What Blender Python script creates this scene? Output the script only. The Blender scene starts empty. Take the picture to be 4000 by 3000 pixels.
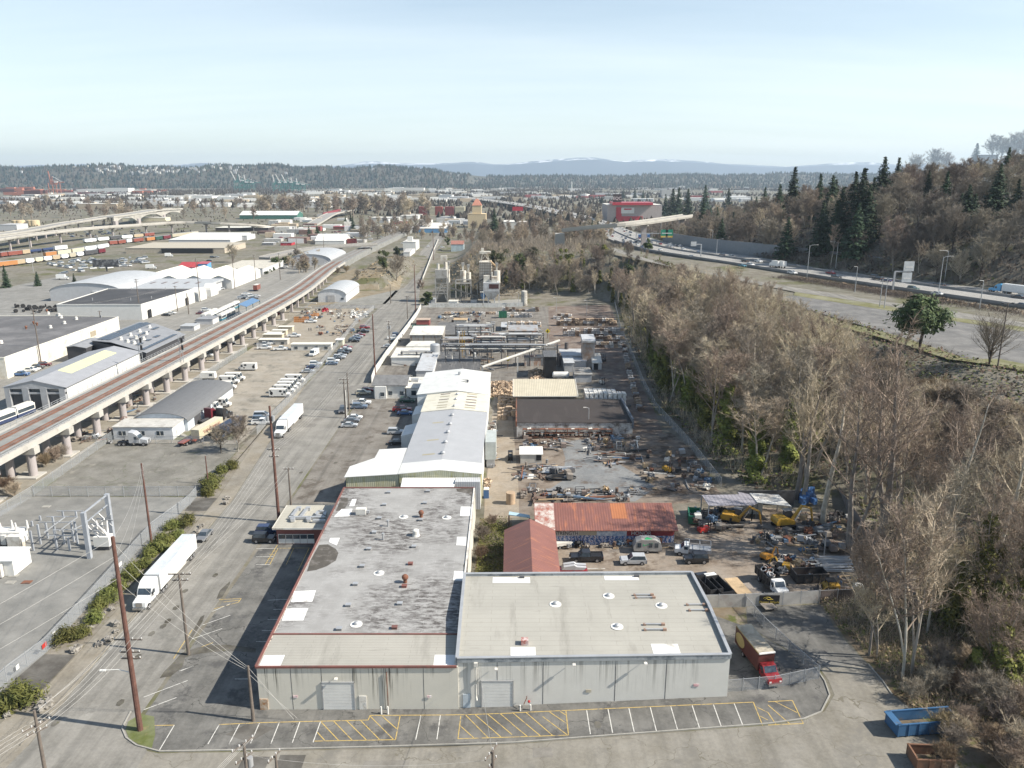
import bpy,bmesh,math,random
from math import sin,cos,pi,radians as R,atan2,hypot
from mathutils import Vector,Matrix
rnd=random.Random(11)
C=bpy.context.scene.collection
H,FL=70.0,3043.0
TH=math.atan((1500-690)/FL)
ROW=dict(A=500,B=1200,C=1900,D=2400)
ZM=dict(E=(1600,950,2.458),J1=(1500,1250,4.424),J2=(1950,1250,4.424),J3=(1680,980,6.9125),J4=(2700,1900,1.8143),V=(600,700,2.765),W=(3400,1000,3.687),Y=(1900,1650,3.687),X=(2500,2100,3.687),Q=(2800,2350,4.1475),F=(0,0,1),L=(0,600,1.8433),M=(1500,650,1.8433))
def K(k,x,y):
 if k in ZM:a=ZM[k];return a[0]+x/a[2],a[1]+y/a[2]
 return int(k[1])*1000+x/2.212,ROW[k[0]]+y/2.212
def ray(x,y):
 a,b=(x-2000)/FL,-(y-1500)/FL
 return a,cos(TH)+b*sin(TH),-sin(TH)+b*cos(TH)
def U(x,y,z=0.0):
 d=ray(x,y);t=(z-H)/d[2]
 return Vector((d[0]*t,d[1]*t,z))
def lerp(p,t):
 if t<=p[0][0]:return p[0][1]
 for(a,u),(b,v)in zip(p,p[1:]):
  if t<=b:return u+(v-u)*(t-a)/(b-a)
 return p[-1][1]
def sm(t):t=max(0.0,min(1.0,t));return t*t*(3-2*t)
TOE=[(0,68),(60,66),(100,68),(119,69),(133,70),(160,73),(163,54),(178,51),(190,50),(226,47),(259,48),(290,50),(350,53),(430,60),(452,52),(475,20),(500,-20),(540,-38)]
EDGE=[(0,150),(130,132),(186,124),(197,117),(229,112),(260,106),(300,100),(380,88),(430,82),(470,76),(500,52),(545,14)]
WALL=[(0,330),(240,236),(300,206),(331,195),(365,172),(400,156),(436,145),(500,140),(600,131),(700,130),(800,132),(1000,138),(1150,140),(1300,132),(1500,118)]
RID=[(0,92),(350,84),(450,76),(550,60),(650,42),(800,28),(1000,12),(1300,0)]
PLAT=[(0,24),(430,24),(470,22.6),(530,20.3),(600,18),(690,15.5),(800,12.5),(1000,9),(1200,6),(1600,0)]
def T(x,y):
 if y>2500 or x<-420 or x>1500:return 0.0
 z=min(1.848,max(0.0,(x+7)*.033))if y<460 else 0.0
 hp=lerp(PLAT,y)
 if y<545:
  a,b=lerp(TOE,y),lerp(EDGE,y)
  z+=(hp-z)*sm((x-a)/(b-a))
 if y>440:
  z=max(z,hp*sm((y-455)/75)*sm((x+54)/34))
  z=max(z,8.2*sm((y-497)/14)*sm((-76-x)/8)*sm((x+112)/12)*sm((720-y)/120))
  if y>600:z=max(z,0)
 w=lerp(WALL,y)
 if x>w+2:
  r=lerp(RID,y)
  z=max(z,hp+max(0,r-hp)*(1-math.exp(-max(0,(x-w-4))*.75/max(8,r-hp+8))))
 return z
def G(x,y,dz=0.0):
 d=ray(x,y);t=60.0
 while t<6000:
  if H+d[2]*t<T(d[0]*t,d[1]*t)+dz:break
  t*=1.02
 lo,hi=t/1.02,t
 for _ in range(18):
  m=(lo+hi)/2
  if H+d[2]*m<T(d[0]*m,d[1]*m)+dz:hi=m
  else:lo=m
 return Vector((d[0]*hi,d[1]*hi,H+d[2]*hi-dz))
def TOP(p,k,fy):
 d=ray(0,K(k,0,fy)[1]);return H+p.y*d[2]/d[1]
def GK(k,x,y,dz=0.0):return G(*K(k,x,y),dz)
def UK(k,x,y,z=0.0):return U(*K(k,x,y),z)
MATS={}
def nt_new(name):
 m=bpy.data.materials.new(name);m.use_nodes=True
 nt=m.node_tree;b=nt.nodes['Principled BSDF']
 return m,nt,b
def N(nt,t,**kw):
 n=nt.nodes.new(t)
 for k,v in kw.items():
  if k.startswith('i_'):
   n.inputs[k[2:].replace('_',' ')].default_value=v
  else:setattr(n,k,v)
 return n
def mixc(nt,fac,a,b,mode='MIX'):
 n=nt.nodes.new('ShaderNodeMix');n.data_type='RGBA';n.blend_type=mode
 for s,v in((n.inputs[0],fac),(n.inputs[6],a),(n.inputs[7],b)):
  if hasattr(v,'is_linked'):nt.links.new(v,s)
  elif isinstance(v,(int,float)):s.default_value=v
  else:s.default_value=(*v[:3],1)
 return n.outputs[2]
def ramp(nt,src,a,b):
 n=nt.nodes.new('ShaderNodeMapRange');n.inputs[1].default_value=a;n.inputs[2].default_value=b
 nt.links.new(src,n.inputs[0]);return n.outputs[0]
def coord(nt,sc=(1,1,1),kind='Object',off=(0,0,0)):
 tc=nt.nodes.new('ShaderNodeTexCoord');mp=nt.nodes.new('ShaderNodeMapping')
 mp.inputs['Scale'].default_value=sc;mp.inputs['Location'].default_value=off
 nt.links.new(tc.outputs[kind],mp.inputs[0]);return mp.outputs[0]
def geo_pos(nt,sc=(1,1,1)):
 g=nt.nodes.new('ShaderNodeNewGeometry');mp=nt.nodes.new('ShaderNodeMapping')
 mp.inputs['Scale'].default_value=sc
 nt.links.new(g.outputs['Position'],mp.inputs[0]);return mp.outputs[0]
def noise(nt,vec,scale,detail=4,rough=.6):
 n=N(nt,'ShaderNodeTexNoise',i_Scale=scale,i_Detail=detail,i_Roughness=rough)
 nt.links.new(vec,n.inputs['Vector']);return n.outputs[0]
def S(c):return tuple(x*1.0 for x in c)
def mat(name,col,rough=.8,metal=0.0,var=.18,scale=.6,spec=.4,fine=6.0,dirt=None,dirt_amt=.0):
 """painted / plain surface: base colour broken up by two sizes of noise, optional dirt colour in patches"""
 if name in MATS:return MATS[name]
 m,nt,b=nt_new(name)
 v=geo_pos(nt)if dirt is not None and dirt_amt<0 else coord(nt)
 a=noise(nt,v,scale,5);f=noise(nt,v,fine,3)
 lo=tuple(c*(1-var)for c in col);hi=tuple(min(1,c*(1+var))for c in col)
 c1=mixc(nt,ramp(nt,a,.3,.7),lo,hi)
 c1=mixc(nt,ramp(nt,f,.35,.65),c1,mixc(nt,.5,c1,lo))
 if dirt is not None:
  d=noise(nt,v,scale*.55,6,.7)
  da=abs(dirt_amt)
  c1=mixc(nt,ramp(nt,d,.62-da*.3,.72-da*.2),c1,dirt)
 nt.links.new(c1,b.inputs['Base Color'])
 b.inputs['Roughness'].default_value=rough;b.inputs['Metallic'].default_value=metal
 b.inputs['Specular IOR Level'].default_value=spec
 m.diffuse_color=(*col,1);MATS[name]=m;return m
def paint(name,col,rough=.28,metal=0.0):
 if name in MATS:return MATS[name]
 m,nt,b=nt_new(name)
 f=noise(nt,coord(nt),2.5,3)
 c=mixc(nt,ramp(nt,f,.4,.75),col,tuple(x*.8+.02 for x in col))
 nt.links.new(c,b.inputs['Base Color']);b.inputs['Roughness'].default_value=rough
 b.inputs['Metallic'].default_value=metal;b.inputs['Coat Weight'].default_value=.3
 MATS[name]=m;return m
def ribbed(name,col,axis='X',pitch=.3,depth=.35,var=.12,rough=.55,rust=None,rust_amt=.3,metal=0.0):
 """corrugated or standing-seam metal: ribs as bump and a darker colour in the valleys"""
 if name in MATS:return MATS[name]
 m,nt,b=nt_new(name)
 v=coord(nt)
 w=N(nt,'ShaderNodeTexWave',wave_type='BANDS',bands_direction=axis,i_Scale=.314/pitch,i_Distortion=0.0)
 nt.links.new(v,w.inputs[0])
 a=noise(nt,v,.35,5)
 lo=tuple(c*(1-var)for c in col)
 c1=mixc(nt,ramp(nt,a,.3,.7),lo,tuple(min(1,c*(1+var))for c in col))
 c1=mixc(nt,ramp(nt,w.outputs[1],.0,.35),tuple(c*(1-depth)for c in col),c1)
 if rust:
  st=coord(nt,(1.5,.25,.25)if axis=='X' else(.25,1.5,.25))
  d=noise(nt,st,.9,6,.7)
  c1=mixc(nt,ramp(nt,d,.66-rust_amt*.4,.75-rust_amt*.2),c1,rust)
 nt.links.new(c1,b.inputs['Base Color'])
 bp=N(nt,'ShaderNodeBump',i_Strength=.5,i_Distance=.04);nt.links.new(w.outputs[1],bp.inputs['Height'])
 nt.links.new(bp.outputs[0],b.inputs['Normal'])
 b.inputs['Roughness'].default_value=rough;b.inputs['Metallic'].default_value=metal
 MATS[name]=m;return m
def ground_mat(name,col,col2,scale=.05,fine=1.6,spots=None,spot_amt=.5,crack=None,track=0.0,rough=.95,tscale=(1,1,1)):
 """asphalt, gravel and dirt: wide tone drift, grit, optional patches, tyre tracks along Y and crack lines"""
 if name in MATS:return MATS[name]
 m,nt,b=nt_new(name)
 v=geo_pos(nt,tscale)
 c=mixc(nt,ramp(nt,noise(nt,v,scale,5,.65),.32,.68),col,col2)
 g=noise(nt,v,fine,4,.7)
 c=mixc(nt,ramp(nt,g,.3,.75),mixc(nt,.3,c,(0,0,0)),c)
 c=mixc(nt,ramp(nt,noise(nt,v,.22,4,.6),.35,.7),c,mixc(nt,.22,c,(.5,.48,.44)))
 if track:
  t=noise(nt,geo_pos(nt,(.55,.012,.2)),1.0,4,.6)
  c=mixc(nt,ramp(nt,t,.45,.68),c,mixc(nt,track,c,(.02,.02,.02)))
 if spots:
  s=noise(nt,v,scale*3.2,6,.7)
  c=mixc(nt,ramp(nt,s,.66-spot_amt*.3,.74-spot_amt*.25),c,spots)
 if crack:
  vo=N(nt,'ShaderNodeTexVoronoi',feature='DISTANCE_TO_EDGE',i_Scale=.11)
  wv=nt.nodes.new('ShaderNodeVectorMath');wv.operation='MULTIPLY_ADD'
  nz=N(nt,'ShaderNodeTexNoise',i_Scale=.35,i_Detail=4.0);nt.links.new(v,nz.inputs[0])
  nt.links.new(nz.outputs[1],wv.inputs[0]);wv.inputs[1].default_value=(5,5,0);nt.links.new(v,wv.inputs[2])
  nt.links.new(wv.outputs[0],vo.inputs[0])
  lt=N(nt,'ShaderNodeMath',operation='LESS_THAN');lt.inputs[1].default_value=.005
  nt.links.new(vo.outputs[0],lt.inputs[0])
  c=mixc(nt,lt.outputs[0],c,crack)
 nt.links.new(c,b.inputs['Base Color'])
 bp=N(nt,'ShaderNodeBump',i_Strength=.35,i_Distance=.05);nt.links.new(g,bp.inputs['Height'])
 nt.links.new(bp.outputs[0],b.inputs['Normal'])
 b.inputs['Roughness'].default_value=rough;b.inputs['Specular IOR Level'].default_value=.25
 MATS[name]=m;return m
def glass(name='window_glass',col=(.03,.04,.05)):
 if name in MATS:return MATS[name]
 m,nt,b=nt_new(name)
 c=mixc(nt,ramp(nt,noise(nt,coord(nt),1.5,2),.3,.7),col,tuple(x*1.8 for x in col))
 nt.links.new(c,b.inputs['Base Color']);b.inputs['Roughness'].default_value=.08
 b.inputs['Specular IOR Level'].default_value=.8
 MATS[name]=m;return m
def wloc(o):
 v=Vector((0,0,0))
 while o is not None:v+=o.location;o=o.parent
 return v
class MB:
 def __init__(s):s.v,s.f,s.m=[],[],[]
 def add(s,vs,fs,m=0):
  n=len(s.v);s.v+=[tuple(p)for p in vs]
  s.f+=[tuple(i+n for i in f)for f in fs];s.m+=[m]*len(fs);return s
 def box(s,x,y,z,sx,sy,sz,rz=0.0,m=0,tap=1.0):
  c,k=cos(rz),sin(rz);vs=[]
  for zz,q in((z,1.0),(z+sz,tap)):
   for a,b in((-1,-1),(1,-1),(1,1),(-1,1)):
    px,py=a*sx/2*q,b*sy/2*q
    vs.append((x+px*c-py*k,y+px*k+py*c,zz))
  return s.add(vs,[(0,3,2,1),(4,5,6,7),(0,1,5,4),(1,2,6,5),(2,3,7,6),(3,0,4,7)],m)
 def beam(s,a,b,w=.1,h=None,m=0):
  a,b=Vector(a),Vector(b);d=(b-a)
  if d.length<1e-6:return s
  d.normalize();u=d.cross(Vector((0,0,1)))
  if u.length<1e-3:u=Vector((1,0,0))
  u.normalize();n=u.cross(d);h=h or w;vs=[]
  for p in(a,b):
   for i,j in((-1,-1),(1,-1),(1,1),(-1,1)):vs.append(p+u*i*w/2+n*j*h/2)
  return s.add(vs,[(0,1,2,3),(7,6,5,4),(0,4,5,1),(1,5,6,2),(2,6,7,3),(3,7,4,0)],m)
 def tube(s,pts,r,n=6,m=0,cap=True):
  pts=[Vector(p)for p in pts];rs=r if isinstance(r,(list,tuple))else[r]*len(pts)
  vs,fs=[],[]
  for i,p in enumerate(pts):
   d=(pts[min(i+1,len(pts)-1)]-pts[max(i-1,0)]).normalized()
   u=d.cross(Vector((0,0,1)))
   if u.length<1e-2:u=d.cross(Vector((1,0,0)))
   u.normalize();w=d.cross(u)
   for k in range(n):
    a=2*pi*k/n;vs.append(p+u*cos(a)*rs[i]+w*sin(a)*rs[i])
  for i in range(len(pts)-1):
   for k in range(n):
    fs.append((i*n+k,i*n+(k+1)%n,(i+1)*n+(k+1)%n,(i+1)*n+k))
  if cap:fs+=[tuple(range(n))[::-1],tuple(range((len(pts)-1)*n,len(pts)*n))]
  return s.add(vs,fs,m)
 def cyl(s,x,y,z,r,h,n=14,m=0,r2=None):
  return s.tube([(x,y,z),(x,y,z+h)],[r,r if r2 is None else r2],n,m)
 def prism(s,poly,z0,z1,m=0,mt=None,ms=None):
  n=len(poly);a=sum(p[0]*q[1]-q[0]*p[1]for p,q in zip(poly,poly[1:]+poly[:1]))
  if a<0:poly=poly[::-1]
  f0=z0 if callable(z0)else(lambda x,y:z0);f1=z1 if callable(z1)else(lambda x,y:z1)
  vs=[(p[0],p[1],f0(p[0],p[1]))for p in poly]+[(p[0],p[1],f1(p[0],p[1]))for p in poly]
  s.add(vs,[(i,(i+1)%n,n+(i+1)%n,n+i)for i in range(n)],m if ms is None else ms)
  s.add(vs[n:],[tuple(range(n))],m if mt is None else mt)
  return s.add(vs[:n],[tuple(range(n))[::-1]],m)
 def ext(s,prof,y0,y1,m=0,axis='Y',caps=True,o=(0,0)):
  """extrude a closed (u,z) profile along Y (or X)"""
  n=len(prof);P=lambda u,z,t:(u+o[0],t,z)if axis=='Y' else(t,u+o[1],z)
  vs=[P(u,z,y0)for u,z in prof]+[P(u,z,y1)for u,z in prof]
  fs=[(i,(i+1)%n,n+(i+1)%n,n+i)for i in range(n)]
  if caps:fs+=[tuple(range(n))[::-1],tuple(range(n,2*n))]
  return s.add(vs,fs,m)
 def ball(s,x,y,z,r,rz=None,n=8,k=5,m=0):
  rz=rz or r;vs,fs=[(x,y,z-rz)],[]
  for j in range(1,k):
   a=-pi/2+pi*j/k
   for i in range(n):vs.append((x+r*cos(a)*cos(2*pi*i/n),y+r*cos(a)*sin(2*pi*i/n),z+rz*sin(a)))
  vs.append((x,y,z+rz));L=len(vs)-1
  for i in range(n):
   fs.append((0,1+(i+1)%n,1+i));fs.append((L,L-n+i,L-n+(i+1)%n))
   for j in range(k-2):
    a=1+j*n;fs.append((a+i,a+(i+1)%n,a+n+(i+1)%n,a+n+i))
  return s.add(vs,fs,m)
 def obj(s,name,mats,parent=None,local=False,smooth=False,fix=True):
  me=bpy.data.meshes.new(name)
  if not isinstance(mats,(list,tuple)):mats=[mats]
  o=bpy.data.objects.new(name,me);C.objects.link(o)
  off=Vector((0,0,0))
  if parent is not None:
   o.parent=parent
   if not local:off=wloc(parent)
  elif not local and s.v:
   xs,ys,zs=zip(*s.v)
   off=Vector(((min(xs)+max(xs))/2,(min(ys)+max(ys))/2,min(zs)));o.location=off
  me.from_pydata([(p[0]-off.x,p[1]-off.y,p[2]-off.z)for p in s.v],[],s.f)
  for q in mats:me.materials.append(q)
  if len(mats)>1:me.polygons.foreach_set('material_index',s.m)
  if fix and len(s.f)<20000:
   bm=bmesh.new();bm.from_mesh(me);bmesh.ops.recalc_face_normals(bm,faces=bm.faces);bm.to_mesh(me);bm.free()
  if smooth:me.polygons.foreach_set('use_smooth',[True]*len(me.polygons))
  me.update();return o
MB.L=lambda s,n,m,p:s.obj(n,m,p,True)
def tag(o,label,cat,group=None):
 o['label']=label;o['category']=cat
 if group:o['group']=group
 return o
def thing(name,label,cat,loc=(0,0,0),rz=0.0,group=None):
 o=bpy.data.objects.new(name,None);C.objects.link(o);o.empty_display_size=.3
 o.location=loc;o.rotation_euler=(0,0,rz);return tag(o,label,cat,group)
def dup(r,loc,rz=0.0,label=None,scale=None,mats=None):
 """copy a thing with its parts and sub-parts (shared meshes); mats maps material -> material through object slots"""
 def cp(o,par):
  c=o.copy();C.objects.link(c);c.parent=par
  if mats and o.type=='MESH':
   for i,sl in enumerate(o.material_slots):
    if sl.material in mats:
     c.material_slots[i].link='OBJECT';c.material_slots[i].material=mats[sl.material]
  for ch in o.children:cp(ch,c)
  return c
 n=cp(r,None);n.location=loc;n.rotation_euler=(0,0,rz)
 if scale:n.scale=scale if isinstance(scale,tuple)else(scale,)*3
 if label:n['label']=label
 return n
def hide_proto(r):
 for ch in list(r.children):hide_proto(ch)
 bpy.data.objects.remove(r)
def struct(o,kind='structure'):o['kind']=kind;return o
def sheet(name,poly,m,off=.01,sub=None):
 """a ground sheet that follows the terrain, off metres above it"""
 bm=bmesh.new();vs=[bm.verts.new((p[0],p[1],0))for p in poly];bm.faces.new(vs)
 for x in(-7,49):bmesh.ops.bisect_plane(bm,geom=bm.verts[:]+bm.edges[:]+bm.faces[:],plane_co=(x,0,0),plane_no=(1,0,0))
 if sub:
  xs=[p[0]for p in poly];ys=[p[1]for p in poly]
  q=min(xs)+sub
  while q<max(xs):bmesh.ops.bisect_plane(bm,geom=bm.verts[:]+bm.edges[:]+bm.faces[:],plane_co=(q,0,0),plane_no=(1,0,0));q+=sub
  q=min(ys)+sub
  while q<max(ys):bmesh.ops.bisect_plane(bm,geom=bm.verts[:]+bm.edges[:]+bm.faces[:],plane_co=(0,q,0),plane_no=(0,1,0));q+=sub
 for v in bm.verts:v.co.z=T(v.co.x,v.co.y)+off
 bmesh.ops.recalc_face_normals(bm,faces=bm.faces)
 for f in bm.faces:
  if f.normal.z<0:f.normal_flip()
 me=bpy.data.meshes.new(name);bm.to_mesh(me);bm.free();me.materials.append(m)
 o=bpy.data.objects.new(name,me);C.objects.link(o);return struct(o)
def text(s,size,m,parent,loc,rot,ex=.02,name='lettering',wide=1.0):
 cu=bpy.data.curves.new(name,'FONT');cu.body=s;cu.size=size;cu.extrude=ex;cu.align_x='CENTER';cu.align_y='CENTER'
 t=bpy.data.objects.new(name,cu);me=bpy.data.meshes.new_from_object(t);bpy.data.objects.remove(t)
 me.materials.clear();me.materials.append(m)
 o=bpy.data.objects.new(name,me);C.objects.link(o);o.parent=parent
 o.location=Vector(loc)-(wloc(parent)if parent else Vector((0,0,0)));o.rotation_euler=rot;o.scale=(wide,1,1);return o
# ================================================================ camera, sky, sun, air
HAZE=6e-5
sc=bpy.context.scene
cam=bpy.data.cameras.new('camera');co=bpy.data.objects.new('camera',cam);C.objects.link(co)
co.location=(0,0,H);co.rotation_euler=(pi/2-TH,0,0)
cam.sensor_width=36;cam.lens=36*FL/4000;cam.clip_start=.5;cam.clip_end=60000
sc.camera=co
SUN_EL,SUN_AZ=R(40.3),R(-10.5)
w=bpy.data.worlds.new('World');sc.world=w;w.use_nodes=True
nt=w.node_tree;bg=nt.nodes['Background']
sky=N(nt,'ShaderNodeTexSky',sky_type='NISHITA',sun_disc=False,sun_elevation=SUN_EL,sun_rotation=R(90)-SUN_AZ,air_density=1.0,dust_density=.7,ozone_density=1.0,altitude=60)
tc=nt.nodes.new('ShaderNodeTexCoord')
sp=nt.nodes.new('ShaderNodeSeparateXYZ');nt.links.new(tc.outputs['Generated'],sp.inputs[0])
dv=N(nt,'ShaderNodeMath',operation='ADD');nt.links.new(sp.outputs[2],dv.inputs[0]);dv.inputs[1].default_value=.12
pj=nt.nodes.new('ShaderNodeVectorMath');pj.operation='DIVIDE'
nt.links.new(tc.outputs['Generated'],pj.inputs[0]);nt.links.new(dv.outputs[0],pj.inputs[1])
mp=nt.nodes.new('ShaderNodeMapping');mp.inputs['Rotation'].default_value=(0,0,.25);mp.inputs['Scale'].default_value=(.35,1.5,1)
nt.links.new(pj.outputs[0],mp.inputs[0])
n1=noise(nt,mp.outputs[0],1.1,7,.55)
cl=ramp(nt,n1,.36,.78)
el=ramp(nt,sp.outputs[2],.40,.02)
cm=N(nt,'ShaderNodeMath',operation='MULTIPLY');nt.links.new(cl,cm.inputs[0]);cm.inputs[1].default_value=.18
ca=N(nt,'ShaderNodeMath',operation='MULTIPLY_ADD',use_clamp=True);nt.links.new(el,ca.inputs[0]);ca.inputs[1].default_value=.44;nt.links.new(cm.outputs[0],ca.inputs[2])
skc=mixc(nt,ca.outputs[0],mixc(nt,1.0,sky.outputs[0],(.93,1.0,1.01),'MULTIPLY'),(9.1,9.6,9.6))
nt.links.new(skc,bg.inputs[0]);bg.inputs[1].default_value=.072
sl=bpy.data.lights.new('sun','SUN');sl.energy=4.2;sl.angle=R(.53);sl.color=(1.0,.935,.83)
so=bpy.data.objects.new('sun',sl);C.objects.link(so)
sd=Vector((cos(SUN_AZ)*cos(SUN_EL),sin(SUN_AZ)*cos(SUN_EL),sin(SUN_EL)))
so.rotation_euler=(-sd).to_track_quat('-Z','Y').to_euler();so.location=(200,-40,300)
sc.view_settings.view_transform='Standard';sc.view_settings.look='None';sc.view_settings.gamma=1
sc.view_settings.exposure=1.04
sc.render.engine='CYCLES'
sc.cycles.max_bounces=5;sc.cycles.diffuse_bounces=2;sc.cycles.glossy_bounces=2;sc.cycles.volume_bounces=0;sc.cycles.transparent_max_bounces=4
hb=MB().box(0,7700,-4,33000,17000,470).obj('haze',[],local=True);struct(hb,'stuff')
hm=bpy.data.materials.new('haze_air');hm.use_nodes=True;ht=hm.node_tree
ht.nodes.remove(ht.nodes['Principled BSDF'])
pv=N(ht,'ShaderNodeVolumePrincipled',i_Density=HAZE,i_Anisotropy=.2);pv.inputs['Color'].default_value=(.68,.84,1.0,1)
ht.links.new(pv.outputs[0],ht.nodes['Material Output'].inputs['Volume']);hb.data.materials.append(hm)
# ================================================================ ground
def axis(lo,hi,a,b,step):
 xs=[];q=a
 while q<=b:xs.append(q);q+=step
 d=step*1.6;q=b
 while q<hi:q+=d;d*=1.45;xs.append(min(q,hi))
 d=step*1.6;q=a;l=[]
 while q>lo:q-=d;d*=1.45;l.append(max(q,lo))
 return l[::-1]+xs
gx,gy=axis(-16000,16000,-182,518,7),axis(-500,15900,50,1300,8)
gv=[(x,y,T(x,y))for y in gy for x in gx];nx=len(gx)
gf=[(j*nx+i,j*nx+i+1,(j+1)*nx+i+1,(j+1)*nx+i)for j in range(len(gy)-1)for i in range(nx-1)]
gm=ground_mat('earth',(.19,.165,.13),(.115,.11,.075),.012,1.2,spots=(.10,.10,.045),spot_amt=.5)
g=MB().add(gv,gf).obj('ground',gm,local=True,fix=False);g.data.polygons.foreach_set('use_smooth',[True]*len(g.data.polygons));struct(g)
asph=ground_mat('old_asphalt',(.155,.15,.138),(.115,.113,.106),.07,2.2,crack=(.075,.073,.068),spots=(.085,.083,.08),spot_amt=.45,track=.25)
street=ground_mat('street_paving',(.245,.232,.205),(.205,.196,.176),.05,2.0,spots=(.15,.145,.13),spot_amt=.25,track=.35)
xstreet=ground_mat('cross_street_paving',(.245,.225,.185),(.215,.2,.17),.05,2.0,spots=(.17,.16,.14),spot_amt=.35,crack=(.15,.138,.11),track=.2)
gravel=ground_mat('grey_gravel',(.215,.213,.2),(.165,.163,.152),.06,5.0)
paledirt=ground_mat('pale_dirt',(.34,.30,.24),(.25,.225,.185),.05,1.6,spots=(.16,.15,.125),spot_amt=.45)
brown=ground_mat('brown_dirt',(.24,.19,.145),(.16,.125,.095),.06,1.3,spots=(.085,.065,.05),spot_amt=.5)
redbrown=ground_mat('bark_dirt',(.19,.135,.105),(.12,.088,.07),.07,1.4,spots=(.26,.22,.17),spot_amt=.35)
slab=ground_mat('wet_slab',(.215,.225,.23),(.15,.155,.158),.06,1.6,spots=(.12,.10,.085),spot_amt=.45)
greyyard=ground_mat('yard_paving',(.20,.18,.155),(.155,.14,.12),.05,1.6,spots=(.10,.085,.07),spot_amt=.4,track=.3)
leaf=ground_mat('leaf_litter',(.19,.135,.08),(.11,.085,.05),.09,1.6,spots=(.09,.10,.03),spot_amt=.5)
grass=ground_mat('mown_grass',(.14,.16,.05),(.10,.12,.035),.08,1.5,spots=(.2,.18,.09),spot_amt=.3)
yellowgrass=ground_mat('mossy_verge',(.19,.18,.075),(.14,.14,.06),.08,1.5)
concrete=ground_mat('pale_concrete',(.36,.345,.31),(.29,.28,.25),.08,2.0)
darkpatch=ground_mat('dark_patch',(.085,.078,.068),(.07,.064,.056),.3,3.0)
lot=ground_mat('lot_paving',(.17,.165,.16),(.13,.13,.128),.05,2.0,track=.15)
fway=ground_mat('freeway_paving',(.33,.32,.30),(.27,.262,.245),.04,2.0)
def path(n,l,y0=None):return n,l
sheet('street',[(-72,60),(-61.5,84),(-62,104),(-62.5,162),(-66,200),(-71.5,260),(-72.5,330),(-73.6,420),(-74.6,560),(-88,760),(-99,1180),(-90,1180),(-74,760),(-61,520),(-50.5,410),(-50.2,276),(-50,190),(-50,88),(-45.6,82.5),(-45,48),(-72,48)],street,.020)
sheet('cross_street',[(-72,50),(-72,60.5),(-60,62),(-46,66),(-46,83.0),(-44.4,82.6),(-32,82.9),(0,83.9),(33.4,86.1),(38.1,86.9),(41.4,88.5),(44,91.8),(44.4,95),(44.2,98.5),(44.8,101),(51.4,98.3),(51.8,91.5),(53.5,86),(53,70),(52,50)],xstreet,.024)
sheet('car_park',[(-49.4,84.6),(-47,83.6),(-44.4,83.0),(-32.3,83.2),(-17.8,83.7),(0,84.2),(33.4,86.4),(38.1,87.1),(40.9,88.4),(43.3,91.7),(43.8,94.7),(43.7,98),(40,104),(36.6,109),(29.5,115),(29.5,94),(-5,92),(-34,92),(-35.2,160),(-49.2,160)],asph,.028)
sheet('car_park',[(-49.4,160.0),(-36.2,160),(-29,178),(-27.9,262),(-49.8,262)],greyyard,.028)
sheet('sidewalk',[(-69.5,60),(-67.5,91),(-66.1,95),(-65.9,104),(-66.2,162),(-70,200),(-72.6,236),(-71.6,260),(-66.1,200),(-62.6,162),(-62.1,104),(-61.6,84),(-64,60)],ground_mat('worn_walk',(.27,.235,.18),(.22,.2,.165),.1,1.6),.034)
sheet('verge',[(-71.6,94),(-70.6,104),(-71.3,160),(-72.4,200),(-72.2,236),(-72.5,236),(-70,200),(-66.3,162),(-66.0,104),(-66.2,97)],ground_mat('stony_verge',(.24,.21,.165),(.17,.15,.12),.2,1.0,spots=(.13,.12,.06),spot_amt=.4),.030)
for q in([(-72.2,91.4),(-70.9,103.6),(-66.1,103.4),(-66.3,95.2),(-67.8,91.2)],[(-71.0,156),(-71.3,163),(-66.4,163),(-66.2,156)]):
 sheet('driveway',q,darkpatch,.042)
sheet('substation_yard',[(-130,88),(-72.4,90),(-70.9,104),(-71.4,118),(-71.3,163.5),(-108.5,163.7),(-113,150),(-130,140)],gravel,.018)
sheet('empty_lot',[(-108.5,164.2),(-71.4,164.2),(-72.5,192),(-74,199),(-88,200),(-109.5,200)],ground_mat('cracked_lot',(.19,.18,.155),(.145,.138,.12),.06,1.8,crack=(.12,.125,.09),spots=(.235,.22,.19),spot_amt=.3),.018)
sheet('van_yard',[(-109.5,200.5),(-88,200.4),(-74,199.5),(-72.3,236),(-74.2,316),(-110,316)],paledirt,.018)
sheet('trailer_yard',[(-110,316.4),(-74.4,316.4),(-76.5,376),(-75.5,424),(-110,424)],ground_mat('tan_yard',(.33,.285,.22),(.27,.235,.185),.05,1.6),.018)
sheet('grass',[(-96,203),(-77,203),(-76,213),(-90,214)],ground_mat('thin_grass',(.17,.165,.09),(.12,.12,.06),.15,1.5),.026)
sheet('side_road',[(-116,424.5),(-50,424.5),(-50.4,440),(-116,437)],street,.030)
sheet('quonset_yard',[(-116,437.2),(-72,440),(-72,494),(-116,490)],ground_mat('grey_lot',(.24,.235,.21),(.19,.186,.168),.05,1.8),.020,8)
sheet('plant_yard',[(-50,428),(0,428),(8,455),(-48,455)],ground_mat('cement_yard',(.33,.325,.30),(.24,.235,.215),.06,1.8),.020)
sheet('recycling_yard',[(-49.6,262),(-28,262),(-6,250),(-6,226),(1,226),(1,252),(33,252),(44,262),(46,290),(50,350),(54,425),(-49.6,427)],greyyard,.016)
sheet('bark_yard',[(33.4,203),(41.5,203),(43,226),(44,262),(46,290),(49,350),(54,425),(20,425),(16,330),(30,290),(32,252)],redbrown,.022)
sheet('scrap_yard',[(-6.2,158),(0,152),(46.5,158),(46.5,190),(44,204),(33,204),(33,226),(1,226),(-6,226)],brown,.016)
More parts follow.
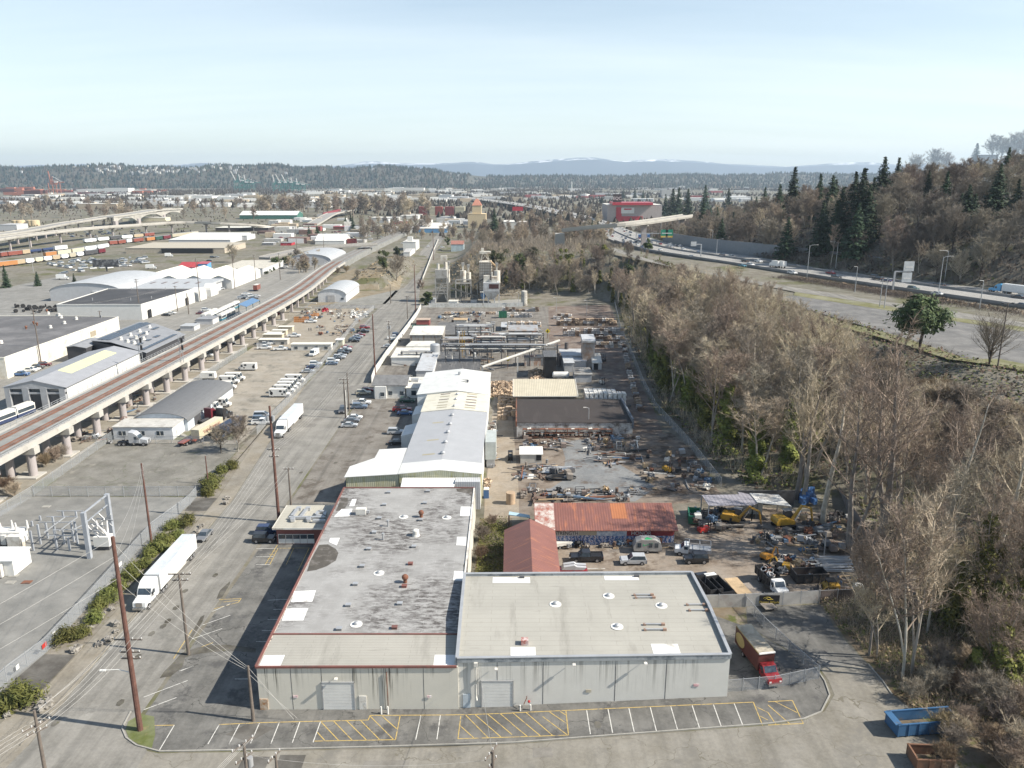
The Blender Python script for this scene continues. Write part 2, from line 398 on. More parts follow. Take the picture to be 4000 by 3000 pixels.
sheet('alley',[(-6,152),(1.5,152),(1.5,168),(0,226),(-6,226)],ground_mat('beige_alley',(.33,.27,.2),(.27,.225,.17),.08,1.4),.022)
sheet('concrete_pad',[(13,200),(20,201),(23,190),(29,176),(33,166),(27,158.5),(14,160),(6,163),(12,172),(13.6,187)],slab,.024)
sheet('equipment_yard',[(8.4,119),(29.7,115.2),(60,116),(66,122),(66,150),(46,156),(30,146),(8,137)],ground_mat('tan_dirt',(.30,.245,.19),(.225,.18,.14),.07,1.4,spots=(.13,.1,.075),spot_amt=.45),.018)
sheet('gate_yard',[(37.2,109),(43.7,98.2),(51.5,98.2),(50.4,106),(50.8,114.6),(38.6,114.4)],asph,.030)
sheet('side_strip',[(29.6,93.6),(36.4,94),(37.2,109),(38.4,114.4),(29.6,114.6)],leaf,.022)
sheet('leaf_strip',[(51.6,98.3),(52,91.5),(53.7,86),(53.2,70),(52.2,50),(80,50),(80,114),(62,115),(51.2,114.5),(50.9,106)],leaf,.02,5)
sheet('weedy_gap',[(-6.8,92),(-6.8,152),(0,152),(0.2,119),(-7,115)],leaf,.014)
def zplane(name,pts,z,m):
 return struct(MB().add([(p[0],p[1],z)for p in pts],[tuple(range(len(pts)))]).obj(name,m,local=True))
zplane('park_and_ride',[(114,229),(116,218),(118,197),(126,197),(130,170),(210,140),(230,150),(156,234),(145,251),(129,279),(112,309),(100,300)],24.30,lot)
zplane('verge_grass',[(112,309),(129,279),(145,251),(156,234),(230,150),(236,156),(161,241),(149,258),(134,289),(116,318)],24.34,yellowgrass)
zplane('verge_grass',[(104,262),(114,229.4),(116,218),(118,197),(124,196),(121,190),(113,197),(109,222),(98,262)],24.33,yellowgrass)
zplane('verge_grass',[(117,196.8),(126.4,197),(135,180),(128,178)],24.36,yellowgrass)
zplane('frontage_road',[(116,318),(134,289),(149,258),(161,241),(236,156),(243,160),(166,249),(155,269),(138,298),(112,348),(92,400),(78,450),(68,520),(62,520),(72,450),(86,400)],24.38,street)
FW=[(252,150,24.5),(213,220,24.5),(174,298,24.5),(159,330,24.5),(140,372,24.5),(121,418,24.4),(105,470,23.5),(94,530,21.5),(88,600,19.5),(86,690,17),(88,800,14.5),(91,900,12.5),(93,1000,11),(92,1150,9.5),(82,1300,8.5),(60,1500,8),(20,1750,8),(-60,2100,8),(-200,2600,8)]
def offs(pl,d):
 out=[]
 for i,p in enumerate(pl):
  a,b=pl[max(0,i-1)],pl[min(len(pl)-1,i+1)]
  tx,ty=b[0]-a[0],b[1]-a[1];L=hypot(tx,ty)
  out.append((p[0]+ty/L*d,p[1]-tx/L*d,p[2]))
 return out
def smooth_line(pl,n=4):
 out=[]
 for i in range(len(pl)-1):
  p0,p1,p2,p3=(Vector(pl[max(0,min(len(pl)-1,i+k))])for k in(-1,0,1,2))
  for j in range(n):
   t=j/n
   out.append(tuple(.5*((2*p1)+(p2-p0)*t+(2*p0-5*p1+4*p2-p3)*t*t+(3*p1-p0-3*p2+p3)*t**3)))
 return out+[tuple(pl[-1])]
FWS=smooth_line(FW)
def ribbon(name,pl,d0,d1,dz,m,th=0.0):
 a,b=offs(pl,d0),offs(pl,d1);mb=MB();n=len(a)
 vs=[(p[0],p[1],p[2]+dz)for p in a]+[(p[0],p[1],p[2]+dz)for p in b]
 fs=[(i,i+1,n+i+1,n+i)for i in range(n-1)]
 mb.add(vs,fs)
 if th:
  lo=[(p[0],p[1],p[2]-th)for p in vs]
  mb.add(lo,[f[::-1]for f in fs])
  mb.add(vs+lo,[(i+1,i,2*n+i,2*n+i+1)for i in range(n-1)]+[(n+i,n+i+1,3*n+i+1,3*n+i)for i in range(n-1)]+[(0,n,3*n,2*n),(n-1,3*n-1,4*n-1,2*n-1)])
 return mb.obj(name,m,local=True,fix=True)
struct(ribbon('freeway',FWS,0,39,.1,fway,1.2))
lw_=mat('lane_paint',(.7,.7,.68),.7)
for d in(1.2,5,8.7,12.4,16.1,18.6,21,24,27.6,31.2,34.8,37.6):struct(ribbon('lane_line',FWS,d-.1,d+.12,.13,lw_))
# ================================================================ foreground buildings
def streaked(name,col,zlo,zhi,joint=None,amt=.5):
 """cast concrete wall with dark run-off streaks hanging from the top edge"""
 m,nt,b=nt_new(name)
 v=coord(nt)
 base=mixc(nt,ramp(nt,noise(nt,v,.45,6,.65),.3,.7),tuple(c*.86 for c in col),col)
 base=mixc(nt,ramp(nt,noise(nt,v,7,3),.3,.7),tuple(c*.9 for c in col),base)
 st=noise(nt,coord(nt,(1.5,1.5,.035)),1.3,6,.75)
 st2=noise(nt,coord(nt,(.25,.25,.05)),1.0,3,.6)
 sp=nt.nodes.new('ShaderNodeSeparateXYZ');nt.links.new(v,sp.inputs[0])
 zz=ramp(nt,sp.outputs[2],zlo,zhi)
 a=N(nt,'ShaderNodeMath',operation='MULTIPLY');nt.links.new(ramp(nt,st,.50,.60),a.inputs[0]);nt.links.new(zz,a.inputs[1])
 a2=N(nt,'ShaderNodeMath',operation='MULTIPLY');nt.links.new(a.outputs[0],a2.inputs[0]);nt.links.new(ramp(nt,st2,.38,.55),a2.inputs[1])
 a3=N(nt,'ShaderNodeMath',operation='MULTIPLY',use_clamp=True);nt.links.new(a2.outputs[0],a3.inputs[0]);a3.inputs[1].default_value=amt*1.8
 c=mixc(nt,a3.outputs[0],base,(.07,.065,.05))
 nt.links.new(c,b.inputs['Base Color']);b.inputs['Roughness'].default_value=.9;b.inputs['Specular IOR Level'].default_value=.25
 MATS[name]=m;return m
def old_roof(name):
 m,nt,b=nt_new(name);v=coord(nt)
 base=mixc(nt,ramp(nt,noise(nt,v,.25,6,.6),.3,.7),(.25,.245,.235),(.335,.33,.32))
 reg=ramp(nt,noise(nt,coord(nt,off=(3,4,0)),.085,4,.55),.44,.62)
 dk=ramp(nt,noise(nt,coord(nt,(.6,1.5,1)),1.0,8,.75),.44,.57)
 a=N(nt,'ShaderNodeMath',operation='MULTIPLY');nt.links.new(reg,a.inputs[0]);nt.links.new(dk,a.inputs[1])
 c=mixc(nt,a.outputs[0],base,(.085,.077,.073))
 fl=ramp(nt,noise(nt,coord(nt,(.7,2.2,1)),1.1,7,.75),.57,.66)
 c=mixc(nt,fl,c,mixc(nt,.22,c,(.12,.11,.10)))
 br=N(nt,'ShaderNodeTexBrick',i_Scale=1.0,i_Mortar_Size=.035,i_Brick_Width=3.2,i_Row_Height=1.05);nt.links.new(v,br.inputs[0])
 br.inputs[1].default_value=(0,0,0,1);br.inputs[2].default_value=(0,0,0,1);br.inputs[3].default_value=(1,1,1,1)
 wv=noise(nt,v,.5,4)
 f=N(nt,'ShaderNodeMath',operation='MULTIPLY');nt.links.new(br.outputs[0],f.inputs[0]);nt.links.new(ramp(nt,wv,.4,.7),f.inputs[1])
 c=mixc(nt,f.outputs[0],c,(.37,.365,.35))
 nt.links.new(c,b.inputs['Base Color']);b.inputs['Roughness'].default_value=.9;b.inputs['Specular IOR Level'].default_value=.3
 MATS[name]=m;return m
def membrane(name,col,row=1.0,streak=(.16,.15,.13)):
 m,nt,b=nt_new(name);v=coord(nt)
 base=mixc(nt,ramp(nt,noise(nt,v,.14,5,.6),.3,.7),tuple(c*.86 for c in col),col)
 s=ramp(nt,noise(nt,coord(nt,(.7,.12,1)),.55,5,.65),.54,.74)
 base=mixc(nt,s,base,mixc(nt,.55,base,streak))
 s2=ramp(nt,noise(nt,coord(nt,(.25,1.6,1)),.8,6,.7),.6,.72)
 base=mixc(nt,s2,base,mixc(nt,.4,base,streak))
 br=N(nt,'ShaderNodeTexBrick',i_Scale=1.0,i_Mortar_Size=.022,i_Brick_Width=7.0,i_Row_Height=row);nt.links.new(v,br.inputs[0])
 br.inputs[1].default_value=(0,0,0,1);br.inputs[2].default_value=(0,0,0,1);br.inputs[3].default_value=(1,1,1,1)
 c=mixc(nt,br.outputs[0],base,mixc(nt,.4,base,(.08,.07,.06)))
 nt.links.new(c,b.inputs['Base Color']);b.inputs['Roughness'].default_value=.85;b.inputs['Specular IOR Level'].default_value=.3
 MATS[name]=m;return m
white=mat('white_paint',(.66,.65,.615),.6,var=.08)
offwhite=mat('off_white',(.62,.60,.55),.7,var=.12,dirt=(.35,.31,.25),dirt_amt=.25)
redtrim=mat('red_trim',(.20,.085,.07),.6,dirt=(.12,.07,.06),dirt_amt=.4)
black=mat('black_paint',(.018,.018,.02),.5)
darkgrey=mat('dark_grey',(.075,.075,.08),.6)
midgrey=mat('mid_grey',(.22,.22,.22),.6)
steel=mat('galvanised',(.42,.43,.44),.45,.35,var=.12)
rust=mat('rust',(.20,.085,.05),.85,dirt=(.08,.05,.04),dirt_amt=.5)
wood=mat('weathered_timber',(.16,.11,.085),.9,var=.3,fine=14)
tan=mat('raw_lumber',(.45,.33,.2),.85,var=.25)
tar=mat('tar',(.05,.045,.04),.9,var=.3,dirt=(.10,.085,.07),dirt_amt=.5)
yellow=mat('machine_yellow',(.46,.27,.035),.55,dirt=(.16,.11,.05),dirt_amt=.35,scale=1.2)
redp=paint('red_paint',(.42,.03,.025));bluep=paint('blue_paint',(.03,.14,.38));greenp=paint('green_paint',(.02,.17,.09))
gl=glass()
def roof_patch(mb,k,pts,z,m=0):
 ps=[UK(k,x,y,z)for x,y in pts];mb.add([(p.x,p.y,z)for p in ps],[tuple(range(len(ps)))],m)
def dome_vent(par,p,r=.55,kind='dome'):
 mb=MB()
 if kind=='dome':
  mb.cyl(p.x,p.y,p.z,r*1.45,.05,20,0);mb.cyl(p.x,p.y,p.z+.05,r*.62,.22,14,1);mb.ball(p.x,p.y,p.z+.27,r*.62,r*.35,12,5,1)
  return mb.obj('roof_dome',[white,steel],par)
 if kind=='turbine':
  mb.cyl(p.x,p.y,p.z,.32,.55,12,0);mb.ball(p.x,p.y,p.z+.95,.55,.5,12,6,0)
  return mb.obj('turbine_vent',[rust],par)
 if kind=='pipe':
  mb.cyl(p.x,p.y,p.z,.16,1.0,10,0);mb.cyl(p.x,p.y,p.z+1.0,.26,.28,10,0)
  return mb.obj('vent_pipe',[steel],par)
 if kind=='hood':
  mb.cyl(p.x,p.y,p.z,.75,.5,14,0,.55);mb.cyl(p.x,p.y,p.z+.5,.6,.5,14,0,.6);mb.ball(p.x,p.y,p.z+1.0,.62,.3,14,5,0)
  return mb.obj('exhaust_hood',[offwhite],par)
 mb.box(p.x,p.y,p.z,.75,.6,.32,0,0);mb.box(p.x,p.y,p.z+.32,.85,.7,.08,0,1)
 return mb.obj('roof_box',[redtrim if kind=='redbox' else midgrey,redtrim if kind=='redbox' else steel],par)
def roller_door(par,x0,x1,y,z0,z1,m=None,ny=-1,name='roller_door'):
 mb=MB();n=int((z1-z0)/.45);h=(z1-z0)/n
 for i in range(n):mb.box((x0+x1)/2,y+ny*.03,z0+i*h,x1-x0,.10,h-.05,0,0)
 mb.box((x0+x1)/2,y+ny*.01,z0,x1-x0,.06,z1-z0,0,0)
 o=mb.obj(name,[m or white],par)
 f=MB()
 for x in(x0-.08,x1+.08):f.box(x,y+ny*.06,z0,.14,.16,z1-z0+.1,0,0)
 f.box((x0+x1)/2,y+ny*.06,z1,x1-x0+.3,.16,.12)
 f.obj('door_frame',steel,o);return o
def man_door(par,x,y,z0,m,wd=1.0,h=2.1,ny=-1):
 mb=MB();mb.box(x,y+ny*.04,z0,wd,.10,h)
 o=mb.obj('door',m,par);MB().ball(x+wd*.36,y+ny*.12,z0+1.0,.06).obj('handle',steel,o);return o
LW=thing('concrete_warehouse','long concrete warehouse with a blotchy grey and black flat roof and a white roller door','warehouse',(-21,122,0))
lp=[(-34.2,90.95),(-7.25,91.05),(-7.75,152.8),(-35.3,152.8)]
lwall=streaked('streaked_concrete',(.64,.61,.53),.5,5.6,amt=.6)
MB().prism(lp,-.3,6.62).obj('wall',lwall,LW)
for x in(-29.7,-25.6,-21.4,-17.2,-11.9):MB().box(x,90.95+.0037*(x+34.2),0,.07,.024,6.6).obj('panel_joint',darkgrey,LW)
rz=6.64
r1=MB().add([(-34.1,98.6,rz),(-7.3,98.6,rz),(-7.75,152.7,rz),(-35.2,152.7,rz)],[(0,1,2,3)]).obj('main_roof',old_roof('blotchy_roof'),LW)
r2=MB().box(-20.7,94.85,6.56,26.7,7.3,.10).obj('front_roof',membrane('cream_roof',(.355,.34,.30),.62),LW)
mb=MB()
mb.beam((-34.25,90.9,6.68),(-35.35,152.9,6.68),.32,.30);mb.beam((-34.3,90.88,6.66),(-7.4,90.98,6.66),.26,.28);mb.beam((-34.2,98.55,6.72),(-7.4,98.55,6.72),.2,.22);mb.beam((-35.4,152.85,6.72),(-7.8,152.85,6.72),.25,.25)
mb.obj('roof_edge',redtrim,LW)
mb=MB();mb.beam((-7.62,91.4,6.74),(-7.95,152.6,6.74),.28,.18);mb.obj('gutter',offwhite,LW)
patch=mat('white_roof_patch',(.72,.715,.69),.8,var=.05,dirt=(.4,.38,.34),dirt_amt=.15)
i=0
for pts in([(330,905),(518,898),(487,996),(300,998)],[(262,1056),(452,1052),(408,1158),(222,1160)],[(70,1460),(250,1457),(207,1560),(22,1562)],[(1545,1455),(1740,1455),(1735,1553),(1532,1552)],[(1770,175),(1865,175),(1862,256),(1762,255)],[(1738,436),(1817,436),(1815,512),(1730,508)],[(1712,730),(1800,735),(1795,815),(1703,812)],[(830,112),(870,110),(850,170),(805,172)],[(740,195),(835,193),(808,258),(672,262)],[(640,446),(725,444),(697,510),(630,480)]):
 ps=[UK('C1',x,y,rz+.03)for x,y in pts]
 mb=MB();mb.add([(p.x,p.y,rz+.03+(.006 if pts[0][1]<1400 else 0))for p in ps],[(0,1,2,3)]);mb.obj('roof_patch',patch,r1 if pts[0][1]<1400 else r2)
pond=mat('pond_stain',(.085,.075,.062),.7,var=.25,scale=.9,dirt=(.17,.155,.14),dirt_amt=.35)
for pts in([(440,735),(470,640),(545,505),(620,500),(690,540),(712,575),(690,640),(610,690),(520,722)],[(690,215),(735,105),(790,95),(800,140),(760,200)],[(1730,20),(1890,18),(1885,105),(1830,60),(1740,45)],[(1790,680),(1835,620),(1828,760),(1800,740)]):
 ps=[UK('C1',x,y,rz+.015)for x,y in pts]
 MB().add([(max(-35.1,p.x),min(152.6,p.y),rz+.015)for p in ps],[tuple(range(len(ps)))]).obj('pond_stain',pond,r1)
for x,y,k in((1275,265,'dome'),(1648,270,'dome'),(1062,750,'dome'),(867,1192,'dome'),(1428,265,'turbine'),(1290,830,'turbine'),(1382,425,'hood'),(1142,345,'pipe'),(1100,460,'pipe'),(1147,58,'box'),(1110,165,'box'),(1067,282,'box'),(1022,405,'box'),(975,548,'box'),(918,697,'box'),(860,853,'box'),(798,1035,'box'),(720,1240,'box'),(1487,48,'box'),(1460,150,'box'),(1424,296,'box'),(1365,528,'box'),(1282,870,'redbox'),(1243,1022,'box'),(1335,676,'redbox'),(1198,1228,'redbox')):
 dome_vent(LW,UK('C1',x,y,rz),.62,k)
p=UK('C1',910,240,rz);mb=MB();mb.box(p.x,p.y,rz+.15,1.9,1.2,1.1,0,0);mb.box(p.x+1.2,p.y,rz+.3,.8,.5,.5,0,1);mb.box(p.x,p.y,rz,2.0,1.0,.15,0,1);mb.obj('air_unit',[offwhite,steel],LW)
roller_door(LW,-25.5,-21.4,90.97,.05,4.2)
man_door(LW,-20.2,90.97,.05,offwhite)
d=MB().box(-33.6,90.9,0,1.1,.14,1.7).obj('rusty_door',mat('rusty_door',(.5,.42,.33),.8,dirt=(.3,.14,.05),dirt_amt=.8,scale=1.5),LW)
for x in(-29.3,-11.2):MB().box(x,90.92,1.9,.6,.06,.32).obj('sign_plate',mat('pale_pink_sign',(.6,.35,.36),.6,dirt=(.75,.7,.68),dirt_amt=.6,scale=4),LW)
def wall_lamp(par,x,y,z):
 mb=MB();mb.beam((x,y,z),(x,y-.45,z+.08),.08);mb.box(x,y-.6,z-.08,.42,.5,.2,0,1);mb.obj('wall_lamp',[steel,offwhite],par)
wall_lamp(LW,-23.5,90.9,5.2)
mb=MB();mb.tube([(-16.8,90.85,5.9),(-16.8,90.85,.2)],.06,6);mb.obj('downpipe',rust,LW)
mb=MB();mb.beam((-35.1,130,6.75),(-35.25,150,6.75),.1,.1)
RW=thing('concrete_warehouse','pale concrete warehouse with a cream flat roof inside a metal-capped parapet','warehouse',(11,103,0))
q=[(-7.35,91.3),(29.45,92.1),(29.35,103.6),(29.25,114.7),(-7.68,114.1),(-7.5,102.8)]
top=lambda x,y:7.75+.62*max(0,1-abs(y-103.3)/12)
rwall=streaked('streaked_concrete_pale',(.66,.645,.595),1.5,7.2,amt=.32)
MB().prism(q,-.4,lambda x,y:top(x,y)-.62).obj('wall',rwall,RW)
mb=MB();rf=lambda x,y:(x,y,top(x,y)-.42)
mb.add([rf(-7.3,91.4),rf(29.3,92.2),rf(29.2,103.5),rf(-7.4,102.9),rf(29.1,114.6),rf(-7.6,114.0)],[(0,1,2,3),(3,2,4,5)])
rroof=mb.obj('roof',membrane('beige_roof',(.365,.352,.312),1.05),RW)
mb=MB();cs=q+[q[0]]
for a,b in zip(cs,cs[1:]):
 ax,ay,bx,by=*a,*b
 mb.beam((ax,ay,top(ax,ay)-.30),(bx,by,top(bx,by)-.30),.34,.66,0);mb.beam((ax,ay,top(ax,ay)+.06),(bx,by,top(bx,by)+.06),.46,.10,1)
mb.obj('parapet',[mat('parapet_face',(.33,.35,.36),.6,dirt=(.10,.12,.14),dirt_amt=.4),steel],RW)
for x in(-2.0,4.2,14.0,20.9):MB().box(x,91.3+.0217*(x+7.35),max(0,(x+7)*.033),.08,.03,7.05-max(0,(x+7)*.033)).obj('panel_joint',darkgrey,RW)
for x0,y0,x1,y1,sk in((-3.1,111.6,2.9,113.6,0),(14.9,112.6,20.4,114.1,0),(-.2,92.0,3.2,94.2,0),(19.2,92.5,22.9,94.9,0)):
 MB().add([(x0,y0,top(x0,y0)-.395),(x1,y0,top(x1,y0)-.395),(x1,y1,top(x1,y1)-.395),(x0,y1,top(x0,y1)-.395)],[(0,1,2,3)]).obj('roof_patch',patch,rroof)
for x,y in((375,1028),(835,950),(1290,1042),(908,1213)):
 p=UK('C2',x,y,7.7);p.z=top(p.x,p.y)-.42;dome_vent(RW,p,.62)
p=UK('C2',110,1365,7.4);mb=MB();mb.box(p.x,p.y,7.4,1.0,.9,.85,0,0);mb.obj('red_vent_box',[mat('faded_red',(.33,.12,.10),.8,dirt=(.55,.5,.48),dirt_amt=.6,scale=3)],RW)
for x0,x1,y in((1060,1210,935),(1072,1225,960),(1145,1305,1190),(1150,1320,1232),(1515,1660,1028),(1535,1680,1077)):
 a,b=UK('C2',x0,y,7.9),UK('C2',x1,y,7.9);z=top(a.x,a.y)-.2
 mb=MB();mb.tube([(a.x,a.y,z),(b.x,b.y,z)],.10,8,0);mb.box(a.x,a.y,z-.25,.35,.35,.3,0,1);mb.box(b.x,b.y,z-.25,.5,.35,.35,0,1);mb.obj('roof_pipe',[steel,mat('pipe_block',(.3,.2,.15),.8)],RW)
for x in(1080,85):
 p=UK('C2',x,798,7.3);MB().box(p.x,113.8 if x>500 else 113.4,7.35,.8,.4,.35).obj('scupper',darkgrey,RW)
roller_door(RW,-4.05,.05,91.33,.15,4.15)
man_door(RW,-6.15,91.28,.1,mat('pale_blue_door',(.5,.56,.6),.5),1.0,2.1)
mb=MB();mb.tube([(-4.85,91.1,6.9),(-4.85,91.1,2.0),(-4.75,90.85,1.5)],.12,8);mb.box(-4.85,91.1,6.6,.5,.4,.6);mb.tube([(-4.6,91.1,6.3),(-4.6,91.1,2.2)],.05,6);mb.obj('vent_stack',offwhite,RW)
wall_lamp(RW,-2.1,91.2,6.5);wall_lamp(RW,.3+8,91.4,7.0);wall_lamp(RW,17.9,91.7,7.0)
MB().box(8.9+1.5,91.62,2.2,.75,.06,.42).obj('sign_plate',mat('tan_sign',(.42,.38,.3),.6),RW)
MB().box(25.1,91.95,2.9,.75,.06,.36).obj('sign_plate',MATS['pale_pink_sign'],RW)
mb=MB();mb.tube([(2.0,91.2,1.9),(2.0,90.9,1.9),(1.6,90.6,1.1)],.07,6,0);mb.ball(2.3,90.9,1.3,.2,.2,8,5,1);mb.obj('standpipe',[rust,redp],RW)
OF=thing('office_annex','small maroon office annex with a flat cream roof full of white ducts','office',(-41,145,0))
op=[(-46.2,140.2),(-35.1,140.2),(-35.3,150.2),(-46.4,150.2)]
MB().prism(op,-.1,3.5).obj('wall',mat('maroon_brick',(.20,.075,.065),.8,var=.2,fine=10),OF)
MB().prism([(-46.7,139.5),(-35.2,139.5),(-35.4,150.5),(-46.9,150.5)],3.5,3.78).obj('roof',membrane('office_roof',(.42,.40,.34),1.2),OF)
mb=MB();mb.beam((-46.75,139.46,3.66),(-35.3,139.46,3.66),.1,.34);mb.beam((-46.75,139.5,3.66),(-46.95,150.5,3.66),.1,.34);mb.obj('fascia',offwhite,OF)
for j in range(5):
 x=-45.2+j*1.42
 wn=MB().box(x,140.16,1.2,1.22,.1,.95).obj('window',gl,OF)
 f=MB();f.box(x,140.12,.25,1.3,.08,.9);f.box(x,140.1,1.15,1.36,.1,.08);f.box(x,140.1,2.15,1.36,.1,.08);f.box(x-.66,140.1,.25,.08,.1,1.95);f.obj('frame',white,wn)
mb=MB()
for x0,y0,x1,y1 in((310,260,365,190),(385,268,445,190),(285,272,600,272),(490,300,600,300),(315,300,315,275),(455,300,455,275),(520,250,540,220),(540,220,600,222),(600,222,590,258),(520,258,590,258)):
 a,b=UK('C1',x0,y0,4.1),UK('C1',x1,y1,4.1);mb.beam((a.x,a.y,4.15),(b.x,b.y,4.15),.62,.5)
for x,y in((318,300),(455,300),(372,205),(452,205)):
 a=UK('C1',x,y,3.8);mb.box(a.x,a.y,3.78,.9,.8,.7)
mb.obj('roof_ducts',steel,OF)
LM=thing('metal_warehouse','long low-gabled metal warehouse roofed in white, grey and cream bays','warehouse',(-16,204,0))
wr=ribbed('white_roof_sheet',(.60,.60,.575),'Y',.45,.10);gr=ribbed('grey_roof_sheet',(.37,.375,.385),'Y',.75,.22,var=.06)
cr=ribbed('cream_roof_sheet',(.60,.57,.47),'Y',.6,.12,rust=(.45,.40,.28),rust_amt=.25);sid=ribbed('yellowed_siding',(.60,.58,.42),'X',.42,.35,rust=(.45,.42,.2),rust_amt=.4)
sidw=ribbed('white_siding',(.64,.65,.64),'Y',.4,.22)
def gable_bay(par,x0,x1,y0,y1,ez,rz,rm,wm,ov=.25,nm='bay',rx=None):
 xm=(x0+x1)/2 if rx is None else rx
 wl=MB().ext([(x0,-.1),(x1,-.1),(x1,ez),(xm,rz),(x0,ez)],y0,y1).obj('wall',wm,par)
 mb=MB();k=(rz-ez)/(xm-x0)if xm>x0 else 0;k2=(rz-ez)/(x1-xm)
 a,b=y0-ov,y1+ov
 mb.ext([(x0-ov,ez-k*ov+.04),(xm,rz+.04),(xm,rz+.16),(x0-ov,ez-k*ov+.16)],a,b);mb.ext([(xm,rz+.04),(x1+ov,ez-k2*ov+.04),(x1+ov,ez-k2*ov+.16),(xm,rz+.16)],a,b)
 return wl,mb.obj('roof',rm,par)
gable_bay(LM,-24.7,-6.75,159.6,165.6,7.15,8.05,wr,sid)
gable_bay(LM,-24.9,-6.9,165.95,205.3,7.1,8.0,gr,sidw,.1)
gable_bay(LM,-25.1,-7.0,205.6,222.8,7.2,8.15,cr,sidw,.12)
gable_bay(LM,-28.2,-7.1,223.1,249.6,7.3,8.6,wr,sidw,.2,rx=-16.5)
lt=[(-36.4,159.75),(-36.5,165.8),(-31.7,170.5),(-31.5,176.3),(-25.0,176.3),(-24.85,159.75)]
lz=lambda x,y:6.35+.062*(x+36.4)
MB().prism(lt,0,lz).obj('wall',sid,LM)
MB().prism([(-36.7,159.4),(-36.8,166.0),(-31.95,170.7),(-31.8,176.5),(-25.15,176.5),(-25.0,159.4)],lambda x,y:lz(x,y)+.04,lambda x,y:lz(x,y)+.16).obj('lean_to_roof',wr,LM)
mb=MB();mb.ext([(155.2,5.35),(159.3,6.25),(159.3,6.4),(155.2,5.5)],-23.9,-12.4,axis='X');mb.obj('awning',ribbed('awning_sheet',(.70,.70,.68),'X',.3,.12),LM)
for x in(-23.7,-18,-12.6):MB().box(x,155.3,0,.2,.2,5.3).obj('awning_post',steel,LM)
MB().box(-9.6,158.2,0,5.4,2.6,6.4).obj('side_bay',ribbed('grey_siding',(.50,.51,.52),'X',.4,.3),LM)
for x,y,r in((1625,1266,.55),(1645,1172,.5),(1662,1085,.5),(1676,1016,.5),(1691,938,.5),(1705,862,.45),(1716,802,.45),(1724,760,.45)):
 p=UK('B1',x,y,8.1);p.x=-16.0;mb=MB();mb.cyl(p.x,p.y,8.0,r*.8,.5,12,0);mb.cyl(p.x,p.y,8.5,r*1.15,.3,12,0,r*.5);mb.obj('ridge_vent',steel,LM)
sk=mat('roof_light',(.36,.32,.22),.5);skd=mat('dark_roof_light',(.17,.13,.12),.5)
def slope_quad(par,x0,x1,y0,y1,zf,m,nm='roof_light'):
 MB().add([(x0,y0,zf(x0)),(x1,y0,zf(x1)),(x1,y1,zf(x1)),(x0,y1,zf(x0))],[(0,1,2,3)]).obj(nm,m,par)
zg=lambda x:7.24+.9*(1-abs(x+15.95)/9.0)+.045
for yy,dk in((169.8,0),(180.0,0),(194.0,0)):slope_quad(LM,-20.8,-17.9,yy,yy+.9,lambda x:zg(x)-.02,sk)
zc=lambda x:7.36+.95*(1-abs(x+16.05)/9.05)+.05
for yy,a,b in((207.4,0,0),(209.6,0,1),(212.6,0,1),(215.4,1,1),(218.6,0,1),(221.2,1,0)):
 slope_quad(LM,-21.0,-18.2,yy,yy+.75,zc,skd if a else sk);slope_quad(LM,-13.2,-10.2,yy,yy+.75,zc,skd if b else sk)
mb=MB();p=UK('B1',1797,642,8.4)
for dx,dy,sx,sy in((0,-1.1,2.6,.25),(0,1.1,2.6,.25),(-1.3,0,.25,2.4),(1.3,0,.25,2.4)):mb.box(p.x+dx,p.y+dy,8.0,sx,sy,.7)
mb.obj('roof_hatch',darkgrey,LM)
p=UK('B1',1760,585,8.6);mb=MB();mb.cyl(p.x,p.y,8.3,.5,1.3,12);mb.obj('roof_stack',steel,LM)
mb=MB();mb.prism([(-29.5,196.5),(-25,196.5),(-25,205.4),(-29.5,205.4)],0,lambda x,y:3.4+.25*(x+29.5),0);mb.prism([(-28.6,213),(-25.2,213),(-25.2,222),(-28.6,222)],0,lambda x,y:4+.3*(x+28.6),0)
mb.obj('side_lean_to',ribbed('side_shed_sheet',(.62,.63,.62),'Y',.35,.2),LM)
mb=MB();mb.box(-5.3,186.5,2.2,2.6,9.5,4.6,0,0);mb.box(-5.3,183,0,2.0,2.0,2.2,0,1);mb.box(-5.3,190,0,2.0,2.0,2.2,0,1);mb.obj('dust_unit',[mat('grey_green',(.42,.45,.43),.5),steel],LM)
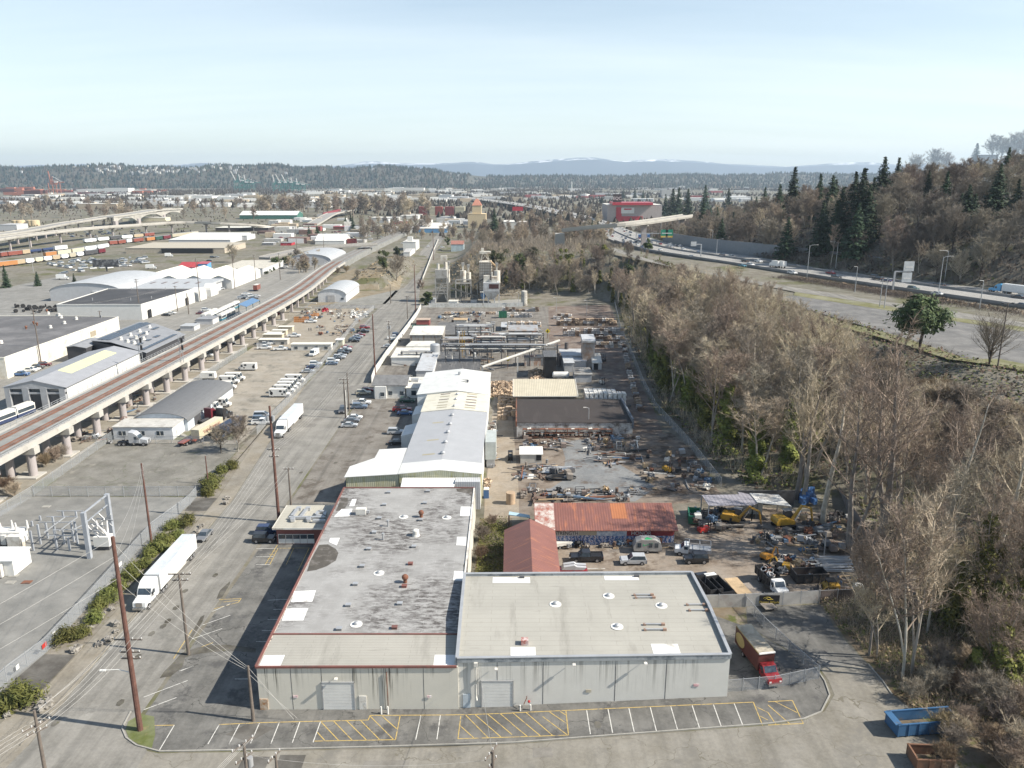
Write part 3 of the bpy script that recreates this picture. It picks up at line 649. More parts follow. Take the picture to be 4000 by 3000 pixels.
# ================================================================ sheds and yards east of the street
redroof=ribbed('rusty_red_roof',(.20,.085,.068),'X',.5,.18,rust=(.34,.13,.07),rust_amt=.35)
redroof2=ribbed('rusty_red_roof_b',(.20,.085,.068),'Y',.5,.18,rust=(.34,.14,.075),rust_amt=.3)
plank=mat('plank_wall',(.24,.20,.16),.9,var=.25,fine=12)
def blk(par,k,x0,x1,yb,yt,dep,wm,rm,rise=0.0,over=.25,gable=0.0,th=.16,dz=0.0):
 """a box building whose front face is seen at zoom k between x0..x1, foot yb, eave yt; mono-pitch or gabled roof"""
 a,b=GK(k,x0,yb,dz),GK(k,x1,yb,dz);yf=(a.y+b.y)/2;a.y=b.y=yf;z=TOP(a,k,yt)
 g0=min(T(a.x,yf),T(b.x,yf))-.2
 if gable:
  f=lambda x,y:z+gable*(1-abs(y-yf-dep/2)/(dep/2))
  MB().add([(a.x,yf,g0),(b.x,yf,g0),(b.x,yf+dep,g0),(a.x,yf+dep,g0),(a.x,yf,z),(b.x,yf,z),(b.x,yf+dep,z),(a.x,yf+dep,z),(a.x,yf+dep/2,z+gable),(b.x,yf+dep/2,z+gable)],[(0,1,5,4),(1,2,6,9,5),(2,3,7,6),(3,0,4,8,7),(4,5,9,8),(8,9,6,7),(3,2,1,0)]).obj('wall',wm,par)
  k1=gable/(dep/2);mb=MB();x=a.x-over,b.x+over
  for s in(0,1):
   ye,ym=(yf-over,yf+dep/2)if s==0 else(yf+dep+over,yf+dep/2)
   mb.ext([(ye,z-over*k1+.03),(ym,z+gable+.03),(ym,z+gable+.03+th),(ye,z-over*k1+.03+th)],x[0],x[1],axis='X')
  r=mb.obj('roof',rm,par)
 else:
  f=lambda x,y:z+rise*(y-yf)/dep
  MB().prism([(a.x,yf),(b.x,yf),(b.x,yf+dep),(a.x,yf+dep)],g0,lambda x,y:f(x,y)-.02).obj('wall',wm,par)
  r=MB().prism([(a.x-over,yf-over),(b.x+over,yf-over),(b.x+over,yf+dep+over),(a.x-over,yf+dep+over)],f,lambda x,y:f(x,y)+th).obj('roof',rm,par)
 return a.x,b.x,yf,z,r
def building(name,label,cat,k,x0,x1,yb,yt,dep,wm,rm,**kw):
 p=GK(k,(x0+x1)/2,yb);t=thing(name,label,cat,(p.x,p.y+dep/2,T(p.x,p.y)))
 return t,blk(t,k,x0,x1,yb,yt,dep,wm,rm,**kw)
RS=thing('red_shed','rust red gabled shed running away from the viewer behind the beige flat roof','shed',(3.4,127,.3))
MB().ext([(-1.2,-.2),(8.0,-.2),(8.0,4.2),(3.4,6.4),(-1.2,4.2)],116.5,137.4).obj('wall',plank,RS)
mb=MB();mb.ext([(-1.5,4.08),(3.4,6.44),(3.4,6.58),(-1.5,4.22)],116.2,137.8);mb.ext([(3.4,6.44),(8.3,4.08),(8.3,4.22),(3.4,6.58)],116.2,137.8);mb.obj('roof',redroof2,RS)
RM=thing('red_shed','long rust red shed with a painted mural along its front wall','shed',(18,142,1))
MB().ext([(138.4,.2),(149.5,.2),(149.5,4.4),(144.9,6.6),(138.4,4.35)],4.8,31.6,axis='X').obj('wall',plank,RM)
mb=MB();mb.ext([(137.5,4.1),(144.9,6.64),(144.9,6.78),(137.5,4.24)],4.4,32.0,axis='X');mb.ext([(144.9,6.64),(150,4.2),(150,4.34),(144.9,6.78)],4.4,32.0,axis='X');rr=mb.obj('roof',redroof,RM)
rz2=lambda y:4.24+(y-137.5)*.3432+.02
MB().add([(4.5,137.6,rz2(137.6)),(8.3,137.6,rz2(137.6)),(8.3,144.7,rz2(144.7)),(4.5,144.7,rz2(144.7))],[(0,1,2,3)]).obj('peeling_sheet',mat('peeling_red',(.30,.115,.085),.8,dirt=(.50,.46,.42),dirt_amt=.75,scale=1.1),rr)
MB().add([(19.6,140.6,rz2(140.6)),(22.6,140.6,rz2(140.6)),(22.6,144.7,rz2(144.7)),(19.6,144.7,rz2(144.7))],[(0,1,2,3)]).obj('orange_sheet',ribbed('orange_rust',(.37,.14,.06),'X',.5,.15),rr)
def mural_mat():
 m,nt,b=nt_new('mural_paint');v=coord(nt,(1,1,1.6));nz=N(nt,'ShaderNodeTexNoise',i_Scale=1.3,i_Detail=3.0);nt.links.new(v,nz.inputs[0])
 ad=nt.nodes.new('ShaderNodeVectorMath');ad.operation='MULTIPLY_ADD';nt.links.new(nz.outputs[1],ad.inputs[0]);ad.inputs[1].default_value=(1.6,0,1.6);nt.links.new(v,ad.inputs[2])
 wv=N(nt,'ShaderNodeTexWave',i_Scale=.42,i_Distortion=7.0,i_Detail=3.0);nt.links.new(ad.outputs[0],wv.inputs[0])
 cr_=nt.nodes.new('ShaderNodeValToRGB');cr_.color_ramp.interpolation='CONSTANT';e=cr_.color_ramp.elements
 e[0].color=(.05,.09,.22,1);e[1].position=.22;e[1].color=(.12,.25,.48,1)
 for p,c in((.42,(.55,.60,.64,1)),(.56,(.03,.035,.06,1)),(.66,(.35,.06,.07,1)),(.82,(.18,.34,.55,1)),(.93,(.6,.6,.6,1))):
  q=e.new(p);q.color=c
 nt.links.new(wv.outputs[1],cr_.inputs[0])
 sp=nt.nodes.new('ShaderNodeSeparateXYZ');nt.links.new(coord(nt),sp.inputs[0])
 c=mixc(nt,ramp(nt,sp.outputs[2],1.9,2.0),cr_.outputs[0],(.33,.05,.05))
 nt.links.new(c,b.inputs['Base Color']);b.inputs['Roughness'].default_value=.7;return m
mu=MB().box(18.2,138.36,.6,26.4,.06,3.2).obj('mural',mural_mat(),RM)
cream=mat('cream_panel',(.40,.35,.26),.8)
def panel(x0,x1,z0,z1,m,nm='mural_band',y=138.31):return MB().box((x0+x1)/2,y,z0,x1-x0,.05,z1-z0).obj(nm,m,mu)
panel(8.3,12.9,2.75,3.8,mat('pale_letter_ground',(.46,.43,.40),.8));panel(12.9,16.4,2.85,3.8,cream)
panel(22.2,31.2,2.75,3.8,mat('mural_red',(.26,.045,.045),.8));panel(16.4,22.2,2.75,3.8,mat('mural_sky',(.22,.30,.42),.8,dirt=(.55,.58,.6),dirt_amt=.8,scale=1.4))
text('STRENGTH',1.05,black,mu,(10.55,138.27,3.26),(pi/2,0,0),.02,wide=.86)
text('HONOR',1.15,mat('bone_white',(.68,.66,.62),.8),mu,(25.0,138.27,3.28),(pi/2,0,0),.02,wide=.9)
whitewall=mat('stained_white_wall',(.55,.54,.52),.85,dirt=(.16,.13,.11),dirt_amt=.55,scale=.8)
MD=thing('brick_depot','low building with a dark brown flat roof behind the scrap rack','depot',(17.3,216,.7))
mp_=[(1.3,204.5),(33.3,204.6),(33.2,227.4),(1.5,227.4)]
MB().prism(mp_,0,4.5).obj('wall',whitewall,MD)
MB().prism([(1.0,204.3),(33.1,204.4),(33.0,227.7),(1.2,227.7)],4.5,4.62).obj('roof',membrane('brown_roof',(.05,.042,.039),.7,(.085,.072,.066)),MD)
mb=MB();mb.prism([(33.05,204.3),(33.5,204.3),(33.4,227.6),(32.95,227.6)],3.0,lambda x,y:5.7 if y<210 else 5.2);mb.obj('parapet',mat('slate_parapet',(.13,.15,.18),.7),MD)
mb=MB();mb.prism([(1.0,204.2),(1.35,204.2),(1.5,227.5),(1.2,227.5)],3.5,5.0);mb.obj('rusty_flashing',rust,MD)
CR2=thing('cream_roof_shed','shed with a ribbed cream metal roof behind the dark brown roof','shed',(10.5,238,.6))
MB().box(10.3,237.5,0,19.0,14.5,4.9).obj('wall',plank,CR2)
mb=MB();mb.ext([(229.4,4.95),(242,7.1),(242,7.25),(229.4,5.1)],.4,20.2,axis='X');mb.ext([(242,7.1),(246,5.0),(246,5.15),(242,7.25)],.4,20.2,axis='X');mb.obj('roof',ribbed('cream_metal',(.50,.45,.34),'X',.55,.3),CR2)
mb=MB();mb.beam((.3,229.3,5.02),(20.3,229.3,5.02),.14,.2);mb.beam((.35,229.4,5.1),(.35,242,7.3),.14,.14);mb.beam((20.25,229.4,5.1),(20.25,242,7.3),.14,.14);mb.obj('roof_trim',offwhite,CR2)
plate=mat('stained_plate',(.36,.365,.37),.6,.2,dirt=(.28,.2,.14),dirt_amt=.45)
asb=ribbed('weathered_rib',(.33,.32,.29),'X',.35,.35,rust=(.2,.13,.09),rust_amt=.4)
pale=mat('pale_roofing',(.60,.585,.53),.7,dirt=(.35,.33,.3),dirt_amt=.3)
dk=ribbed('charcoal_sheet',(.10,.10,.10),'X',.6,.25,rust=(.2,.19,.18),rust_amt=.3)
lgt=mat('light_plate',(.47,.48,.49),.55,.1,dirt=(.32,.30,.28),dirt_amt=.3)
building('ribbed_shed','ribbed grey shed with a pale cream roof beside the white street fence','shed','J1',455,1010,455,260,15,asb,pale,rise=1.0)
building('dark_roof_shed','wide shed with a flat charcoal roof at the back of the pipe yard','shed','J1',870,1560,350,255,27,asb,mat('charcoal_felt',(.12,.118,.115),.8,dirt=(.2,.19,.18),dirt_amt=.3),rise=.4)
t,(xa,xb,yf,z,r)=building('white_store','white flat-roofed store building beside the street fence','store','J1',130,800,790,650,16,white,pale,rise=.3)
MB().prism([(xa+3.5,yf+16.3),(xb-.5,yf+16.3),(xb-.5,yf+26),(xa+4.5,yf+26)],0,z+1.1).obj('upper_block',pale,t)
t,(xa,xb,yf,z,r)=building('plate_shed','grey metal shed with a dark square opening in its stained plate front','shed','J2',160,670,385,190,12,plate,plate,rise=.3)
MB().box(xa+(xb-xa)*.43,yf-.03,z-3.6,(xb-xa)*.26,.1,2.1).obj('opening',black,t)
building('ribbed_hut','ribbed white hut marked with rust streaks below the pipe bridge','hut','J2',437,770,795,655,5,ribbed('rust_streaked_white',(.55,.54,.50),'X',.4,.35,rust=(.33,.15,.07),rust_amt=.5),dk)
hut=[o for o in C.objects if o.get('label','').startswith('ribbed white hut')][0]
p=GK('J2',520,795);text('ZERO WASTE',1.2,rust,hut,(p.x,p.y-.08,p.z+3.9),(pi/2,0,0),.02,wide=.75)
t,(xa,xb,yf,z,r)=building('press_house','black open-fronted press house between the pipe bridge and the pale grey blocks','press house','J2',775,985,1000,640,10,black,dk)
PB=thing('process_building','cluster of pale grey metal process blocks around a stained tall tower','process building',(21,275,1))
blk(PB,'J2',1125,1290,905,745,10,lgt,lgt,gable=0);blk(PB,'J2',1290,1500,840,715,12,lgt,lgt,rise=.4);blk(PB,'J2',1060,1480,780,620,8,lgt,lgt,rise=.8)
a=GK('J2',1400,850);b=GK('J2',1610,850);z=TOP(a,'J2',410)
MB().box((a.x+b.x)/2+1,a.y+6,0,b.x-a.x,7,z).obj('tower',mat('stained_tower',(.43,.415,.40),.6,.1,dirt=(.3,.2,.14),dirt_amt=.6,scale=.25),PB)
MB().prism([((a.x+b.x)/2+1-(b.x-a.x)*.55,a.y+2),((a.x+b.x)/2+1+(b.x-a.x)*.55,a.y+2),((a.x+b.x)/2+1+(b.x-a.x)*.55,a.y+10),((a.x+b.x)/2+1-(b.x-a.x)*.55,a.y+10)],z,lambda x,y:z+.4+.12*(y-a.y)).obj('tower_roof',lgt,PB)
blk(PB,'J2',1305,1598,1080,945,9,lgt,mat('grey_felt',(.27,.265,.25),.8,dirt=(.1,.09,.08),dirt_amt=.5),rise=.2)
t,(xa,xb,yf,z,r)=building('ribbed_lean_to','small white ribbed lean-to on the right of the stained tower','lean-to','J2',1612,1768,860,745,8,ribbed('white_rib',(.6,.6,.58),'X',.35,.3),pale,rise=1.8)
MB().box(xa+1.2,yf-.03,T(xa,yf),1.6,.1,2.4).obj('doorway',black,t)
TK=thing('storage_tank','white horizontal cylinder tank lying in front of the pale grey blocks','tank',tuple(GK('J2',1080,1020)))
a,b=GK('J2',920,1022),GK('J2',1215,1022);a.y+=1.5;b.y=a.y
mb=MB();mb.tube([(a.x,a.y,1.9),(a.x+.4,a.y,1.9),(b.x-.4,a.y,1.9),(b.x,a.y,1.9)],[.7,1.15,1.15,.7],20);mb.obj('shell',white,TK,smooth=False)
for x in(a.x+2,b.x-2):MB().box(x,a.y,.5,.5,2.0,.6).obj('saddle',steel,TK)
t,(xa,xb,yf,z,r)=building('cottage_office','white cottage-like office with a hipped grey shingle roof by the street','office','B1',1022,1300,785,672,12,white,mat('grey_shingle',(.16,.16,.16),.9,var=.3,fine=12),gable=1.7,over=.6)
MB().prism([(xa+.5,yf-1.4),(xa+4.2,yf-1.4),(xa+4.2,yf),(xa+.5,yf)],0,z-.2).obj('porch',white,t)
for u in(.28,.5,.86):
 wn=MB().box(xa+(xb-xa)*u,yf-(1.44 if u<.4 else .04),1.0,1.3,.1,1.3).obj('window',gl,t)
 MB().box(xa+(xb-xa)*u,yf-(1.47 if u<.4 else .07),.9,1.5,.1,.1).obj('sill',white,wn)
mb=MB()
for x in(xa+2.5,xb-3,xb-1):mb.box(x,yf-2.2,.05,.08,.08,1.0)
mb.beam((xa+2.5,yf-2.2,1.0),(xb-.5,yf-2.2,1.0),.08);mb.beam((xa+2.5,yf-2.2,.55),(xb-.5,yf-2.2,.55),.08);mb.obj('ramp_rail',white,t)
t,(xa,xb,yf,z,r)=building('block_annex','square white block annex with a flat cream roof next to the cottage office','annex','B1',1290,1412,785,700,14,white,pale)
MB().box((xa+xb)/2+.5,yf-.04,1.0,1.5,.1,1.5).obj('window',gl,t);MB().box((xa+xb)/2,yf+8,z+.16,2.4,2.2,1.0).obj('roof_unit',steel,t)
t,(xa,xb,yf,z,r)=building('sheet_shed','ribbed white shed with a pale grey pitched roof behind the far white bay','shed','J1',560,840,1010,880,26,ribbed('white_rib2',(.58,.58,.57),'X',.4,.35),lgt,rise=1.5)
building('collapsed_roof_shed','shed with a patched charcoal sheet roof behind the far white bay','shed','J1',860,1340,930,900,22,asb,dk,rise=2.6)
building('collapsed_roof_shed','lower shed with a crooked charcoal roof beside the conveyor foot','shed','J1',1350,1640,930,895,17,asb,dk,rise=1.8)
def pipe_rack(label,k,x0,x1,yb,levels,n=6,wd=3.0,seed=1,loc_y=None):
 r=random.Random(seed);a,b=GK(k,x0,yb),GK(k,x1,yb);y=loc_y or(a.y+b.y)/2
 t=thing('pipe_rack',label,'pipe rack',((a.x+b.x)/2,y,0),group='pipe racks of the recycling plant')
 f=MB();m=max(2,int((b.x-a.x)/5));zt=max(levels)
 for i in range(m+1):
  x=a.x+(b.x-a.x)*i/m
  for yy in(y,y+wd):f.beam((x,yy,0),(x,yy,zt+.3),.28)
  for z in levels:f.beam((x,y-.2,z-.15),(x,y+wd+.2,z-.15),.22)
 for z in levels:f.beam((a.x,y,z-.15),(b.x,y,z-.15),.2);f.beam((a.x,y+wd,z-.15),(b.x,y+wd,z-.15),.2)
 f.obj('frame',darkgrey,t)
 for z in levels:
  n_=n+3
  for i in range(n_):
   yy=y+.2+i*(wd-.3)/n_;s=r.random()*.25*(b.x-a.x);e=r.random()*.25*(b.x-a.x);rad=r.choice((.1,.15,.22,.3))
   pts=[(a.x+s,yy,z-2-r.random()*2),(a.x+s,yy,z+rad),(b.x-e,yy,z+rad)]
   if r.random()<.6:pts.append((b.x-e,yy,z-1.5-2*r.random()))
   else:pts+=[(b.x-e,yy,z+1.2),(b.x-e+1.5,yy,z+1.2)]
   MB().tube(pts,rad,8).obj('pipe',r.choice((steel,steel,lgt,midgrey,offwhite,rust)),t)
pipe_rack('long pipe bridge with pale pipes passing the black press house','J2',-920,1010,800,(7.0,8.4),4,2.6,3)
pipe_rack('pipe rack full of bent pale pipes behind the pipe bridge','J1',1560,2140,700,(5.2,7.2,9.0),6,4,5)
pipe_rack('tangled pipe rack in front of the charcoal felt roof','J1',1240,1890,480,(4,6.5,9),7,6,7)
pipe_rack('low pipe rack left of the steaming hopper','J1',300,830,760,(4.5,),4,2,8)
pipe_rack('pipe rack with yellow ladders in the middle of the plant','J1',980,1560,640,(4.5,7.0),5,5,9)
pipe_rack('pipe rack in front of the stained plate shed','J2',-150,770,560,(5.5,7.5),6,4,13)
for k,x,yb,yt,lb in(('J1',1335,470,370,'yellow ladder on the far side of the plant'),('J1',1375,580,500,'yellow ladder on the near side of the plant'),('J1',1380,400,320,'yellow ladder by the beige tank')):
 a=GK(k,x,yb+180);mb=MB();z0=4;z1=9.5
 for s in(-.5,.5):mb.beam((a.x+s,a.y,z0-4),(a.x+s,a.y,z1),.16)
 for i in range(12):mb.beam((a.x-.5,a.y,z0-3.6+i*.8),(a.x+.5,a.y,z0-3.6+i*.8),.1)
 tag(mb.obj('ladder',yellow),lb,'ladder','yellow ladders')
def vessel(label,k,x,yb,yt,rad,m,cone=True,nm='silo',dz=0.0,legs=True,lean=None):
 """upright tank on legs: shell, cone, legs, top gear"""
 p=GK(k,x,yb,dz);zt=TOP(p,k,yt);t=thing(nm,label,nm,(p.x,p.y,0));z0=(zt*.42 if cone else 0.2)
 mb=MB();mb.tube([(p.x,p.y,z0),(p.x,p.y,zt-.4),(p.x,p.y,zt)],[rad,rad,rad*.75],18);mb.obj('shell',m,t)
 if cone:MB().tube([(p.x,p.y,z0*.45),(p.x,p.y,z0)],[rad*.25,rad],18).obj('cone',m,t)
 if cone and legs:
  for a in(.8,2.4,3.9,5.5):
   MB().beam((p.x+rad*.95*cos(a),p.y+rad*.95*sin(a),0),(p.x+rad*.95*cos(a),p.y+rad*.95*sin(a),z0+1),.3).obj('leg',steel,t)
 return t,p,zt
vessel('wide steel hopper steaming among the pipes','J1',890,730,410,1.9,steel,nm='hopper')
vessel('slim white tank behind the ribbed white shed','J1',648,900,755,.75,white,cone=False,nm='tank')
for i,(x,y,yt)in enumerate(((1290,540,195),(1160,600,480),(1565,760,560))):vessel(('slim steel column with a domed top by the charcoal felt roof','squat steel vessel in front of the beige tank','grey vessel beside the conveyor foot')[i],'J1',x,y,yt,.6,steel,nm='vessel')
t=thing('beige_tank','beige box-shaped tank standing among the pipes','tank',tuple(GK('J1',1400,420)));blk(t,'J1',1290,1530,420,262,6,mat('beige',(.45,.36,.24),.7,dirt=(.25,.17,.1),dirt_amt=.4),midgrey)
a=GK('J1',1700,900);za=TOP(a,'J1',815);b=UK('J2',1045,355,9.5)
CV=thing('conveyor_tube','long white conveyor tube slanting up across the plant','conveyor',(a.x,a.y,0))
MB().tube([(a.x,a.y,za),(b.x,b.y,9.5)],.5,10).obj('tube',offwhite,CV);MB().beam((a.x,a.y,0),(a.x,a.y,za),.6).obj('prop',steel,CV)
p=GK('J2',318,905);MB().beam((p.x,p.y,0),(p.x,p.y,TOP(p,'J2',650)),.5).obj('prop',offwhite,CV)
for k,x,yb,yt,lb in(('J2',150,840,670,'yellow diamond warning sign hung on the conveyor tube'),('J2',838,320,190,'yellow diamond warning sign on a rusty post among the bales')):
 p=GK(k,x,yb);z=TOP(p,k,yt);t=thing('warning_sign',lb,'sign',(p.x,p.y,0))
 s=MB();s.add([(p.x,p.y-.1,z-1.1),(p.x+1.1,p.y-.1,z),(p.x,p.y-.1,z+1.1),(p.x-1.1,p.y-.1,z)],[(0,1,2,3)]);s.add([(p.x,p.y-.04,z-1.1),(p.x+1.1,p.y-.04,z),(p.x,p.y-.04,z+1.1),(p.x-1.1,p.y-.04,z)],[(3,2,1,0)]);b_=s.obj('board',paint('sign_yellow',(.75,.6,.02)),t)
 MB().ball(p.x,p.y-.14,z,.28,.5).obj('symbol',black,b_);MB().beam((p.x,p.y,T(p.x,p.y)),(p.x,p.y,z),.2).obj('post',rust,t)
a,b=GK('J2',1040,790),GK('J2',1040,790);MB_=thing('exhaust_stack','dark exhaust stack in front of the pale grey blocks','stack',tuple(a))
MB().tube([(a.x,a.y,0),(a.x,a.y,TOP(a,'J2',570))],.6,12).obj('pipe',mat('burnt_steel',(.11,.095,.09),.7),MB_)
a=GK('J2',1160,700);z=TOP(a,'J2',390);MB_=thing('exhaust_stack','brown exhaust stack behind the pale grey blocks','stack',tuple(a));MB().tube([(a.x,a.y,0),(a.x,a.y,z)],.8,12).obj('pipe',MATS['burnt_steel'],MB_)
CP=thing('concrete_plant','dusty batching plant with a ribbed white tower, hoppers and crossing conveyors','batching plant',(-22,442,0))
ribbox=mat('dusty_white',(.60,.57,.50),.8,dirt=(.36,.28,.2),dirt_amt=.4,scale=.3);dust=mat('dusty_grey',(.36,.35,.325),.85,dirt=(.24,.22,.19),dirt_amt=.4);ddark=mat('dusty_dark',(.13,.128,.12),.85)
a,b=GK('J3',1310,1330),GK('J3',1640,1330);y0=a.y+8;zt=TOP(Vector((0,y0,0)),'J3',300);w_=b.x-a.x
MB().box((a.x+b.x)/2+.2,y0+5,0,w_*1.02,10,zt).obj('tower',ribbox,CP)
mb=MB()
for i in range(13):mb.box((a.x+b.x)/2+.2,y0+5,1+i*(zt-1)/12.5,w_*1.02+.3,10.3,.28)
mb.obj('tower_girts',mat('girt_brown',(.27,.225,.18),.8),CP)
mb=MB()
for i in range(8):mb.box(a.x+.2+w_*i/7,y0-.1,0,.22,.3,zt)
mb.obj('tower_studs',MATS['girt_brown'],CP)
x=(a.x+b.x)/2;mb=MB()
for s in(-2.5,2.5):mb.beam((x+s,y0+3,zt),(x+s*.6,y0+3,zt+4.5),.4);mb.beam((x+s,y0+7,zt),(x-s*.6,y0+7,zt+4.5),.4)
mb.box(x,y0+5,zt+4.5,6.5,4,1.3);mb.box(x-1.5,y0+5,zt+5.8,1.5,1.5,1.8);mb.obj('head_frame',ribbox,CP)
c0=GK('J3',1720,1330);MB().tube([(x+3,y0+2,zt+.5),(c0.x+2,y0,zt-3.5)],.6,8).obj('spout',mat('rust_pale',(.4,.28,.16),.8),CP)
def psilo(x,yb,yt,rad,yy=4,bt=None,m=None):
 p=GK('J3',x,yb);p.y+=yy;z=TOP(p,'J3',yt);zb=TOP(p,'J3',bt)
 o=MB().tube([(p.x,p.y,zb),(p.x,p.y,z)],rad,18).obj('silo',m or ribbox,CP)
 MB().tube([(p.x,p.y,zb-rad*1.3),(p.x,p.y,zb)],[.4,rad],18).obj('cone',dust,o)
 for an in(.8,2.4,3.9,5.5):MB().beam((p.x+rad*cos(an),p.y+rad*sin(an),0),(p.x+rad*cos(an),p.y+rad*sin(an),zb+.5),.3).obj('leg',dust,CP)
 mb=MB();mb.box(p.x-.1,p.y,z,1.0,1.0,3.0);mb.box(p.x-.1,p.y,z+3.0,1.6,1.4,1.6,0,1);mb.obj('filter_head',[ribbox,dust],CP)
psilo(895,1330,530,1.8,4,830);psilo(1040,1330,575,1.4,4.5,770);psilo(1805,1330,535,1.9,6,860);psilo(505,1330,500,.7,3,860)
a,b=GK('J3',155,1400),GK('J3',470,1400);z0,z1=TOP(a,'J3',740),TOP(a,'J3',515);xm,ym,w_=(a.x+b.x)/2,a.y+4,b.x-a.x
hb_=MB().box(xm,ym,z0,w_,8,z1-z0).obj('aggregate_bin',dust,CP)
for s in(-1,1):MB().box(xm+s*w_/4,ym,z0-3.5,w_/2,8,3.5,0,0,1.0).obj('bin_hopper',dust,CP)if 0 else MB().add([(xm+s*w_/4+i*w_/4,ym+j*4,z0)for i,j in((-1,-1),(1,-1),(1,1),(-1,1))]+[(xm+s*w_/4+i*.7,ym+j*.7,z0-4)for i,j in((-1,-1),(1,-1),(1,1),(-1,1))],[(0,1,5,4),(1,2,6,5),(2,3,7,6),(3,0,4,7),(4,5,6,7)]).obj('bin_hopper',dust,CP)
mb=MB()
for i in(-1,1):
 for j in(-4,4):
  mb.beam((xm+i*w_/2,ym+j,0),(xm+i*w_/2,ym+j,z0+.5),.5)
 for zz in(z0*.38,z0*.62,z0*.8):mb.beam((xm-w_/2,ym+i*4,zz),(xm+w_/2,ym+i*4,zz),.35)
 mb.beam((xm-w_/2,ym+i*4,0),(xm,ym+i*4,z0*.8),.35);mb.beam((xm+w_/2,ym+i*4,0),(xm,ym+i*4,z0*.8),.35)
mb.obj('bin_frame',dust,CP)
MB().box(xm,ym+1,0,w_*.8,5,z0*.45).obj('lower_bin',ddark,CP)
mb=MB();mb.cyl(xm-w_*.28,ym,z1,.9,3.2,12);mb.cyl(xm+w_*.35,ym,z1,1.1,4,12);mb.box(xm+w_*.22,ym,z1+5,3.6,2,2.6);mb.beam((xm+w_*.25,ym,z1),(xm+w_*.25,ym,z1+5),.5);mb.obj('bin_filters',ribbox,CP)
a,b=GK('J3',1440,1420),GK('J3',1865,1420);z0,z1=TOP(a,'J3',1095),TOP(a,'J3',860);xm,ym,w_=(a.x+b.x)/2,a.y+4.5,b.x-a.x
MB().box(xm,ym,z0,w_,9,z1-z0).obj('batch_house',lgt,CP)
MB().box(xm+w_*.17,ym-4.52,z1-3.4,w_*.62,.1,2.6).obj('batch_opening',mat('dark_red_inside',(.07,.03,.03),.8),CP)
MB().add([(xm+i*w_/2,ym+j*4.5,z0-.02)for i,j in((-1,-1),(1,-1),(1,1),(-1,1))]+[(xm+i*w_*.2,ym+j*2,z0-5)for i,j in((-1,-1),(1,-1),(1,1),(-1,1))],[(0,1,5,4),(1,2,6,5),(2,3,7,6),(3,0,4,7),(4,5,6,7)]).obj('batch_hopper',lgt,CP)
for i in(-1,1):
 for j in(-1,1):MB().beam((xm+i*w_*.2,ym+j*2.5,0),(xm+i*w_*.2,ym+j*2.5,z0-4),.5).obj('leg',lgt,CP)
 MB().beam((xm+i*w_*.49,ym-4.3,0),(xm+i*w_*.49,ym-4.3,z0),.4).obj('leg',lgt,CP)
mb=MB();mb.box(xm-w_*.3,ym,z1,3.4,3,3.6);mb.box(xm+w_*.2,ym-1,z1,3.2,3,3.2);mb.box(xm+w_*.05,ym,z1,.8,.8,5.5);mb.obj('roof_gear',ribbox,CP)
def conv(x0,y0,x1,y1,zb0,zb1,yy=2):
 a,b=GK('J3',x0,1400),GK('J3',x1,1400);a.y+=yy;b.y=a.y;za,zb=TOP(a,'J3',y0),TOP(b,'J3',y1)
 mb=MB();mb.beam((a.x,a.y,za),(b.x,b.y,zb),1.7,.5);mb.beam((a.x,a.y-.8,za+.5),(b.x,b.y-.8,zb+.5),.2,.3);o=mb.obj('conveyor',ddark,CP)
 for f in(.3,.7):q=a.lerp(b,f);MB().beam((q.x,q.y,0),(q.x,q.y,za+(zb-za)*f),.3).obj('trestle',dust,CP)
conv(560,1010,1400,1270,0,0,1);conv(1190,930,1480,730,0,0,3);conv(790,1310,960,1150,0,0,2)
a,b=GK('J3',690,1400),GK('J3',1110,1400);z=TOP(a,'J3',900);mb=MB()
for dz in(0,2):mb.beam((a.x,a.y+3,z+dz),(b.x,a.y+3,z+dz),.4);mb.beam((a.x,a.y+5,z+dz),(b.x,a.y+5,z+dz),.4)
mb.box((a.x+b.x)/2,a.y+4,z,b.x-a.x,2,.2);mb.beam((a.x,a.y+3,0),(a.x,a.y+3,z+2),.6);mb.beam((b.x,a.y+3,0),(b.x,a.y+3,z+2),.4);mb.obj('catwalk',dust,CP)
building('plant_cabin','low white cabin with a dark doorway in front of the batching plant','cabin','J3',505,745,1470,1365,5,white,pale)
building('site_container','pale grey container standing under the plant conveyors','container','J3',1095,1265,1400,1315,6,lgt,ddark)
building('site_container','grey container at the left corner of the batching plant','container','J3',30,145,1420,1310,6,lgt,lgt)
p=GK('J3',1400,1160);building('blue_cabin','small blue and white cabin beside the big hopper','cabin','J3',1370,1470,1300,1120,4,paint('cabin_blue',(.04,.14,.32),.5),white)
vessel('tall weathered white tank standing alone by the dark trees','E',1100,598,455,1.75,mat('mildewed_white',(.52,.5,.45),.8,dirt=(.25,.23,.2),dirt_amt=.6,scale=.6),cone=False,nm='tank')
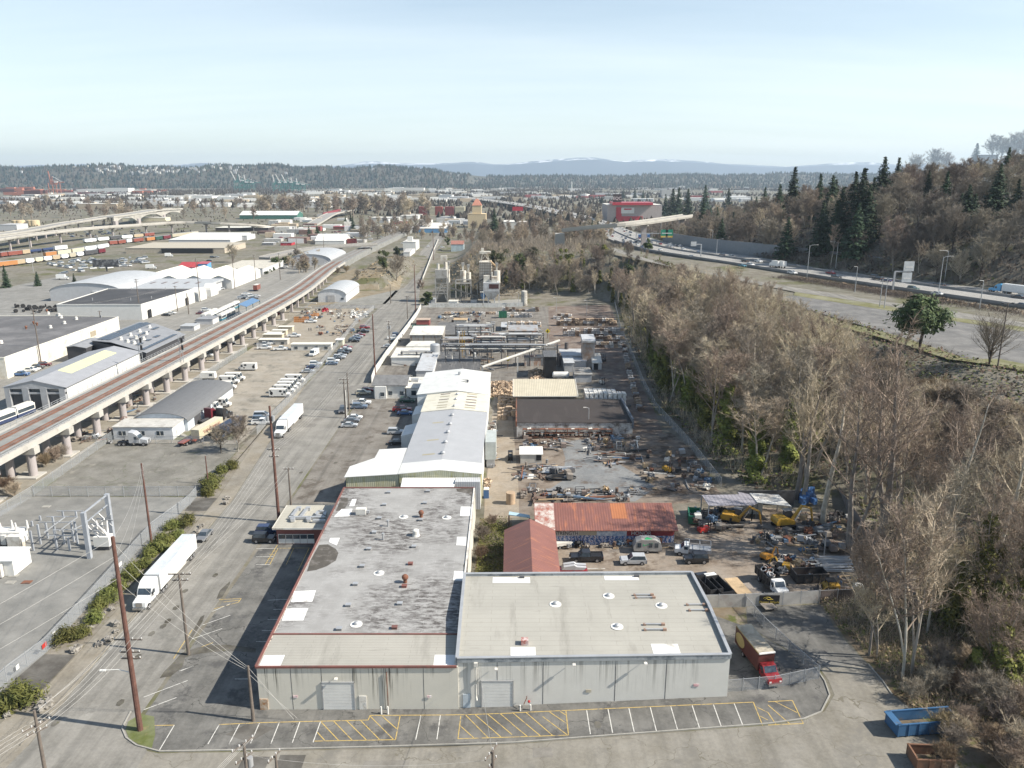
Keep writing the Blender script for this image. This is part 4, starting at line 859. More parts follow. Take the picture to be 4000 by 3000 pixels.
# ================================================================ viaduct and the quarter west of the street
conc=mat('deck_concrete',(.43,.41,.37),.85,var=.1,dirt=(.3,.28,.25),dirt_amt=.25,scale=.3)
pierm=mat('pier_concrete',(.36,.325,.315),.9,var=.08)
ballast=ground_mat('ballast',(.26,.262,.25),(.21,.212,.2),.3,6.0)
rusty=ground_mat('rusty_track',(.20,.115,.085),(.155,.09,.068),.4,7.0)
VC=smooth_line([(-120.8,60,9.3),(-120.8,165,9),(-120.8,265,8.3),(-120.9,385,7.7),(-123.5,450,7),(-129,510,6.2),(-135,570,5.4),(-138,620,5)],3)
VF=smooth_line([(-138,616,5),(-139.5,680,4.8),(-139.2,760,4.6),(-137,900,4.4),(-134,1100,4)],3)
VD=thing('rail_viaduct','concrete railway viaduct with two rust brown tracks on round piers','viaduct',(-120.8,200,0))
def rib(name,pl,d0,d1,dz,m,th,par):
 o=ribbon(name,pl,d0,d1,dz,m,th);o.parent=par;o.matrix_parent_inverse=Matrix.Translation(-par.location);return o
rib('deck',VC,-6.3,6.3,0,conc,1.5,VD);rib('ballast_bed',VC,-5.0,5.0,.05,ballast,.04,VD)
for d in(-2.55,2.55):
 rb=rib('track',VC,d-1.15,d+1.15,.11,rusty,.05,VD)
 for s in(-.72,.72):rib('rail',VC,d+s-.06,d+s+.06,.26,rust,.16,VD)
def railing(pl,d,par,h=1.1,step=6,m=None):
 pl=offs(pl,d);mb=MB();acc=0;last=None
 for a,b in zip(pl,pl[1:]):
  for z in(h,h*.5):mb.beam((a[0],a[1],a[2]+z),(b[0],b[1],b[2]+z),.08)
  L=math.dist(a,b);n=max(1,int(L/2.5))
  for i in range(n):q=[a[j]+(b[j]-a[j])*i/n for j in range(3)];mb.beam(q,(q[0],q[1],q[2]+h),.08)
 return mb.obj('railing',m or steel,par)
railing(VC,6.1,VD);railing(VC,-6.1,VD)
y=131.0
while y<400:
 z=9.2-.0062*(y-100)-.25
 cb=MB().box(-120.6,y,z-2.6,13.6,2.2,1.7).obj('pier_cap',conc,VD)
 for x in(-115.6,-121.0,-126.2):
  MB().cyl(x,y,0,1.0,z-2.5,18).obj('pier',pierm,VD)
 MB().box(-116.5,y,0,5.5,4.5,.35).obj('footing',conc,VD)
 y+=15.1
for yy,xx in((411,-121.3),(426,-122.2),(441,-123),(456,-124),(471,-125.2),(486,-126.7),(501,-128.2),(516,-129.6),(531,-131)):
 MB().box(xx+4,yy,0,1.2,1.4,5.2).obj('pier',pierm,VD);MB().box(xx+7,yy,0,9,1.6,.5).obj('footing',conc,VD)
for xx,yy in((-113.9,262),(-128,262)):
 mb=MB()
 for s in(-.5,.5):mb.beam((xx+s,yy,8),(xx+s,yy,17.5),.14)
 for i in range(9):mb.beam((xx-.5,yy,8.5+i),(xx+.5,yy,9.5+i),.08)
 for zz in(12.5,15):mb.box(xx+.7,yy-.3,zz,.6,.4,1.6,0,1)
 tag(mb.obj('signal_mast',[steel,black]),'lattice railway signal mast on the '+('right' if xx>-120 else 'left')+' edge of the viaduct','signal')
struct(ribbon('railway_embankment',VF,-6.3,6.3,-.1,ballast,5))
for d in(-2.5,2.5):
 for s in(-.72,.72):struct(ribbon('rail_track',VF,d+s-.12,d+s+.12,.08,rusty,.05))
sheet('road_verge',[(-113,420),(-72,500),(-78,560),(-110,560),(-124,620),(-128,560),(-118,480)],ground_mat('dry_grass',(.24,.19,.12),(.17,.14,.085),.1,1.2),.037,7)
sheet('road',[(-184,200),(-129,200),(-129,420),(-140,520),(-158,640),(-184,640)],ground_mat('side_street',(.27,.26,.235),(.225,.216,.195),.05,1.8,track=.2),.02)
sheet('road',[(-330,250),(-330,560),(-184,640),(-184,640),(-184,200)],ground_mat('yard_grey',(.24,.235,.22),(.18,.176,.16),.04,1.5),.014)
sheet('tram_yard',[(-160,200),(-129.5,200),(-129.5,236),(-160,236)],concrete,.03)
sheet('under_viaduct',[(-131,90),(-112.5,90),(-112.5,420),(-131,420)],ground_mat('rail_dirt',(.30,.265,.21),(.2,.18,.14),.08,1.5),.028)
BN=thing('tram_barn','grey and white maintenance barn with three tall open bays and a pale yellow roof light','barn',(-147,256,0))
mb=MB();x0,x1,yf,yb=-156.2,-137.6,231.5,281.0
mb.prism([(x0,yf+.6),(x1,yf+.6),(x1,yb),(x0,yb)],0,7.3,1)
for a,b in((x0,x0+1.6),(x0+5.4,x0+7.4),(x0+11.0,x0+13.0),(x1-1.8,x1)):mb.box((a+b)/2,yf+.1,0,b-a,1.2,7.3,0,0)
mb.ext([(x0,5.2),(x1,5.2),(x1,5.8),(x0,5.8)],yf-.3,yf+.5,0);mb.ext([(x0,6.9),(x1,6.9),(x1,7.4),((x0+x1)/2,9.5),(x0,7.4)],yf-.4,yf+.6,0)
mb.obj('wall',[mat('barn_grey',(.36,.365,.375),.7),mat('barn_white',(.68,.67,.64),.7)],BN)
for a,b in((x0+1.6,x0+5.4),(x0+7.4,x0+11.0),(x0+13.0,x1-1.8)):
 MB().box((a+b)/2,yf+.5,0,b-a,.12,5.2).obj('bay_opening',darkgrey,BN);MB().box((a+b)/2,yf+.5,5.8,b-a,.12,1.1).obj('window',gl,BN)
mb=MB();xm=(x0+x1)/2
for u in(0,1):
 xe=x0-.6 if u==0 else x1+.6
 mb.ext([(xe,7.25),(xm,9.5),(xm,9.68),(xe,7.43)],yf-.6,yb+.4)
br_=mb.obj('roof',ribbed('barn_roof',(.30,.305,.32),'Y',.5,.2),BN)
mb=MB();f=lambda x:9.70-(x-xm)*.2275
mb.add([(xm+.3,244,f(xm+.3)),(xm+4.6,244,f(xm+4.6)),(xm+4.6,274,f(xm+4.6)),(xm+.3,274,f(xm+.3))],[(0,1,2,3)]);mb.obj('roof_light',mat('pale_yellow',(.66,.66,.33),.5,var=.06),br_)
SB=thing('solar_building','dark building with rows of solar panels on its low grey roof','building',(-151,310,0))
sf=lambda x,y:8.0-.075*abs(x+155)
pl_=[(-166,302),(-136.3,283),(-136,317.5),(-166,343)]
MB().prism(pl_,0,lambda x,y:sf(x,y)).obj('wall',mat('charcoal_wall',(.055,.055,.06),.7),SB)
mb=MB();mb.prism([(-166.5,302.3),(-155,295),(-155,334.2),(-166.5,343.6)],lambda x,y:sf(x,y),lambda x,y:sf(x,y)+.2);mb.prism([(-155,295),(-135.8,282.6),(-135.5,317.8),(-155,334.2)],lambda x,y:sf(x,y),lambda x,y:sf(x,y)+.2)
mb.obj('roof',mat('solar_roof',(.26,.265,.275),.6),SB)
pv_=mat('solar_cells',(.018,.024,.045),.25,spec=.6)
for x,a,b in((-163.5,303,316),(-163.5,318,339),(-161,301,339),(-158.6,300,336),(-151,299,304),(-151,307,318),(-151,322,327),(-147.8,297,301),(-147.8,305,308),(-144,293,297),(-144,301,304),(-144,308,312),(-139,286,316)):
 MB().box(x,(a+b)/2,sf(x,0)+.34,1.7,b-a,.08).obj('solar_panel',pv_,SB)
for x,yy in((-153.5,300),(-153.5,308),(-153.5,316),(-153.5,325),(-149.4,297),(-149.4,304),(-149.4,313),(-146,295),(-146,303)):dome_vent(SB,Vector((x,yy,sf(x,0)+.2)),.6,'hood')
SP=thing('entrance_block','black gabled entrance block in front of the solar building','building',(-168,296,0))
MB().ext([(-173,0),(-165.5,0),(-165.5,5.6),(-170,6.4),(-173,6.0)],296,312).obj('wall',MATS['charcoal_wall'],SP);MB().ext([(-173.3,5.95),(-170,6.45),(-165.3,5.6),(-165.3,5.8),(-170,6.65),(-173.3,6.15)],295.6,312).obj('roof',MATS['solar_roof'],SP)
def flat(name,label,poly,h,wm,rm,par_h=.5,cat='warehouse'):
 cx=sum(p[0]for p in poly)/len(poly);cy=sum(p[1]for p in poly)/len(poly)
 t=thing(name,label,cat,(cx,cy,0));MB().prism(poly,0,h).obj('wall',wm,t)
 ins=[(cx+(p[0]-cx)*.992,cy+(p[1]-cy)*.992)for p in poly];MB().prism(ins,h,h+.08).obj('roof',rm,t)
 mb=MB()
 for a,b in zip(poly,poly[1:]+poly[:1]):mb.beam((a[0],a[1],h+par_h/2),(b[0],b[1],h+par_h/2),.35,par_h)
 mb.obj('parapet',wm,t);return t
darkroof=mat('dark_felt_roof',(.115,.113,.115),.9,var=.2,scale=.1,dirt=(.17,.165,.165),dirt_amt=.35)
blackroof=mat('black_felt_roof',(.055,.056,.06),.9,var=.25,scale=.1,dirt=(.09,.088,.09),dirt_amt=.3)
wcream=mat('warm_white_wall',(.66,.635,.56),.8,var=.08,dirt=(.5,.45,.36),dirt_amt=.3,scale=.25)
t=flat('warehouse','wide warehouse with a dark grey felt roof dotted with rusty vents, left of the barn',[(-330,262),(-180.5,270),(-180.5,353),(-214,357),(-330,352)],7.6,wcream,darkroof,.4)
for x,yy in((437,1220),(450,1228),(710,1249),(600,1266),(470,1283),(345,1273),(315,1268),(245,1287),(550,1235),(570,1243),(12,1344)):
 p=U(x/2.38,1200+(yy-1200)*1.0,7.7)if 0 else U(x/2.38,1200+(yy-1200)/1.0*.98,7.7);dome_vent(t,p,.6,'turbine' if x%2 else 'hood')
MB().box(-180.42,330,3.6,.12,4.5,2.2).obj('opening',mat('tan_shutter',(.35,.3,.22),.7),t)
CN=thing('loading_canopy','white flat canopy on thin posts at the left edge beside the grey-roofed warehouse','canopy',(-185,262,0))
MB().box(-193,256,5.6,25,14,.8).obj('roof',offwhite,CN)
for x in(-182,-190):MB().cyl(x,250,0,.2,5.6,8).obj('post',offwhite,CN)
t=flat('warehouse','long white warehouse with a black felt roof and dark square doorways',[(-229,388.7),(-186.6,388.7),(-182.6,446),(-232,446)],7.6,mat('bright_white_wall',(.64,.63,.595),.7,var=.06),blackroof,.45)
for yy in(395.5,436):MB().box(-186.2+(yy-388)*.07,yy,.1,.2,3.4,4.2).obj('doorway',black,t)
for x,yy in((800,1490),(1130,1490),(1135,1395),(1430,1395),(1310,1475)):dome_vent(t,UK('A0',x,yy,7.7),.6,'pipe')
def vault(name,label,x0,x1,y0,y1,ez,rz,wm,rm,axis='Y',cat='shed',rz_rot=0.0):
 """barrel-vaulted shed, its curved end facing along the axis"""
 t=thing(name,label,cat,((x0+x1)/2,(y0+y1)/2,0));c=((x0+x1)/2 if axis=='Y' else(y0+y1)/2);hw=(x1-x0)/2 if axis=='Y' else(y1-y0)/2
 arc=[(c-hw*cos(pi*i/14),ez+(rz-ez)*sin(pi*i/14))for i in range(15)]
 a,b=(y0,y1)if axis=='Y' else(x0,x1)
 MB().ext([(c-hw,0),(c+hw,0)]+[(u,z-.04)for u,z in arc[::-1]],a,b,axis=axis).obj('wall',wm,t)
 mb=MB();o=[(c-(hw+.3)*cos(pi*i/14),ez-.1+(rz-ez+.25)*sin(pi*i/14))for i in range(15)]
 mb.ext(o+[(u,z-.12)for u,z in o[::-1]],a-.4,b+.4,axis=axis);mb.obj('roof',rm,t);return t
silver=ribbed('silver_sheet',(.40,.41,.415),'X',1.2,.15,rough=.5);silverY=ribbed('silver_sheet_y',(.42,.43,.435),'Y',1.2,.15,rough=.5)
pg=mat('pale_grey_wall',(.50,.50,.50),.8,var=.08)
t=vault('arched_warehouse','large grey barrel-roofed warehouse behind the black-roofed white one',-268,-226,450,512,5.5,10.5,pg,silverY);MB().box(-238,449.8,.1,6,.3,4.6).obj('door',darkgrey,t)
t=thing('low_metal_shed','low grey metal shed with a row of dark roof lights and arched white porches','shed',(-212,470,0))
MB().box(-214,474,0,56,50,5.6).obj('wall',pg,t);MB().prism([(-243,448.5),(-185,448.5),(-185,500),(-243,500)],5.6,lambda x,y:5.9+.02*(y-448)).obj('roof',silver,t)
for i in range(7):MB().box(-236+i*7,482,6.62,1.5,7,.1).obj('roof_light',MATS['dark_roof_light'],t)
for yy in(455,474):vault_=MB().ext([(yy-6+6*(1-cos(pi*i/8)),4.0+3.4*sin(pi*i/8))for i in range(9)]+[(yy+6,0),(yy-6,0)],-186,-181.5,axis='X').obj('porch',white,t)
for i in range(4):
 t=MB();x0=-245+i*16
 tw=thing('saw_roof_shed','white pitched-roof shed, '+('westernmost','second','third','easternmost')[i]+' of the row of four white roofs','shed',(x0+8,530,0),group='row of white pitched roofs')
 MB().ext([(x0,0),(x0+16,0),(x0+16,5.2),(x0+8,8.4),(x0,5.2)],503,562).obj('wall',white,tw)
 mb=MB();mb.ext([(x0-.1,5.2),(x0+8,8.45),(x0+8,8.6),(x0-.1,5.35)],502.5,562.5);mb.ext([(x0+8,8.45),(x0+16.0,5.2),(x0+16.0,5.35),(x0+8,8.6)],502.5,562.5);mb.obj('roof',mat('cream_white_roof',(.64,.62,.545),.6,var=.05),tw)
t=thing('cabin','blue cabin with a red roof behind the white pitched roofs','cabin',tuple(UK('A0',1750,1220)));blk(t,'A0',1715,1795,1220,1175,8,paint('sky_blue',(.12,.35,.65),.5),redp,rise=1)
t=thing('red_roof_shed','long low shed with a red awning next to the blue cabin','shed',tuple(UK('A0',1620,1220)));blk(t,'A0',1535,1705,1222,1205,10,bluep,redp,rise=3)
t=vault('arched_warehouse','low grey barrel-roofed warehouse behind the street trees',-182,-148,640,700,4.2,9.0,pg,silver)
t=thing('flat_roof_shop','cream flat-roofed shop in front of the low barrel roof','shop',(-170,590,0));blk(t,'V',700,1180,1030,965,55,pg,mat('cream_felt',(.5,.47,.4),.8,dirt=(.35,.33,.3),dirt_amt=.3),rise=.3)
t=vault('arched_shed','dark grey arched-roof shed with a pale blue gable behind the small white office',-107.5,-92.2,211,248,3.0,5.3,mat('pale_blue_gable',(.50,.55,.60),.7),mat('slate_roof',(.135,.138,.142),.8,var=.08))
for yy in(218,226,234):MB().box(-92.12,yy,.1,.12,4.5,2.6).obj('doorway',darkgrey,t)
t=thing('site_office','small white flat-roofed office with three windows by the viaduct','office',(-101.5,208,0))
MB().box(-101.3,207.3,0,16.3,8.2,3.6).obj('wall',ribbed('clapboard',(.60,.61,.62),'Z',.25,.1),t)
MB().prism([(-109.7,203),(-92.9,203),(-92.9,211),(-109.7,211)],3.6,3.8).obj('roof',mat('office_felt',(.47,.455,.42),.85,dirt=(.33,.31,.28),dirt_amt=.4),t)
for x in(-107,-101.8,-96.6):
 wn=MB().box(x,203.15,1.3,1.9,.1,1.2).obj('window',gl,t);MB().box(x,203.1,1.2,2.2,.1,.1).obj('sill',white,wn);MB().box(x,203.08,1.3,.08,.1,1.2).obj('frame',white,wn)
MB().box(-93.05,206,.2,.1,1.0,2.1).obj('door',white,t);mb=MB()
for i in range(4):mb.box(-92+i*.35,206,0,.35,1.3,.8-.2*i)
mb.obj('steps',concrete,t);p=UK('B0',1405,920,3.8);MB().box(p.x,p.y,3.8,1.2,1.0,.8).obj('roof_unit',steel,t);p=UK('B0',1293,945,3.8);MB().cyl(p.x,p.y,3.8,.25,.9,10).obj('flue',rust,t)
t=vault('quonset_shed','white barrel-roofed shed beside the end of the viaduct',-111.6,-95.6,446,486,4.3,7.6,mat('quonset_wall',(.60,.60,.60),.8),silver);MB().box(-104,445.85,.1,4.2,.2,4.0).obj('door',mat('shed_door',(.42,.41,.4),.7),t);MB().box(-97.6,445.9,1.6,1.5,.1,1.1).obj('window',gl,t)
def cabin(label,k,x0,x1,yb,yt,dep,m,nw=3,group=None):
 t,(a,b,yf,z,r)=building('office_trailer',label,'trailer',k,x0,x1,yb,yt,dep,m,MATS['cream_white_roof'])
 for i in range(nw):MB().box(a+(b-a)*(i+.5)/nw,yf-.04,z-1.9,1.3,.1,1.0).obj('window',gl,t)
 if group:t['group']=group
 return t
cabin('long white office trailer along the north end of the van yard','B1',305,650,375,322,3.6,offwhite,4)
cabin('grey-beige office trailer beyond the parked white pickups','B1',25,272,325,283,3.6,mat('trailer_grey',(.42,.4,.36),.8),3)
for i,(x0,x1,yb,yt,yl)in enumerate(((65,228,285,238,0),(140,260,243,203,0),(195,315,212,172,0),(100,210,262,225,0))):
 t,_=building('storage_container','beige storage container, '+('nearest','third','farthest','second')[i]+' of the beige stack behind the office trailers','container','B1',x0,x1,yb,yt,3,mat('container_beige',(.52,.46,.34),.7),MATS['cream_white_roof']);t['group']='beige containers behind the office trailers'
t,_=building('guard_cabin','cream cabin next to the yard fence beside the street','cabin','B1',690,750,330,285,4,mat('cabin_cream',(.5,.48,.38),.7),white)
t=thing('platform_canopy','blue pitched canopy over the tram platform','canopy',(-147,415,0))
p=[UK('V',x,y,7.5)for x,y in((915,1355),(1000,1380),(1145,1310),(1065,1285))]
mb=MB();mb.add([(q.x,q.y,7.5)for q in p]+[(q.x,q.y,7.7)for q in p],[(3,2,1,0),(4,5,6,7),(0,1,5,4),(1,2,6,5),(2,3,7,6),(3,0,4,7)]);mb.obj('roof',paint('canopy_blue',(.08,.19,.36),.5),t)
for q in p:MB().beam((q.x,q.y,0),(q.x,q.y,7.5),.3).obj('post',mat('canopy_green',(.04,.1,.09),.6),t)
building('control_cabin','grey equipment cabin beside the signal mast','cabin','B0',1560,1680,205,165,7,pg,silver);building('control_cabin','long grey roofed equipment cabin behind the viaduct railing','cabin','B0',1700,1840,150,105,10,pg,MATS['solar_roof'])
building('cooling_unit','silver equipment box beside the maintenance barn','equipment box','B0',990,1125,550,485,5,steel,steel)
galv=mat('grey_paint_steel',(.34,.36,.39),.6,.1)
SG=thing('substation_gantry','tall grey steel gantry with two tapered columns and cross insulators','gantry',(-93,138,0))
A,B_=GK('C0',778,620),GK('C0',975,440);za,zb=TOP(A,'C0',225),TOP(B_,'C0',65)
for p,z in((A,za),(B_,zb)):MB().beam(p,(p.x,p.y,z),.75,.75).obj('column',galv,SG)
mb=MB();mb.beam((A.x,A.y,za-.2),(B_.x,B_.y,zb-.2),.25);mb.beam((A.x,A.y,za-2.2),(B_.x,B_.y,zb-2.2),.18);mb.obj('crossbeam',galv,SG)
porc=mat('porcelain',(.58,.57,.55),.35)
for f in(.22,.5,.78):
 q=Vector(A).lerp(B_,f)
 for s in(-1,1):
  for dz in(-1,1):MB().beam((q.x,q.y,za-4.6),(q.x+s*1.5,q.y-s*.4,za-4.6+dz*1.3),.2).obj('insulator',porc,SG)
 MB().beam((q.x-1.8,q.y+.4,za-4.6),(q.x+1.8,q.y-.4,za-4.6),.16).obj('bus_bar',steel,SG)
t=thing('circuit_breaker','white circuit breaker box with fanned porcelain bushings under the gantry','circuit breaker',tuple(GK('C0',905,540)))
p=GK('C0',905,540);MB().box(p.x,p.y,.9,3.0,1.8,2.0).obj('cabinet',white,t);MB().box(p.x,p.y,0,2.4,1.2,.9).obj('stand',darkgrey,t)
for i in range(3):
 for s in(-1,1):MB().tube([(p.x-1+i,p.y,2.8),(p.x-1+i+s*.5-.8,p.y+s*.9,5.6)],[.24,.13],8).obj('bushing',porc,t)
BS=thing('bus_structure','low grey frame of substation bus posts left of the gantry','bus structure',(-100,135,0))
for x,yb,yt in((290,555,385),(352,500,330),(495,550,375),(605,555,440),(560,500,380),(672,495,300),(487,470,260),(415,450,310),(640,480,300),(210,400,350),(350,295,255),(547,265,215),(660,260,215),(280,345,300)):
 p=GK('C0',x,yb);MB().beam(p,(p.x,p.y,TOP(p,'C0',yt)),.32).obj('post',galv,BS)
for x0,y0,x1,y1 in((330,310,620,310),(400,262,670,262),(490,212,720,212),(480,375,710,375),(410,425,650,425),(380,400,560,265),(510,385,670,265),(620,380,720,330)):
 a,b=UK('C0',x0,y0,4.3),UK('C0',x1,y1,4.3);MB().beam((a.x,a.y,4.3),(b.x,b.y,4.3),.16).obj('bus_bar',steel,BS)
t=thing('transformer','white power transformer with porcelain bushings at the left edge of the substation','transformer',tuple(GK('C0',70,500)))
p=GK('C0',75,500);MB().box(p.x-1,p.y+.5,.3,8.0,2.6,2.6).obj('tank',white,t);MB().box(p.x+2.8,p.y-1.8,.2,2.6,1.4,2.6).obj('cabinet',offwhite,t)
for i in range(6):MB().tube([(p.x-4+i*1.5,p.y+(i%2)*1.2,2.9),(p.x-4+i*1.5,p.y+(i%2)*1.2,4.6)],[.28,.14],8).obj('bushing',porc,t)
for i in range(5):MB().box(p.x-4.2+i*1.4,p.y-1.1,.5,.9,.5,2.0).obj('radiator',white,t)
t=thing('equipment_shelter','white metal equipment shelter with side cabinets at the left edge of the picture','shelter',tuple(GK('C0',40,720)))
p=GK('C0',60,745);MB().box(p.x-2.2,p.y+1.2,.1,9,5.2,2.9).obj('wall',white,t);MB().box(p.x-2.2,p.y+1.2,3.0,9.4,5.6,.22).obj('roof',ribbed('shelter_roof',(.66,.67,.66),'Y',.6,.15),t)
for x in(-.6,2.0):MB().box(p.x-1+x-1.2,p.y-1.9,.2,1.5,.7,2.4).obj('cabinet',offwhite,t)
for x0,y0 in((155,717),(120,773),(90,832),(232,830),(400,177),(97,590)):
 p=GK('C0',x0,y0);tag(MB().box(p.x,p.y,0,1.6,1.1,.12).obj('ground_cover_plate',concrete if x0!=232 else rust),{155:'square pale cover plate farthest along the dark strip in the gravel',120:'large pale cover plate in the middle of the dark strip in the gravel',90:'pale cover plate nearest the bottom of the dark strip in the gravel',232:'small rust red plate lying on the gravel',400:'pale cover plate near the back fence of the substation',97:'pale cover plate beside the white shelter'}[x0],'cover plate')
def veil(name,col,a):
 m,nt,b=nt_new(name);tr=nt.nodes.new('ShaderNodeBsdfTransparent');mx=nt.nodes.new('ShaderNodeMixShader')
 b.inputs['Base Color'].default_value=(*col,1);b.inputs['Roughness'].default_value=.6
 br=N(nt,'ShaderNodeTexNoise',i_Scale=.8);nt.links.new(coord(nt),br.inputs[0]);fr=N(nt,'ShaderNodeMapRange');fr.inputs[3].default_value=a*.8;fr.inputs[4].default_value=a*1.2
 nt.links.new(br.outputs[0],fr.inputs[0]);nt.links.new(fr.outputs[0],mx.inputs[0]);nt.links.new(tr.outputs[0],mx.inputs[1]);nt.links.new(b.outputs[0],mx.inputs[2])
 nt.links.new(mx.outputs[0],nt.nodes['Material Output'].inputs[0]);return m
chain=veil('chain_link',(.42,.44,.46),.30)
def fence(label,pts,h=2.2,step=3.2,m=None,pm=None,wall=False,name='chain_link_fence',pr=.05):
 pts=[(p[0],p[1],T(p[0],p[1]))for p in pts];c=pts[len(pts)//2]
 t=thing(name,label,'fence',c);pn=MB();rl=MB();pm=pm or steel;first=None
 for a,b in zip(pts,pts[1:]):
  a,b=Vector(a),Vector(b);L=(b-a).length;n=max(1,round(L/step))
  u=Vector((0,0,1))
  if wall:pn.beam(a+u*h/2,b+u*h/2,.08,h)
  else:pn.add([a,b,b+u*h,a+u*h],[(0,1,2,3)])
  rl.beam(a+u*h,b+u*h,.06)
  for i in range(n+(1 if b==Vector(pts[-1])else 0)):
   q=a.lerp(b,i/n)
   if first is None:
    first=MB().beam((0,0,0),(0,0,h+.15),pr*2).L('post',pm,t);first.location=q-wloc(t)
   else:
    o=first.copy();C.objects.link(o);o.parent=t;o.location=q-Vector(c)
 pn.obj('panel',m or chain,t);rl.obj('top_rail',pm,t);return t
slat=mat('white_slat',(.60,.60,.57),.7,dirt=(.4,.38,.33),dirt_amt=.3)
fence('chain-link fence between the substation gravel and the juniper bushes',[(-71.9,84),(-72.4,97),(-70.9,104.2),(-71.4,118),(-73.0,145.4),(-71.0,159.2),(-71.3,163.7)],2.4)
fence('chain-link fence across the back of the substation',[(-71.5,163.9),(-108.2,163.9)],2.4,4.2)
fence('chain-link fence at the foot of the viaduct beside the gravel yard',[(-110,130),(-108.6,164.4),(-109.6,190),(-110.2,209),(-110.2,230),(-110.5,280),(-110,316)],2.4,4.5)
fence('chain-link fence along the street side of the van yard',[(-71.6,207.8),(-71.4,236),(-72.6,287),(-74.1,320),(-76.4,376),(-75.2,421)],2.3,4.5)
fence('chain-link fence between the empty lot and the truck yard',[(-109.3,200.3),(-88,200.0),(-74.2,199.0)],2.2,4)
fence('fence at the far side of the trailer yard beside the side road',[(-110,423.5),(-75.2,423.5)],2.0,5)
fence('fence along the west foot of the railway embankment',[(-131.5,420),(-136,500),(-147,590),(-148,680)],2.2,6,chain,darkgrey)
fence('white slat fence along the street side of the recycling yard',[(-49.2,264),(-50.2,276),(-50.4,305),(-49.6,361),(-49.4,402),(-50,424)],2.6,5,slat,offwhite,True,'slat_fence',.08)
fence('pale board fence between the recycling yard and the batching plant',[(-46,427.5),(-8,427.5),(6,428)],2.4,5,slat,steel,True,'slat_fence')
fence('chain-link fence below the wooded slope along the bale road',[(57,430),(49.5,350),(46.6,290),(44.6,259),(43.6,226),(45.4,204),(46.5,190),(47.5,165)],2.3,4)
fence('board fence below the trees behind the scrap machines',[(72,160),(68.2,133),(66.2,112)],2.2,3,mat('grey_board',(.22,.20,.185),.9),wood,True,'board_fence')
fence('grey screened gate fence in front of the dump trucks',[(29.8,114.75),(38.3,114.7),(44.6,114.8),(50.6,115.2)],2.3,3.6,mat('grey_screen',(.40,.385,.36),.85,dirt=(.3,.27,.25),dirt_amt=.3,scale=.5),steel,True,'screen_fence')
fence('brown screened fence under the bare trees right of the gate',[(50.8,115.2),(59.8,115.9),(66.4,116.2)],2.3,3,mat('brown_screen',(.075,.06,.055),.9,dirt=(.14,.11,.1),dirt_amt=.3),steel,True,'screen_fence')
fence('chain-link fence leading from the gate past the red box truck',[(38.5,114.6),(39.5,108.5),(41.2,101.8),(43.2,95.6)],1.9,3)
fence('short chain-link fence in front of the red box truck',[(29.6,93.0),(36.4,93.6),(43.2,95.4)],1.9,2.5)
fence('fence beside the grassy bank along the street',[(-60,505),(-76,760),(-84,900)],1.8,10,slat,offwhite,True,'slat_fence')
t=thing('yard_sign','black sign with gold lettering hung on the grey gate fence','sign',(42.2,114.6,1.6))
b_=MB().box(42.3,114.62,2.0,3.3,.08,1.6).obj('board',black,t);gold=paint('gold',(.55,.42,.06),.5)
text('Dozer Work',.62,gold,b_,(42.3,114.56,2.35),(pi/2,0,0),.01);MB().tube([(41.9+.75*cos(.3+i*.28),114.56,2.75+.55*sin(.3+i*.28))for i in range(9)],.05,5).obj('emblem',gold,b_);MB().tube([(41.5,114.56,2.85),(41.8,114.56,3.1),(42.1,114.56,2.85),(42.9,114.56,2.9)],.05,5).obj('emblem',gold,b_)
for x,y0,w_,c,lb in((-70.95,103.9,1.1,redp,'red and white notice on the substation fence'),(-71.25,107,.7,white,'small white notice on the substation fence below the red one'),(-71.7,98.5,.7,white,'white notice on the substation fence near the lower left corner'),(-71.9,129.5,1.2,white,'white notice on the substation fence beside the parked trailer truck')):
 tag(MB().box(x+.06,y0,1.0,.05,w_,.7).obj('fence_notice',c),lb,'notice')
polewood=mat('creosote_pole',(.13,.065,.05),.9,var=.35,scale=1.2,fine=8);polegrey=mat('old_pole',(.15,.125,.105),.9,var=.3,scale=1.2,fine=8)
ARM={}
def pole(label,base,h,r=.2,arms=((-.6,2.4,0.0),),m=None,trans=0,key=None,ang=0.0,lamp=None,group=None):
 t=thing('utility_pole',label,'utility pole',base,ang);
 if group:t['group']=group
 MB().tube([(0,0,-.3),(0,0,h)],[r*1.25,r*.75],10).L('pole',m or polewood,t)
 for dz,w_,y in arms:
  a=MB().box(0,.2,h+dz,w_,.13,.16).L('crossarm',polegrey,t)
  for i in range(4):
   MB().cyl(-w_/2+.1+i*(w_-.2)/3,.2,h+dz+.16,.07,.22,6).L('insulator',porc,a)
 for i in range(trans):MB().cyl(.55-1.1*(i%2),0,h-3.2,.32,1.1,12).L('transformer',steel,t)
 if lamp:
  lm=MB().tube([(0,0,lamp[0]),(-lamp[1]*.5,0,lamp[0]+.5),(-lamp[1],0,lamp[0]+.4)],.06,6).L('lamp_arm',white,t);MB().box(-lamp[1]-.3,0,lamp[0]+.28,.8,.3,.16).L('lamp_head',white,lm)
 if key:ARM[key]=(Vector(base),h,ang,arms)
 return t
def pb(k,x,yb,yt):p=GK(k,x,yb);return p,TOP(p,k,yt)-p.z
p1,h1=pb('F',548,2852,2097)
pole('very tall reddish utility pole at the street corner with a lamp arm',p1,h1,.30,((-14.4,3.6,0),(-16.2,2.6,0),(-17.1,2.6,0)),key='p1',lamp=(8.6,3.4))
p2,h2=pb('F',737,2558,2240);pole('dark utility pole in the car park beside the white trailer truck',p2,h2,.2,((-.3,3.4,0),(-1.3,2.4,0)),polegrey,key='p2')
